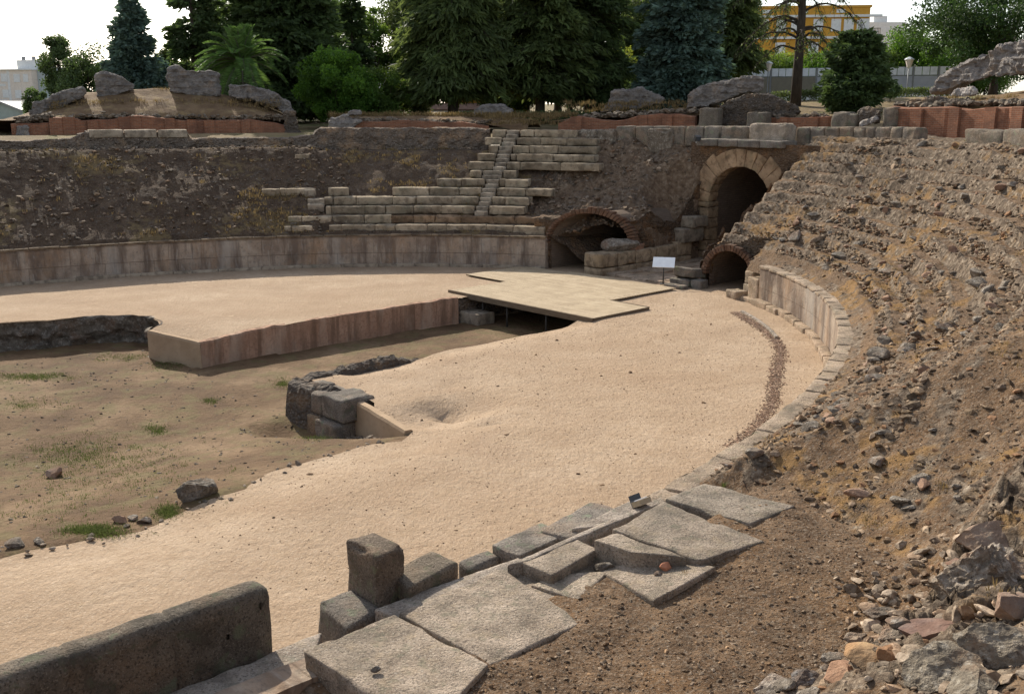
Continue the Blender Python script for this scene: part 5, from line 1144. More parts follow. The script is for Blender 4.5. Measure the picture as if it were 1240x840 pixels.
# gravel on the soil of the landing
n = 11000; uu = RNG.uniform(540, 1110, n); vv2 = RNG.uniform(600, 850, n); P = np.array([at(a, b, 1.7) for a, b in zip(uu, vv2)]); t_, s_ = near(P[:, 0], P[:, 1]); t_ = np.where(t_ > 0, t_-360, t_); m = (landing_mask(t_, s_, p2(P[:, 0], P[:, 1])) > .4) & (s_ > 1.5)
P = P[m]; P[:, 2] = bil(RB, t_[m], s_[m]); sz2 = .005+.026*RNG.random(len(P))**7; V, F, C = scatter(P+[0, 0, .002], sz2, 1, 78, shade=(.3, 1.2), tint=[(1, .95, .88), (.8, .74, .68), (1, .8, .6), (.6, .45, .33)])
tag(mesh('landing_gravel', V, F, mt['rubble'], smooth=False, colr=C), 'fine gravel over the brown soil of the tribune landing', 'gravel', kind='stuff')
for k, (u, v, l) in enumerate([(828, 700, 'small dry grass tuft at the edge of the granite slab'), (876, 590, 'small green grass tuft by the far granite slab')]):
    p = on_bank(u, v); V, F, C = tufts([p], .12, 40, 90+k, spread=.05, w=.005, lean=.8, shade=(.7, 1.1)); tag(mesh('grass_tuft', V, F, mt['drygrass' if k == 0 else 'grass'], colr=C, base=True), l, 'grass tuft')
# ------------------------------------------------------------------ garden ground round the amphitheatre
def gz(x, y):
    x = np.asarray(x, float); y = np.asarray(y, float); s = near(x, y)[1]; a = np.degrees(np.arctan2(x, np.maximum(y, .5)))
    amt = np.interp(a, [-40, -27, -14, -1, 8, 13, 26, 40], [-.3, -.2, .15, .65, .9, 1.9, 2.4, 2.4]); amt = np.where(y < 5, 0., amt)
    return 6.40+amt*sst(13.5, 36, s)+.5*sst(60, 110, s)*(amt > 1.5)
t = np.arange(0, 360.1, 1.5); s = np.array([10.2, 11, 12, 13, 14, 16, 18, 20, 23, 26, 30, 35, 40, 46, 54, 62, 72, 84, 100, 130, 180, 260, 400, 700, 1500])
tg, sg = np.meshgrid(t, s, indexing='ij'); T_, S_ = tg.ravel(), sg.ravel().copy()
gate = (np.minimum(T_, 360-T_) < 18); tr_ = np.radians(T_); nx_ = np.cos(tr_)/EA/np.hypot(np.cos(tr_)/EA, np.sin(tr_)/EB); S_ = np.where(gate & (S_ < 10.3), np.maximum(7.95, (40.9-EA*np.cos(tr_))/nx_), np.where(S_ < 10.3, 9.0, S_))
P = E(T_, S_); z = gz(P[:, 0], P[:, 1])+.05*fbm(p2(P[:, 0], P[:, 1], .4), 3, 3); z = np.where(S_ < 9.5, 6.0, z); z = np.where((np.hypot(P[:, 0], P[:, 1]) < 26) & (T_ > 180), np.minimum(z, 1.5+.5*land_dist(P)), z)
V = np.column_stack([P, z]); tag(mesh('garden_ground', V, gridF(len(t), len(s))[:, ::-1], mt['garden']), kind='structure')

# ------------------------------------------------------------------ rim walls
def brickwall(label, s, cols, th=.7, pil=(), seed=0, zb=6.2, pw_=.62, group=None):
    """cols: [(u, v_top)] across the wall; pilasters at image columns pil"""
    us = np.linspace(cols[0][0], cols[-1][0], max(6, int(abs(cols[-1][0]-cols[0][0])/5))); P = np.array([ringp(u, np.interp(u, *zip(*cols)), s) for u in us])
    root = thing('brick_wall', label, 'brick wall', (*P[len(P)//2, :2], zb), 0, group)
    D = P[:, :2]; T = np.gradient(D, axis=0); Nn = np.stack([-T[:, 1], T[:, 0]], -1)/np.linalg.norm(T, axis=1)[:, None]; Nn = np.where((Nn*D).sum(1, keepdims=True) > 0, Nn, -Nn)
    L = np.concatenate([[0], np.cumsum(np.linalg.norm(np.diff(D, axis=0), axis=1))]); zt = P[:, 2]+.05*vn(np.stack([L*1.5, 0*L, 0*L], -1), seed)
    prof = [(0, 0), (0, .5), (0, 1), (th*.5, 1.04), (th, 1), (th, 0)]; V = []; U = []
    for o, f in prof: q = D+Nn*o; V.append(np.column_stack([q, zb+(zt-zb)*f])); U.append(np.stack([L, (zt-zb)*f+o], -1))
    V = np.stack(V, 1).reshape(-1, 3); U = np.stack(U, 1).reshape(-1, 2); m = len(prof); b = MB().add(V, gridF(len(us), m), U)
    for e in (0, len(us)-1): c = V[e*m:(e+1)*m]; b.add(c, np.array([[0, 1, 4, 5], [1, 2, 3, 4]]), np.stack([np.array([0, 0, 0, th/2, th, th]), c[:, 2]-zb], -1))
    b.build('wall', mt['brick'], root, uv=True)
    for k, u in enumerate(pil):
        i = np.interp(u, us, np.arange(len(us))); i0 = int(min(max(i, 0), len(us)-2)); q = D[i0]+(D[i0+1]-D[i0])*(i-i0); tt = T[i0]/np.linalg.norm(T[i0]); nn = Nn[i0]; zz = float(np.interp(u, us, zt))+RNG.uniform(-.05, .10)
        w = pw_*RNG.uniform(.85, 1.15); b = MB(); pts = [(-w/2, .02), (-w/2, -.13), (w/2, -.13), (w/2, .02)]; bb = np.array([[*(q+tt*x+nn*y), zb] for x, y in pts]); tp = bb.copy(); tp[:, 2] = zz; LL = np.array([0, .13, .13+w, .26+w])
        b.add(np.vstack([bb, tp]), np.array([(0, 1, 5, 4), (1, 2, 6, 5), (2, 3, 7, 6), (4, 5, 6, 7)]), np.vstack([np.stack([LL+L[i0], 0*LL], -1), np.stack([LL+L[i0], 0*LL+zz-zb], -1)]))
        b.build('pilaster', mt['brick'], root, uv=True)
    return root
BW = 'brick walls of the upper rim'
brickwall('long weathered brick wall below the grassy mound on the left', 12.6, [(13, 151), (62, 148), (64, 142), (90, 143), (100, 146), (150, 144), (165, 141), (210, 145), (260, 147), (300, 145), (352, 152)], pil=[67, 82, 112, 150, 163, 205, 232, 253, 297], seed=1, group=BW)
brickwall('low dark brick wall under the flat dry grass, between the mound and the bench rows', 11.6, [(415, 147), (520, 147), (560, 149), (592, 153)], seed=2, group=BW)
brickwall('stepped brick wall rising right of the top benches', 11.6, [(676, 149), (700, 142), (745, 147), (775, 140), (800, 138), (842, 141)], pil=[698, 779, 809], seed=3, group=BW)
brickwall('short low brick wall behind the gate blocks', 11.3, [(920, 142), (1003, 143)], pil=[948, 985], seed=4, group=BW)
brickwall('tall reddish brick wall below the rock outcrop on the right', 11.3, [(1078, 131), (1120, 131), (1180, 133), (1260, 131), (1330, 131)], pil=[1112, 1158, 1202, 1235, 1270], seed=5, group=BW)

# low ashlar and rubble rim walls
def rimwall(label, s, cols, zb, mat, seed, th=.8, amp=.06, brickuv=True, name='rim_wall', tint=(1, 1, 1)):
    us = np.arange(cols[0][0], cols[-1][0]+1, 3.); P = np.array([ringp(u, np.interp(u, *zip(*cols)), s) for u in us]); D = P[:, :2]; T = np.gradient(D, axis=0); Nn = np.stack([-T[:, 1], T[:, 0]], -1)/np.linalg.norm(T, axis=1)[:, None]; Nn = np.where((Nn*D).sum(1, keepdims=True) > 0, Nn, -Nn)
    zt = P[:, 2]; prof = [(0, f) for f in np.linspace(0, .96, 9)]+[(.06, 1.), (th*.5, 1.), (th, 1.), (th, 0)]; V = []
    for o, f in prof: V.append(np.column_stack([D+Nn*o, zb+(zt-zb)*f]))
    V = np.stack(V, 1).reshape(-1, 3); w1, w2, wc = worley(V*[1.6, 1.6, 2.6], seed); d = amp*(fbm(V*1.8, 4, seed)+(wc-.5)*.9+np.minimum(w2-w1, .2)*2); m = len(prof); NN = np.repeat(Nn, m, 0); V[:, :2] -= NN*d[:, None]; V[:, 2] += np.where(np.tile([f for _, f in prof], len(us)) > .9, amp*fbm(V*2, 3, seed+2), 0)
    b = MB().add(V, gridF(len(us), m), None, tint)
    for e in (0, len(us)-1): c = V[e*m:(e+1)*m]; b.add(c, np.array([[i, i+1, m-2, m-1] if i == 0 else [i, i+1, m-2, m-2] for i in [0]]), None, tint); b.add(c, np.array([[i, i+1, m-2] for i in range(1, m-3)]), None, tint)
    o = b.build(name, mat, base=True, col=True); return tag(o, label, 'wall')
rimwall('rough grey rim wall along the top of the far bank, left part', 9.0, [(-25, 168), (20, 171), (85, 168), (108, 160), (228, 160), (231, 168), (300, 167), (356, 168)], 5.7, mt['rubble_wall'], 11, amp=.14, tint=(1.7, 1.65, 1.6))
rimwall('rough grey rim wall along the top of the far bank, right part', 8.7, [(356, 166), (382, 163), (384, 155), (470, 155), (560, 155), (594, 157)], 5.5, mt['rubble_wall'], 12, amp=.14, tint=(1.6, 1.55, 1.5))
# pale coping course on the left rim wall
for k, (ua, ub) in enumerate([(110, 152), (153, 192), (193, 229)]):
    ta, tb = tcol(ub, 8.9), tcol(ua, 8.9); zt = ringp((ua+ub)/2, 158, 8.9)[2]
    blk('coping_slab', arcblock8(ta+.02, tb-.02, 8.85, 9.8, zt-.40, zt+.03), mt['seat'], 'pale squared slab capping the left rim wall, ' + ['first of three from the left', 'middle of three', 'last of three'][k], 'stone slab', 'coping slabs on the left rim wall', seed=1200+k, shade=1.1, cell=.2)
# squared blocks along the top of the gate side
def rimblocks(us, vt, h, s, name, labels, group, seed, dep=.75, mat='granite_dark', shade=1.35):
    for k, (a, b_) in enumerate(zip(us[:-1], us[1:])):
        ta, tb = tcol(b_, s), tcol(a, s); v = vt(a) if callable(vt) else vt; zt = ringp((a+b_)/2, v, s)[2]
        blk(name, arcblock8(ta+.015, tb-.015, s, s+dep, zt-h-.45, zt), mt[mat], labels(k) if callable(labels) else labels, 'stone block', group, seed=seed+k, r=.09, amp=.05, chip=.12, cell=.11, shade=shade*RNG.uniform(.85, 1.15), tint=(1, .97, .92))
rimblocks([745, 768, 790, 809, 828, 850, 871, 903], 153, .62, 8.6, 'rim_block', 'grey squared block in the row behind the gate cornice, left of the big single block', 'row of rim blocks left of the gate', 1210)
rimblocks([962, 978, 996, 1014, 1030, 1045, 1056, 1074, 1089, 1106], 154, .66, 9.0, 'rim_block', 'grey squared block in the row right of the gate cornice', 'row of rim blocks right of the gate', 1230)
rimblocks([905, 951], 149.5, .72, 8.0, 'granite_block', 'big pale granite block standing on the gate cornice', None, 1250, dep=.9, mat='granite', shade=.85)
rimblocks([1164, 1212, 1275], 157, .62, 9.2, 'granite_block', lambda k: ['long grey granite block on the right rim, left of two end to end', 'long grey granite block on the right rim, cut by the photo edge'][k], 'granite blocks on the right rim', 1255, dep=.9, shade=1.3)
rimblocks([1003, 1022], 136, 1.2, 11., 'granite_block', 'upright grey block right of the low brick wall, left of the leaning slab', None, 1260, shade=1.4); rimblocks([1022, 1033], 138, 1., 11.1, 'granite_block', 'small brownish block against the upright grey block', None, 1262)
rimblocks([1064, 1079], 130, 1.5, 11., 'granite_pier', 'upright squared pier at the left end of the tall brick wall', None, 1264, shade=1.2)
rimblocks([844, 867], 131, 1.3, 10.4, 'granite_pier', 'upright squared block at the left foot of the rubble ruin', None, 1266, shade=1.2); rimblocks([901, 924], 136, 1.1, 10.4, 'granite_pier', 'squared block at the right foot of the rubble ruin', None, 1267, shade=1.2)
# broken blocks below the rim right of the stairs
rimblocks([700, 722, 745], 157, .5, 8.5, 'rim_block', lambda k: ['rounded grey rubble lump right of the topmost bench row', 'grey rubble lump on the rim above the eroded bank'][k], None, 1270, mat='rockgrey', shade=1.2)
rimblocks([783, 812], 156, .9, 8.2, 'rubble_lump', 'rounded grey masonry lump above the hollow beside the gate', None, 1275, mat='rockgrey', shade=1.1, dep=1.2)
rimblocks([318, 336], 177, .3, 8.3, 'stone_block', 'small tan squared block set in the far bank below the rim', None, 1278, mat='seat', shade=1.1)

# ------------------------------------------------------------------ mounds
def mound(label, cols, s0, s1, s2, zb, zfront, seed):
    us = np.arange(cols[0][0], cols[-1][0]+1, 4.); ss = np.linspace(s0, s2, 34); zt = np.array([ringp(u, np.interp(u, *zip(*cols)), s1)[2] for u in us]); V = []
    D = np.array([near(*ringp(u, 140, s0)[:2])[0] for u in us])
    for i, u in enumerate(us):
        P = E(np.full(len(ss), D[i]), ss); f = sst(s0, s1, ss)*(1-sst(s1+2.5, s2, ss)); zf = np.interp(u, *zip(*zfront))
        z = np.where(ss <= s1+2.5, zf+(zt[i]-zf)*np.clip((ss-s0)/(s1-s0), 0, 1)**.75, zb+(zt[i]-zb)*(1-sst(s1+2.5, s2, ss))); V.append(np.column_stack([P, z]))
    V = np.vstack(V); V[:, 2] += .10*fbm(V*.8, 4, seed)+.05*fbm(V*2.6, 3, seed+2)
    o = mesh('mound', V, gridF(len(us), len(ss)), mt['mound']); tag(o, kind='structure'); return V
zl = ringp(200, 143, 12.8)[2]
mL = mound('m', [(-30, 143), (15, 146), (40, 140), (75, 124), (110, 113), (190, 108), (265, 112), (310, 122), (345, 138), (356, 152)], 12.95, 17.5, 25, 6.3, [(15, 7.2), (60, 7.4), (350, 7.25)], 1)
mR = mound('m', [(1060, 138), (1085, 130), (1130, 116), (1190, 104), (1240, 97), (1400, 88)], 11.75, 16, 26, 7.2, [(1060, 7.6), (1080, 7.95), (1400, 7.95)], 2)
mM = mound('m', [(660, 147), (690, 142), (740, 137), (800, 131), (845, 128), (870, 132)], 12.1, 15, 20, 6.8, [(660, 7.), (690, 7.2), (860, 7.5)], 3)
mN = mound('m', [(398, 150), (420, 141), (500, 140), (560, 141), (610, 143), (640, 147)], 12.1, 13.5, 18, 6.6, [(398, 6.8), (420, 7.15), (560, 7.1), (640, 6.5)], 4)
def onz(u, v, s): return ringp(u, v, s)
P = []
for (u0, u1, v0, v1, s, n) in [(400, 700, 138, 143, 13.6, 700), (680, 870, 124, 137, 14.5, 260), (60, 340, 122, 138, 15, 420), (590, 680, 141, 152, 12, 160), (1130, 1240, 118, 126, 13, 60), (180, 260, 108, 114, 17.5, 90)]:
    for _ in range(n): P.append(onz(RNG.uniform(u0, u1), RNG.uniform(v0, v1), s))
tuft_obj('rim_grass', np.array(P), RNG.uniform(.1, .3, len(P)), 9, mt['drygrass'], 'pale dry grass on the mounds and rim above the seats', 'grass', 31, spread=.35, w=.015, shade=(.5, .95))
# stony crests on the brick walls
def crest(cols, s, n, seed):
    r = np.random.default_rng(seed); P = []
    for _ in range(n): u = r.uniform(cols[0][0], cols[-1][0]); P.append(ringp(u, np.interp(u, *zip(*cols))+r.normal(0, 1.3), s+r.uniform(0, .7)))
    return scatter(np.array(P), .05+.16*r.random(n)**2, 1, seed, shade=(.3, .8))
b = MB()
for cols, s, n, sd in [([(20, 148), (60, 144), (100, 141), (200, 141), (350, 143)], 12.9, 520, 1), ([(415, 145), (592, 149)], 11.8, 260, 2), ([(700, 142), (860, 133)], 12., 300, 3), ([(1085, 128), (1250, 124)], 11.7, 420, 4), ([(922, 140), (1003, 140)], 11.4, 90, 5), ([(20, 146), (60, 141)], 12.8, 160, 6)]:
    V, F, C = crest(cols, s, n, sd); b.add(V, F, None, C)
tag(b.build('crest_stones', mt['rubble'], col=True), 'grey rubble crumbling along the crests of the brick walls', 'stones', kind='stuff')

# ------------------------------------------------------------------ ruins of Roman concrete
def ruin(label, poly, s, depth, seed, name='ruin', cat='ruin', vox=.09, amp=.16, strata=.10, mat='opus', tint=1., skew=0.):
    P = np.array([ringp(u, v, s) for u, v in poly]); c = P.mean(0); rd = c[:2]/np.hypot(*c[:2]); B = c+(P-c)*.86; B[:, :2] += rd*depth; Fm = c+(P-c)*1.0; mid = P.copy(); mid[:, :2] += rd*depth*.5
    V, F, N = remeshed([(Fm, B)], vox, 2)
    w1, w2, wc = worley(V*[1.3, 1.3, 2.2], seed); d = amp*(fbm(V*[.9, .9, 1.6], 4, seed)*1.3+(wc-.5)*.5)+strata*ridged(V*[.6, .6, 3.2], 3, seed+3)-strata*.5+.10*ridged(V*3.2, 4, seed+7)-.05+.05*fbm(V*7, 3, seed+8)
    V = V+N*d[:, None]; o = mesh(name, V, F, mt[mat], smooth=False, base=True, colr=np.full((len(V), 3), tint)); return tag(o, label, cat, 'ruined concrete masses')
ruin('long slanted slab of ruined concrete at the left foot of the mound', [(34, 140), (40, 125), (75, 112), (102, 106), (104, 113), (85, 125), (60, 140)], 15.2, 2., 1, tint=.95)
ruin('narrow leaning ruin block on the left crest of the mound', [(117, 122), (115, 92), (124, 87), (145, 92), (164, 102), (162, 110), (140, 117), (133, 122)], 16.5, 1.8, 2)
ruin('tallest square ruin block on the crest of the mound', [(204, 113), (202, 82), (212, 79), (225, 84), (262, 87), (267, 92), (268, 115), (235, 117)], 16.5, 2., 3)
ruin('long low ruin sloping down the right side of the mound', [(277, 118), (276, 103), (300, 101), (330, 112), (352, 124), (358, 136), (350, 140), (330, 128), (300, 121)], 15.6, 2., 4)
ruin('brick-footed ruin corner at the right end of the mound', [(345, 168), (345, 134), (357, 135), (360, 150), (366, 168)], 12.4, 1.2, 5, tint=1.1, mat='rubble_wall')
ruin('layered rubble stump at the left end of the flat dry grass', [(398, 158), (400, 143), (420, 139), (427, 143), (440, 146), (425, 158)], 11.2, 1.5, 6, tint=1.2, amp=.1)
ruin('flat pale stone lying on the rubble stump', [(419, 141), (422, 134), (437, 133), (439, 139)], 11.6, .8, 7, name='stone', cat='stone', amp=.05, strata=.03, tint=1.4)
ruin('rounded grey ruin lump in front of the ochre kiosk', [(570, 143), (573, 134), (582, 128), (612, 127), (621, 133), (621, 143)], 15.5, 2., 8)
ruin('broad flat boulder of concrete right of the tree trunks', [(728, 136), (737, 122), (742, 110), (775, 107), (797, 115), (806, 120), (803, 126), (760, 133)], 15.2, 2.2, 9)
ruin('large layered concrete slab left of the bare tree', [(830, 132), (831, 119), (845, 104), (870, 100), (918, 91), (926, 96), (924, 110), (890, 118), (860, 128)], 13.2, 2., 10, tint=1.05)
ruin('pebbly rubble mass below the layered slab', [(866, 160), (866, 136), (880, 122), (905, 113), (940, 116), (966, 126), (972, 138), (962, 142), (905, 145), (905, 160)], 11.6, 1.6, 11, mat='rubble_wall', tint=.95, amp=.2, strata=.02)
ruin('huge rock-like outcrop of concrete on the right mound', [(1128, 112), (1135, 96), (1160, 78), (1195, 64), (1232, 49), (1290, 40), (1290, 84), (1240, 88), (1205, 93), (1180, 98), (1150, 110)], 14.5, 3.2, 12, amp=.26, strata=.16, tint=1.15)
ruin('second lobe of the outcrop leaning at the right photo edge', [(1208, 92), (1212, 74), (1240, 62), (1290, 52), (1290, 92), (1240, 94)], 13.8, 1.2, 15, amp=.2, tint=1.15)
ruin('small pale squared stone lying on the right mound', [(1150, 116), (1158, 108), (1178, 105), (1185, 108), (1184, 115), (1160, 118)], 13., 1., 13, name='stone', cat='stone', amp=.03, strata=.02, tint=1.9, vox=.08)
ruin('leaning grey slab between the upright blocks', [(1040, 154), (1041, 148), (1062, 139), (1065, 145), (1046, 154)], 10.6, .8, 14, name='stone', cat='stone', amp=.06, strata=.03, tint=1.3, vox=.09)
ruin('crumbled rubble heap behind the leaning slab', [(1036, 150), (1038, 134), (1056, 131), (1066, 136), (1066, 150)], 11.3, 1., 16, mat='rubble_wall', amp=.15, tint=1.1)
ruin('stony foot of the outcrop crumbling onto the tall brick wall', [(1080, 131), (1100, 120), (1130, 115), (1150, 120), (1190, 124), (1190, 131)], 12.0, 1., 17, mat='rubble_wall', amp=.15, tint=1.2)
ruin('broken grey blocks at the left end of the mound wall', [(18, 168), (20, 152), (34, 151), (40, 168)], 12.2, 1., 18, amp=.08, tint=1.2)
# ------------------------------------------------------------------ vegetation
UP = np.array([0, 0, 1.])
def cards(P, L, Wd, D, r, curl=.25, Nrm=None):
    """leaf cards: centre line from P along D, length L, width Wd; slightly folded (2 quads)"""
    n = len(P); L = np.broadcast_to(L, n)[:, None]; Wd = np.broadcast_to(Wd, n)[:, None]
    D = D/(np.linalg.norm(D, axis=1)[:, None]+1e-9); R = r.normal(size=(n, 3)); S = np.cross(D, R); S /= np.linalg.norm(S, axis=1)[:, None]+1e-9; N = np.cross(S, D)
    mid = P+D*L*.5+N*L*curl*.3; tip = P+D*L
    V = np.stack([P, mid-S*Wd*.5, mid+S*Wd*.5, tip], 1).reshape(-1, 3); o = (np.arange(n)*4)[:, None]
    return V, o+np.array([0, 2, 3, 1])
def cluster(name, V, F, C, mat, parent): return mesh(name, V, F, mat, parent, False, colr=C)
def gpt(u, d, v=130):
    p = atd(u, v, d); return np.array([p[0], p[1], float(gz(np.array([p[0]]), np.array([p[1]]))[0])])
def conifer(name, label, u, d, H, R, mat, seed, base=.12, p=.85, nb=150, droop=.25, up=.15, spray=(.45, .85), sw=.16, dens=26, bark='bark', group=None, gap=0., rtrunk=None, lean=0., lump=.35, top=.0, hang=0., cat='tree'):
    r = np.random.default_rng(seed); b0 = gpt(u, d); root = thing(name, label, cat, tuple(b0), 0, group)
    rt = rtrunk or H*.022; zs = np.linspace(0, H*.97, 9); wob_ = np.cumsum(r.normal(0, .05, (9, 2)), 0)+np.linspace(0, lean, 9)[:, None]
    tp = np.column_stack([b0[0]+wob_[:, 0], b0[1]+wob_[:, 1], b0[2]-.2+zs]); tb = MB().tube(tp, rt*(1-.9*np.linspace(0, 1, 9)), 9)
    PP = []; DD = []; LL = []; SH = []
    for k in range(nb):
        hf = base+(1-base)*r.random()**1.15*.99; q = (hf-base)/(1-base); prof = (1-q)**p*(1-top)+top*(1-q**6); prof *= min(1, .45+q*5)
        ln = R*prof*r.uniform(.6, 1.08)*(1-lump*(.5+.5*sin(k*2.7+seed)) if r.random() < .5 else 1)+.25; az = r.uniform(0, 2*pi)
        if gap and vn(np.array([[az*1.2, hf*7, seed*1.]]), 3)[0] > 1-gap*2: continue
        o = np.array([np.interp(hf*H, zs, tp[:, 0]), np.interp(hf*H, zs, tp[:, 1]), b0[2]-.2+hf*H]); f = np.linspace(0, 1, 7); dirh = np.array([cos(az), sin(az), 0])
        pts = o+dirh*(f*ln)[:, None]+UP*((up*f-droop*f**2)*ln)[:, None]
        if ln > 1.1: tb.tube(pts, np.linspace(max(.02, rt*.28*(1-q*.6)), .012, 7), 5, cap=False)
        m = int(dens*ln)+10; ff = r.random(m)**.75; c = np.stack([np.interp(ff, f, pts[:, i]) for i in range(3)], -1); side = np.cross(dirh, UP); wid = .34*ln*(1-ff*.55)+.12
        c = c+side*(r.normal(0, .5, m)*wid)[:, None]+UP*(r.normal(-.02, .12, m)*(.5+ln*.15))[:, None]
        dd = dirh*r.uniform(.3, 1, m)[:, None]+side*r.normal(0, .55, m)[:, None]+UP*(r.normal(-.15-hang, .3, m))[:, None]
        PP.append(c); DD.append(dd); LL.append(r.uniform(*spray, m)); SH.append(np.full(m, r.uniform(.6, 1.2))*r.uniform(.75, 1.2, m))
    PP = np.vstack(PP); DD = np.vstack(DD); LL = np.concatenate(LL); SH = np.concatenate(SH)
    tb.build('trunk', mt[bark], root, smooth=True); V, F = cards(PP, LL, LL*sw/.5, DD, r); cluster('crown', V, F, np.repeat(SH, 4), mt[mat], root); return root
def broadleaf(name, label, u, d, H, R, mat, seed, base=.25, ncl=60, nl=260, leaf=.22, shape=(1, 1, 1), bark='bark', cr=.30, group=None, rtrunk=None, clumpy=1., flat=.85, cat='tree', lift=0.):
    r = np.random.default_rng(seed); b0 = gpt(u, d); root = thing(name, label, cat, tuple(b0), 0, group); ch = H*(1-base)/2; ctr = b0+UP*(H*base+ch)
    N = r.normal(size=(ncl, 3)); N /= np.linalg.norm(N, axis=1)[:, None]; rad = r.uniform(.25, 1, ncl)**.45; cc = ctr+N*rad[:, None]*np.array([R, R, ch])*np.array([1-cr*.6]*3); cc += r.normal(0, .12*R, (ncl, 3))
    tb = MB(); rt = rtrunk or H*.025; fork = b0+UP*(H*base*.9); tb.tube([b0-[0, 0, .2], b0+UP*H*base*.45+[.05, 0, 0], fork, ctr+UP*ch*.5], [rt*1.25, rt, rt*.8, rt*.12], 8)
    for c in cc[r.permutation(ncl)[:min(16, ncl)]]: tb.tube([fork+(ctr-fork)*r.uniform(0, .6), (fork+c)/2+UP*.15*R, c], [rt*.4, rt*.22, .015], 5, cap=False)
    P = []; S = []
    for c in cc:
        n = int(nl*r.uniform(.5, 1.4)); q = r.normal(size=(n, 3)); q /= np.linalg.norm(q, axis=1)[:, None]; P.append(c+q*(r.random(n)**.45)[:, None]*R*cr*r.uniform(.6, 1.3)*np.array([1, 1, flat])); S.append(np.full(n, r.uniform(.6, 1.25))*r.uniform(.75, 1.2, n))
    P = np.vstack(P); S = np.concatenate(S); D = r.normal(size=P.shape)+UP*lift; V, F = cards(P, leaf*r.uniform(.7, 1.2, len(P)), leaf*.62, D, r)
    tb.build('trunk', mt[bark], root, smooth=True); cluster('crown', V, F, np.repeat(S, 4), mt[mat], root); return root
def px(dv, d): return dv*d/FPX
# --- left group
broadleaf('slim_tree', 'slim airy tree left of the bushy tree, beside the apartment block', 76, 86, 8.1, 1.8, 'lf_dark', 1, .1, 40, 320, .20, cr=.36)
broadleaf('bushy_tree', 'bushy dark tree left of the blue-green conifer', 110, 84, 6.3, 2.4, 'lf_dark', 2, .05, 46, 300, .2, cr=.33)
broadleaf('low_shrub', 'low shrub in front of the apartment block', 44, 84, 3.2, 1.1, 'lf_dark', 3, .1, 20, 200, .18, cr=.35, cat='shrub')
conifer('blue_conifer', 'blue-green conical conifer behind the mound', 168, 80, 9.5, 2.9, 'lf_blue', 4, .03, .72, 260, .12, .35, spray=(.35, .6), sw=.2, dens=46)
conifer('slender_conifer', 'tall slender dark conifer left of the palm tree', 240, 84, 16, 2.2, 'lf_dark', 5, .12, .3, 170, .3, .2, spray=(.4, .7), sw=.2, dens=36, gap=.18)
broadleaf('dark_shrub', 'dark shrub between the blue-green conifer and the slender conifer', 212, 86, 7., 1.8, 'lf_cyp', 6, .05, 40, 260, .2, cr=.32)
conifer('cedar', 'broad dark cedar towering behind the palm tree', 352, 86, 16, 6.3, 'lf_dark', 7, .06, .42, 330, .22, .12, spray=(.45, .85), sw=.2, dens=34, top=.25)
conifer('cedar', 'dark ragged conifer at the right side of the broad cedar', 432, 92, 10.5, 2.3, 'lf_dark', 8, .05, .55, 150, .2, .2, spray=(.4, .7), sw=.2, dens=38)
broadleaf('green_bush', 'bright green leafy tree in front of the dark cedar', 408, 74, 5.2, 2.9, 'lf_bright', 9, .0, 84, 330, .21, cr=.27, lift=.8)
broadleaf('green_bush', 'green bush at the right side of the bright leafy tree', 462, 76, 4.2, 2.0, 'lf_mid', 10, .0, 50, 320, .2, cr=.3, cat='tree')
broadleaf('airy_tree', 'tall airy tree against the bright sky gap', 452, 100, 11.2, 1.9, 'lf_mid', 11, .2, 32, 220, .24, cr=.30)
# --- middle group
conifer('weeping_cypress', 'large weeping cypress with a bare trunk by the ochre kiosk', 548, 78, 13.5, 4.9, 'lf_cyp', 12, .2, .5, 420, .55, .25, spray=(.5, .95), sw=.13, dens=40, hang=.5, rtrunk=.42, top=.15)
conifer('cypress', 'dark cypress right of the weeping cypress, with a forked limb', 652, 80, 15, 4.6, 'lf_cyp', 13, .14, .35, 330, .4, .22, spray=(.45, .8), sw=.15, dens=34, hang=.35, gap=.14, rtrunk=.4, top=.3)
conifer('cypress', 'dark cypress in the middle of the row, its trunk in deep shade', 712, 82, 15, 3.4, 'lf_dark', 14, .1, .25, 260, .35, .2, spray=(.4, .75), sw=.16, dens=36, hang=.3, gap=.1, top=.4)
broadleaf('yellow_green_tree', 'sunlit yellow-green tree glowing between the dark cypresses', 748, 92, 5.4, 2.6, 'lf_yel', 15, .1, 56, 260, .2, cr=.3)
conifer('blue_cedar', 'grey-blue cedar with layered branches right of the yellow-green tree', 822, 78, 13., 3.6, 'lf_blue', 16, .06, .35, 320, .18, .08, spray=(.35, .65), sw=.22, dens=44, top=.2)
conifer('drooping_cypress', 'dark drooping cypress between the blue cedar and the bare tree', 880, 92, 13, 2.9, 'lf_cyp', 17, .25, .3, 190, .5, .2, spray=(.5, .9), sw=.13, dens=34, hang=.5, gap=.12, top=.3)
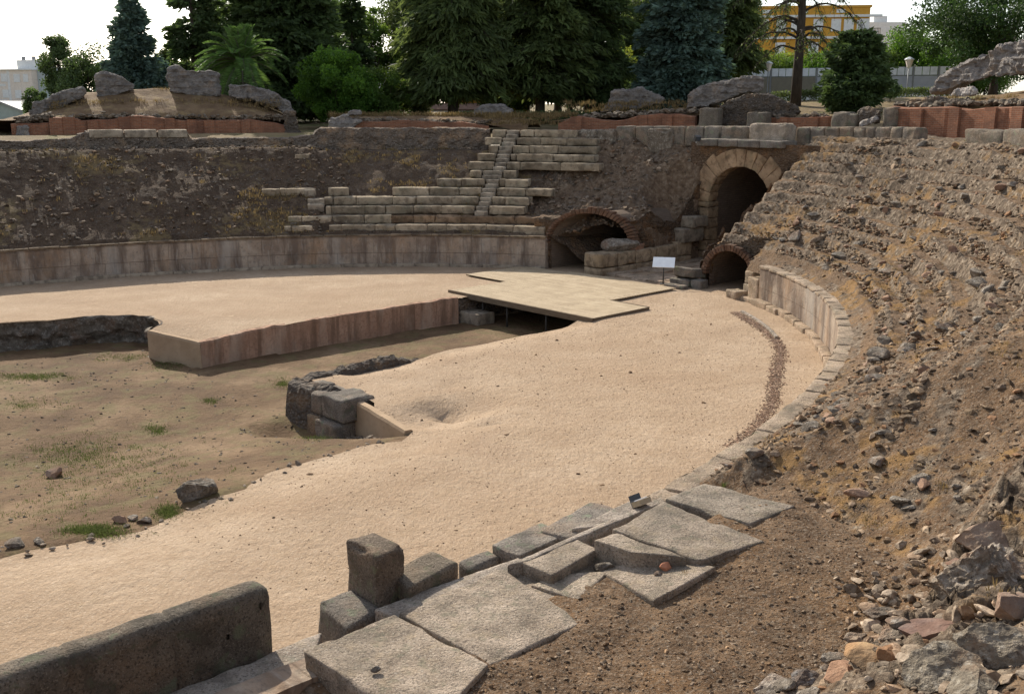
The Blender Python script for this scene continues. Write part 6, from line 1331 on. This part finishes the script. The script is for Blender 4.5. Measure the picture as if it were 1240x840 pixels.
for k, (u, d, H, R, m, l) in enumerate([(505, 100, 9, 3.2, 'lf_mid', 'background tree glimpsed left of the weeping cypress'), (600, 104, 12, 3.4, 'lf_dark', 'background tree in the gap between the two big cypresses'), (690, 106, 13, 3.6, 'lf_cyp', 'background tree behind the forked cypress'), (775, 104, 12, 3.4, 'lf_cyp', 'background tree above the yellow-green tree'), (855, 104, 8.5, 2.7, 'lf_mid', 'background tree right of the blue cedar'), (300, 108, 11, 4.2, 'lf_mid', 'background tree behind the palm'), (395, 106, 13, 5., 'lf_dark', 'tall background tree behind the broad cedar'), (505, 108, 17, 4.6, 'lf_cyp', 'tall background tree between the sky gap and the weeping cypress'), (598, 112, 18, 5.2, 'lf_cyp', 'tall background tree rising between the two big cypresses'), (675, 114, 18, 5., 'lf_dark', 'tall background tree above the forked cypress'), (760, 112, 18, 5.4, 'lf_mid', 'tall background tree left of the blue cedar'), (868, 106, 15, 4.2, 'lf_cyp', 'tall background tree right of the blue cedar'), (270, 106, 9., 4., 'lf_dark', 'dark background tree behind the palm, left side'), (320, 110, 17, 5.5, 'lf_dark', 'tall background tree left of the broad cedar'), (640, 88, 4.6, 2.5, 'lf_mid', 'green understorey tree below the forked cypress'), (690, 88, 4.4, 2.3, 'lf_dark', 'dark understorey bush in the middle of the row'), (598, 90, 4., 2.2, 'lf_dark', 'dark understorey bush right of the weeping trunk'), (505, 84, 4.2, 2., 'lf_dark', 'dark understorey bush left of the weeping trunk'), (780, 86, 3.6, 2., 'lf_dark', 'dark bush under the blue cedar, left side'), (735, 82, 2.8, 1.7, 'lf_dark', 'low dark bush below the yellow-green tree'), (850, 90, 4.6, 2.2, 'lf_mid', 'green bush right of the blue cedar trunk')]):
    broadleaf('background_tree' if H > 6 else 'bush', l, u, d, H, R, m, 40+k, .05, 80 if H > 6 else 40, 330, .28 if H > 6 else .2, cr=.32, group='trees and bushes filling the park behind', cat='tree' if H > 6 else 'bush')
# --- right group
for k, (u, d, H, R, m, l) in enumerate([(880, 112, 4.6, 3., 'lf_yel', 'sunlit hedge tree behind the fence, leftmost'), (925, 114, 5., 3., 'lf_mid', 'hedge tree behind the fence left of the bare trunk'), (985, 114, 4.6, 2.9, 'lf_bright', 'hedge tree behind the fence right of the bare trunk'), (1060, 116, 5., 3., 'lf_mid', 'hedge tree behind the fence below the yellow building'), (1098, 116, 6.6, 2.9, 'lf_bright', 'tall hedge tree at the right end of the yellow building'), (1138, 112, 5.6, 3., 'lf_bright', 'bright hedge tree under the pine'), (1190, 112, 4.6, 3., 'lf_mid', 'hedge tree behind the right outcrop'), (955, 118, 4.2, 2.4, 'lf_yel', 'yellowish hedge tree beside the bare trunk')]):
    broadleaf('hedge_tree', l, u, d, H+.9, R+.6, m, 70+k, .0, 64, 340, .22, cr=.32, group='hedge trees behind the pale fence')
conifer('round_conifer', 'round-topped dark conifer bush in front of the pale fence', 1031, 70, 5.1, 2.25, 'lf_dark', 18, .0, .38, 260, .1, .5, spray=(.3, .5), sw=.2, dens=56, top=.15)
broadleaf('low_bush', 'small dark round bush right of the conifer bush', 1077, 74, 1.3, .9, 'lf_dark', 19, .0, 14, 260, .12, cr=.4, cat='bush')
broadleaf('umbrella_pine', 'big green umbrella pine at the right edge of the photo', 1200, 86, 9.8, 7.4, 'lf_pine', 20, .16, 100, 420, .24, cr=.20, flat=.7, rtrunk=.35)
# bare tree
r = np.random.default_rng(21); b0 = gpt(963, 76); root = thing('bare_tree', 'tall dark bare-trunked tree with sparse drooping twigs', 'tree', tuple(b0)); tb = MB(); H = 13.
tp = np.array([b0+[0, 0, -.3], b0+[.03, 0, 3], b0+[.08, 0, 6.2], b0+[.02, 0, 9], b0+[.1, 0, H]]); tb.tube(tp, [.40, .33, .27, .2, .06], 10)
PP = []; DD = []
for k in range(46):
    h = r.uniform(3.6, 12.5) if k > 3 else [4.4, 5.0, 5.6, 6.2][k]; az = r.uniform(0, 2*pi) if k > 3 else [pi, .2, pi*.9, 0][k]; ln = r.uniform(2.2, 4.6)*(1-.35*(h > 9)); f = np.linspace(0, 1, 9); dh = np.array([cos(az), sin(az), 0]); o = b0+UP*h
    pts = o+dh*(f*ln)[:, None]+UP*((.75*f-.95*f**2)*ln)[:, None]+np.cumsum(r.normal(0, .05, (9, 3)), 0); tb.tube(pts, np.linspace(.10, .018, 9), 5, cap=False)
    for j in range(16):
        i = r.integers(3, 9); a2 = az+r.normal(0, .9); l2 = r.uniform(.5, 1.5); g = np.linspace(0, 1, 5); q = pts[i]+np.array([cos(a2), sin(a2), 0])*(g*l2*.6)[:, None]+UP*((.1*g-.8*g**2)*l2)[:, None]; tb.tube(q, np.linspace(.022, .008, 5), 4, cap=False)
        n = 5; ff = r.random(n); c = np.stack([np.interp(ff, g, q[:, i2]) for i2 in range(3)], -1); PP.append(c); DD.append(r.normal(size=(n, 3))-UP)
tb.build('trunk', mt['bark'], root, smooth=True); PP = np.vstack(PP); DD = np.vstack(DD); V, F = cards(PP, r.uniform(.15, .35, len(PP)), .07, DD, r); cluster('crown', V, F, np.repeat(r.uniform(.6, 1.1, len(PP)), 4), mt['lf_cyp'], root)
# palm
r = np.random.default_rng(22); b0 = gpt(296, 73); root = thing('palm_tree', 'feathery green palm tree behind the mound', 'palm tree', tuple(b0)); h0 = 4.3; tb = MB().tube([b0-[0, 0, .2], b0+UP*h0*.5, b0+UP*h0], [.38, .34, .4], 10); tb.build('trunk', mt['bark'], root, smooth=True); top = b0+UP*h0; rb_ = MB(); PP = []; DD = []; LL = []
for k in range(80):
    az = r.uniform(0, 2*pi); el = radians(r.uniform(-15, 86)); ln = r.uniform(2.9, 3.9); f = np.linspace(0, 1, 12); dh = np.array([cos(az), sin(az), 0]); pts = top+dh*(f*cos(el)*ln+.10*f**2*ln)[:, None]+UP*((f*sin(el)-.50*f**2.2*(.35+cos(el)))*ln)[:, None]; rb_.tube(pts, np.linspace(.035, .008, 12), 4, cap=False); tg = np.gradient(pts, axis=0); tg /= np.linalg.norm(tg, axis=1)[:, None]; m = 46; ff = np.linspace(.14, 1, m); c = np.stack([np.interp(ff, f, pts[:, i]) for i in range(3)], -1); tt = np.stack([np.interp(ff, f, tg[:, i]) for i in range(3)], -1); sd = np.cross(tt, UP); sd /= np.linalg.norm(sd, axis=1)[:, None]+1e-6; up2 = np.cross(sd, tt)
    for sg in (-1, 1): PP.append(c); DD.append(sd*sg+tt*.75+up2*.25); LL.append(.62*np.sin(np.clip(ff*2.9+.1, 0, pi))**.6+.08)
rb_.build('frond_stems', mt['bark_pale'], root); PP = np.vstack(PP); DD = np.vstack(DD); LL = np.concatenate(LL); V, F = cards(PP, LL, .055, DD, r, .1); cluster('fronds', V, F, np.repeat(r.uniform(.7, 1.2, len(PP)), 4), mt['palm'], root)
# trimmed hedges / lawn
def hedge(label, ua, ub, d, h, th, mat, seed, v=128):
    a = gpt(ua, d, v); b = gpt(ub, d, v); n = int(2200*np.linalg.norm(b-a)/5); r = np.random.default_rng(seed); f = r.random(n); P = a+(b-a)*f[:, None]; P[:, 1] += r.uniform(0, th, n); P[:, 2] += h*r.random(n)**.6; V, F = cards(P, .16*r.uniform(.7, 1.3, n), .09, r.normal(size=(n, 3)), r)
    c, s = AB(*a[:2]), 0; o = mesh('trimmed_hedge', V, F, mt[mat], None, False, colr=np.repeat(r.uniform(.6, 1.2, n), 4), base=True); tag(o, label, 'hedge')
hedge('low trimmed hedge in front of the pale fence, left of the conifer bush', 935, 1002, 80, .75, .8, 'lf_cyp', 1); hedge('low trimmed hedge in front of the pale fence, right of the conifer bush', 1045, 1150, 82, .7, .8, 'lf_cyp', 2); hedge('dark shrubs at the foot of the park trees, left of the trunk row', 440, 505, 70, 1.0, 1.2, 'lf_dark', 3, 138)
hedge('small shrub beside the ochre kiosk', 552, 575, 74, 1.05, .9, 'lf_mid', 4, 138)
hedge('dark shrubs below the forked cypress', 625, 720, 76, .9, 1.2, 'lf_dark', 5, 138)

# ------------------------------------------------------------------ fence, lamps, buildings
def frame(ua, ub, d0, d1, v=120):
    a = atd(ua, v, d0)[:2]; b = atd(ub, v, d1)[:2]; L = np.hypot(*(b-a)); x = (b-a)/L; n = np.array([-x[1], x[0]]); n = n if n[1] > 0 else -n
    def Mx(z0): return lambda V: np.column_stack([a+np.outer(V[:, 0], x)+np.outer(V[:, 1], n), z0+V[:, 2]])
    return a, L, Mx
a, L, Mx = frame(905, 1165, 102, 94); z0 = float(gz(np.array([a[0]]), np.array([a[1]]))[0]); q = atd(1000, 115, 98)[2]; z0 = q-.15
rt = thing('panel_fence', 'long fence of pale corrugated panels with a white top strip behind the conifer bush', 'fence', (a[0], a[1], z0)); n = 9; pl = L/n
for k in range(n):
    x0, x1 = k*pl+.08, (k+1)*pl-.08; MB().box(x0, x1, 0, .06, .1, 1.75, M=Mx(z0)).build('panel', mt['fence_tan'] if k < 3 else mt['fence_pale'], rt)
    for j in range(3): w = (x1-x0)/3; MB().box(x0+j*w+.02, x0+(j+1)*w-.04, 0, .05, 1.85, 2.55, M=Mx(z0)).build('top_panel', mt['white'], rt)
    MB().box(k*pl-.07, k*pl+.07, -.05, .1, -.8, 2.6, M=Mx(z0)).build('post', mt['metal_grey'], rt)
MB().box(0, L, -.03, .15, -.9, .08, M=Mx(z0)).build('base_wall', mt['whitew'], rt); MB().box(0, L, .0, .07, 1.77, 1.83, M=Mx(z0)).build('rail', mt['metal_grey'], rt)
for (u, d, vt, l) in ((928.5, 92, 74, 'white-topped street lamp left of the bare tree trunk'), (1097.5, 88, 69, 'white-topped street lamp in front of the fence, right of the conifer bush')):
    p = gpt(u, d, 118); zt = atd(u, vt, d)[2]; h = zt-p[2]; s_ = thing('street_lamp', l, 'street lamp', tuple(p)); MB().tube([p-[0, 0, .2], p+UP*.5, p+UP*(h-.9)], [.09, .055, .04], 8).build('pole', mt['metal_grey'], s_, smooth=True)
    b = MB().tube([p+UP*(h-.9), p+UP*(h-.8)], [.06, .18], 6); b.tube([p+UP*(h-.22), p+UP*(h-.1), p+UP*h], [.42, .25, .04], 6); b.build('lamp_cap', mt['white'], s_); MB().tube([p+UP*(h-.8), p+UP*(h-.22)], [.17, .34], 6).build('lantern', mt['cream'], s_)
def facade_b(rt, Mx, z0, wins, wmat='glass', rail=False, first=None):
    for (x0, x1, zb, zt, kind) in wins:
        w = MB().box(x0-.08, x1+.08, -.10, .02, zb-.08, zt+.08, M=Mx(z0)).build('window', mt['whitew'], rt); MB().box(x0, x1, -.14, -.11, zb, zt, M=Mx(z0)).build('pane', mt['shutter'] if kind == 's' else mt['glass'], w)
        if kind == 'b': 
            b = MB().box(x0-.7, x1+.7, -1.1, -.0, zb-.35, zb-.2, M=Mx(z0)); b.build('balcony', mt['whitew'], rt); b = MB()
            for xx in np.linspace(x0-.7, x1+.7, 10): b.box(xx-.03, xx+.03, -1.1, -1.05, zb-.2, zb+.75, M=Mx(z0))
            b.box(x0-.7, x1+.7, -1.12, -1.03, zb+.7, zb+.78, M=Mx(z0)); b.build('railing', mt['metal_dark'], rt)
# yellow building: front face and right side
a, L, Mx = frame(905, 1052, 152, 150, 40); zr = atd(1052, 9, 150)[2]; z0 = 6.; Hh = zr-z0
rt = thing('apartment_building', 'ochre-yellow apartment building with white bands behind the hedge', 'building', (a[0], a[1], z0)); MB().box(0, L, 0, 9, 0, Hh, M=Mx(z0)).build('wall', mt['ochre'], rt)
fl1 = atd(1000, 46, 151)[2]-z0; fl2 = atd(1000, 20, 151)[2]-z0
for zz in (fl1, fl2): MB().box(-.2, L+1.6, -.35, .0, zz-.16, zz+.16, M=Mx(z0)).build('cornice_band', mt['whitew'], rt)
MB().box(-.2, L+.2, -.12, 9.1, Hh, Hh+.3, M=Mx(z0)).build('roof', mt['ochre'], rt)
zA = fl1+.9; wl = [(x, x+1.15, zA, zA+1.5, k) for x, k in ((1.6, 'g'), (4., 'g'), (6., 's'), (9., 's'), (11.4, 'g'), (13.1, 's'), (15.2, 's'))]+[(x, x+1.2, fl1-2.2, fl1-.7, k) for x, k in ((4., 'g'), (8.5, 's'), (13., 's'))]+[(x, x+1., fl2+.5, Hh-.3, 'g') for x in (2., 7., 12.)]
facade_b(rt, Mx, z0, wl); MB().box(L-.1, L+1.5, -.3, 3., fl1+.1, fl1+.25, M=Mx(z0)).build('balcony', mt['whitew'], rt)
b = MB(); 
for xx in np.linspace(L+.05, L+1.45, 8): b.box(xx-.03, xx+.03, -.3, -.25, fl1+.25, fl1+1.2, M=Mx(z0))
b.box(L, L+1.5, -.32, -.23, fl1+1.15, fl1+1.22, M=Mx(z0)); b.build('railing', mt['metal_dark'], rt)
facade_b(rt, Mx, z0, [(L-1.6, L-.9, fl1+.3, fl1+2.2, 'g')])
a, L, Mx = frame(1050, 1097, 172, 172, 40); zr = atd(1070, 27, 172)[2]; z0 = 6.; rt = thing('white_building', 'low white building behind the right end of the yellow building', 'building', (a[0], a[1], z0)); MB().box(0, L, 0, 8, 0, zr-z0, M=Mx(z0)).build('wall', mt['whitew'], rt); MB().box(L*.2, L*.55, 1, 5, zr-z0, zr-z0+1., M=Mx(z0)).build('roof_hut', mt['whitew'], rt); facade_b(rt, Mx, z0, [(x, x+.9, zr-z0-2.2, zr-z0-1., 'g') for x in (2., 4.4, 6.6)])
# white house glimpsed in the gap
a, L, Mx = frame(448, 475, 190, 190, 80); zr = atd(460, 66, 190)[2]; z0 = 6.; rt = thing('white_house', 'white house glimpsed through the gap left of the weeping cypress', 'building', (a[0], a[1], z0)); MB().box(0, L, 0, 7, 0, zr-z0, M=Mx(z0)).build('wall', mt['whitew'], rt); MB().box(-.3, L+.3, -.3, 7.3, zr-z0, zr-z0+.3, M=Mx(z0)).build('roof', mt['tile'], rt); facade_b(rt, Mx, z0, [(1., 1.9, zr-z0-2., zr-z0-.9, 'g'), (2.6, 3.5, zr-z0-2., zr-z0-.9, 'g')])
# left apartment block
a, L, Mx = frame(-55, 39, 205, 200, 100); zr = atd(20, 85, 200)[2]; z0 = 4.; Hh = zr-z0; rt = thing('apartment_block', 'pale pink and white apartment block at the left edge of the photo', 'building', (a[0], a[1], z0)); MB().box(0, L, 0, 10, 0, Hh, M=Mx(z0)).build('wall', mt['cream'], rt); MB().box(L+.02, L+3.4, 1.5, 10, 0, Hh+.6, M=Mx(z0)).build('side_wing', flat('bluish_render', (.42, .47, .48), .85), rt); MB().box(L*.73, L*.99, 2., 7, Hh+.25, Hh+1.9, M=Mx(z0)).build('roof_hut', mt['whitew'], rt)
for xx in (L*.75, L*.88): MB().box(xx, xx+.5, 3, 3.5, Hh+1.95, Hh+2.6, M=Mx(z0)).build('chimney', mt['metal_grey'], rt)
MB().box(-.2, L+.2, -.3, 10.2, Hh, Hh+.22, M=Mx(z0)).build('roof', mt['whitew'], rt)
for k in range(5):
    zz = Hh-2.9*(k+1); MB().box(0, L*.66, -.04, -.002, zz+.0, zz+.45, M=Mx(z0)).build('band', mt['whitew'], rt)
    facade_b(rt, Mx, z0, [(L*.78, L*.78+1.2, zz+.8, zz+2.1, 'g'), (L*.9, L*.9+.9, zz+.8, zz+2.1, 's'), (L*.42, L*.42+1.1, zz+.8, zz+2.2, 'b'), (L*.62, L*.62+1.2, zz+.9, zz+2.2, 's')]); MB().box(L*.69, L*.72, -.02, -.004, zz, zz+2.9, M=Mx(z0)).build('pilaster', mt['whitew'], rt)
# shed with gable roof
a, L, Mx = frame(-40, 31, 98, 96, 140); z0 = 5.2; zl_ = atd(31, 136, 97)[2]; zp = atd(4, 125, 97)[2]; rt = thing('gabled_shed', 'pale green gabled shed at the left edge below the apartments', 'shed', (a[0], a[1], z0)); xp = L*.62
V = np.array([(0, 0, 0), (L, 0, 0), (L, 0, zl_-z0), (xp, 0, zp-z0), (0, 0, zl_-z0)]); V2 = V+[0, 6, 0]; b = MB().add(Mx(z0)(np.vstack([V, V2])), np.array([(0, 1, 6, 5), (1, 2, 7, 6), (4, 0, 5, 9)])); b.add(Mx(z0)(np.vstack([V, V2])), np.array([(0, 1, 2, 3, 4), (5, 6, 7, 8, 9)])); b.build('wall', mt['shed'], rt)
R_ = np.array([(-.3, -.3, zl_-z0-.1), (xp, -.3, zp-z0+.03), (L+.3, -.3, zl_-z0-.1)]); R2 = R_+[0, 6.6, 0]; R3 = np.vstack([R_, R2, R_+[0, 0, .16], R2+[0, 0, .16]]); MB().add(Mx(z0)(R3), np.array([(6, 7, 10, 9), (7, 8, 11, 10), (0, 1, 7, 6), (1, 2, 8, 7), (0, 3, 4, 1), (1, 4, 5, 2)])).build('roof', mt['metal_grey'], rt)
# ochre kiosk with a tiled porch
a, L, Mx = frame(505, 640, 92, 92, 130); z0 = 6.6; zr = atd(560, 121, 92)[2]; rt = thing('ochre_kiosk', 'low ochre kiosk with a tiled porch roof behind the weeping cypress', 'kiosk', (a[0], a[1], z0)); MB().box(2.3, L, 1.4, 5, 0, zr-z0, M=Mx(z0)).build('wall', mt['ochre'], rt); MB().box(2.1, L+.1, 1.3, 5.1, zr-z0, zr-z0+.15, M=Mx(z0)).build('roof_edge', mt['ochre'], rt)
ze = atd(520, 132.5, 92)[2]-z0; zt = atd(520, 125, 92)[2]-z0; V = np.array([(0, -.3, ze), (8, -.3, ze), (8, 1.4, zt), (1.0, 1.4, zt)]); MB().add(Mx(z0)(np.vstack([V-[0, 0, .12], V])), np.array([(0, 3, 2, 1), (4, 5, 6, 7), (0, 1, 5, 4), (1, 2, 6, 5), (3, 0, 4, 7)])).build('porch_roof', mt['tile'], rt)
for xx in (.6, 3.6, 6.8): MB().box(xx, xx+.16, -.1, .06, 0, ze-.1, M=Mx(z0)).build('porch_post', mt['white'], rt)
MB().box(.1, 8, -.28, -.2, ze-.22, ze-.06, M=Mx(z0)).build('porch_beam', mt['white'], rt)
a, L, Mx = frame(708, 724, 88, 88, 122); z0 = 6.8; rt = thing('dark_kiosk', 'small dark kiosk under the trees left of the broad flat boulder', 'kiosk', (a[0], a[1], z0)); zr = atd(715, 115, 88)[2]; MB().box(0, L, 0, 2, 0, zr-z0, M=Mx(z0)).build('wall', flat('navy_paint', (.03, .035, .06), .6), rt); MB().box(-.2, L+.2, -.2, 2.2, zr-z0, zr-z0+.1, M=Mx(z0)).build('roof', mt['metal_grey'], rt)
# ------------------------------------------------------------------ camera, sun, sky
cd = bpy.data.cameras.new('camera'); cam = bpy.data.objects.new('camera', cd); COL.objects.link(cam); SC.camera = cam
cam.location = (0, 0, CAMZ); cam.rotation_euler = (pi/2-TH, 0, 0); cd.sensor_fit = 'HORIZONTAL'; cd.sensor_width = 36; cd.lens = 36*FPX/1240; cd.clip_start = .1; cd.clip_end = 4000
SUN_AZ = math.atan2(-.46, .89)      # direction towards the sun, from +y
EL = radians(32)
sd = bpy.data.lights.new('sun', 'SUN'); so = bpy.data.objects.new('sun', sd); COL.objects.link(so); sd.energy = 4.1; sd.angle = radians(.53); sd.color = (1, .93, .80)
dv = Vector((sin(SUN_AZ)*cos(EL), cos(SUN_AZ)*cos(EL), sin(EL))); so.rotation_euler = dv.to_track_quat('Z', 'Y').to_euler()
wd = bpy.data.worlds.new('World'); SC.world = wd; wd.use_nodes = True; nt = wd.node_tree; nt.nodes.clear()
sk = nt.nodes.new('ShaderNodeTexSky'); sk.sky_type = 'NISHITA'; sk.sun_disc = False; sk.sun_elevation = EL; sk.sun_rotation = SUN_AZ; sk.dust_density = 1.2; sk.air_density = 1.; sk.altitude = 200
bg = nt.nodes.new('ShaderNodeBackground'); bg.inputs[1].default_value = .14; ow = nt.nodes.new('ShaderNodeOutputWorld'); hs = nt.nodes.new('ShaderNodeHueSaturation'); hs.inputs['Saturation'].default_value = .55; nt.links.new(sk.outputs[0], hs.inputs['Color']); nt.links.new(hs.outputs[0], bg.inputs[0]); nt.links.new(bg.outputs[0], ow.inputs[0])
SC.view_settings.view_transform = 'Standard'; SC.view_settings.look = 'None'; SC.view_settings.exposure = .6; SC.view_settings.gamma = 1
SC.render.engine = 'CYCLES'; SC.cycles.max_bounces = 6; SC.cycles.diffuse_bounces = 3; SC.cycles.transmission_bounces = 3
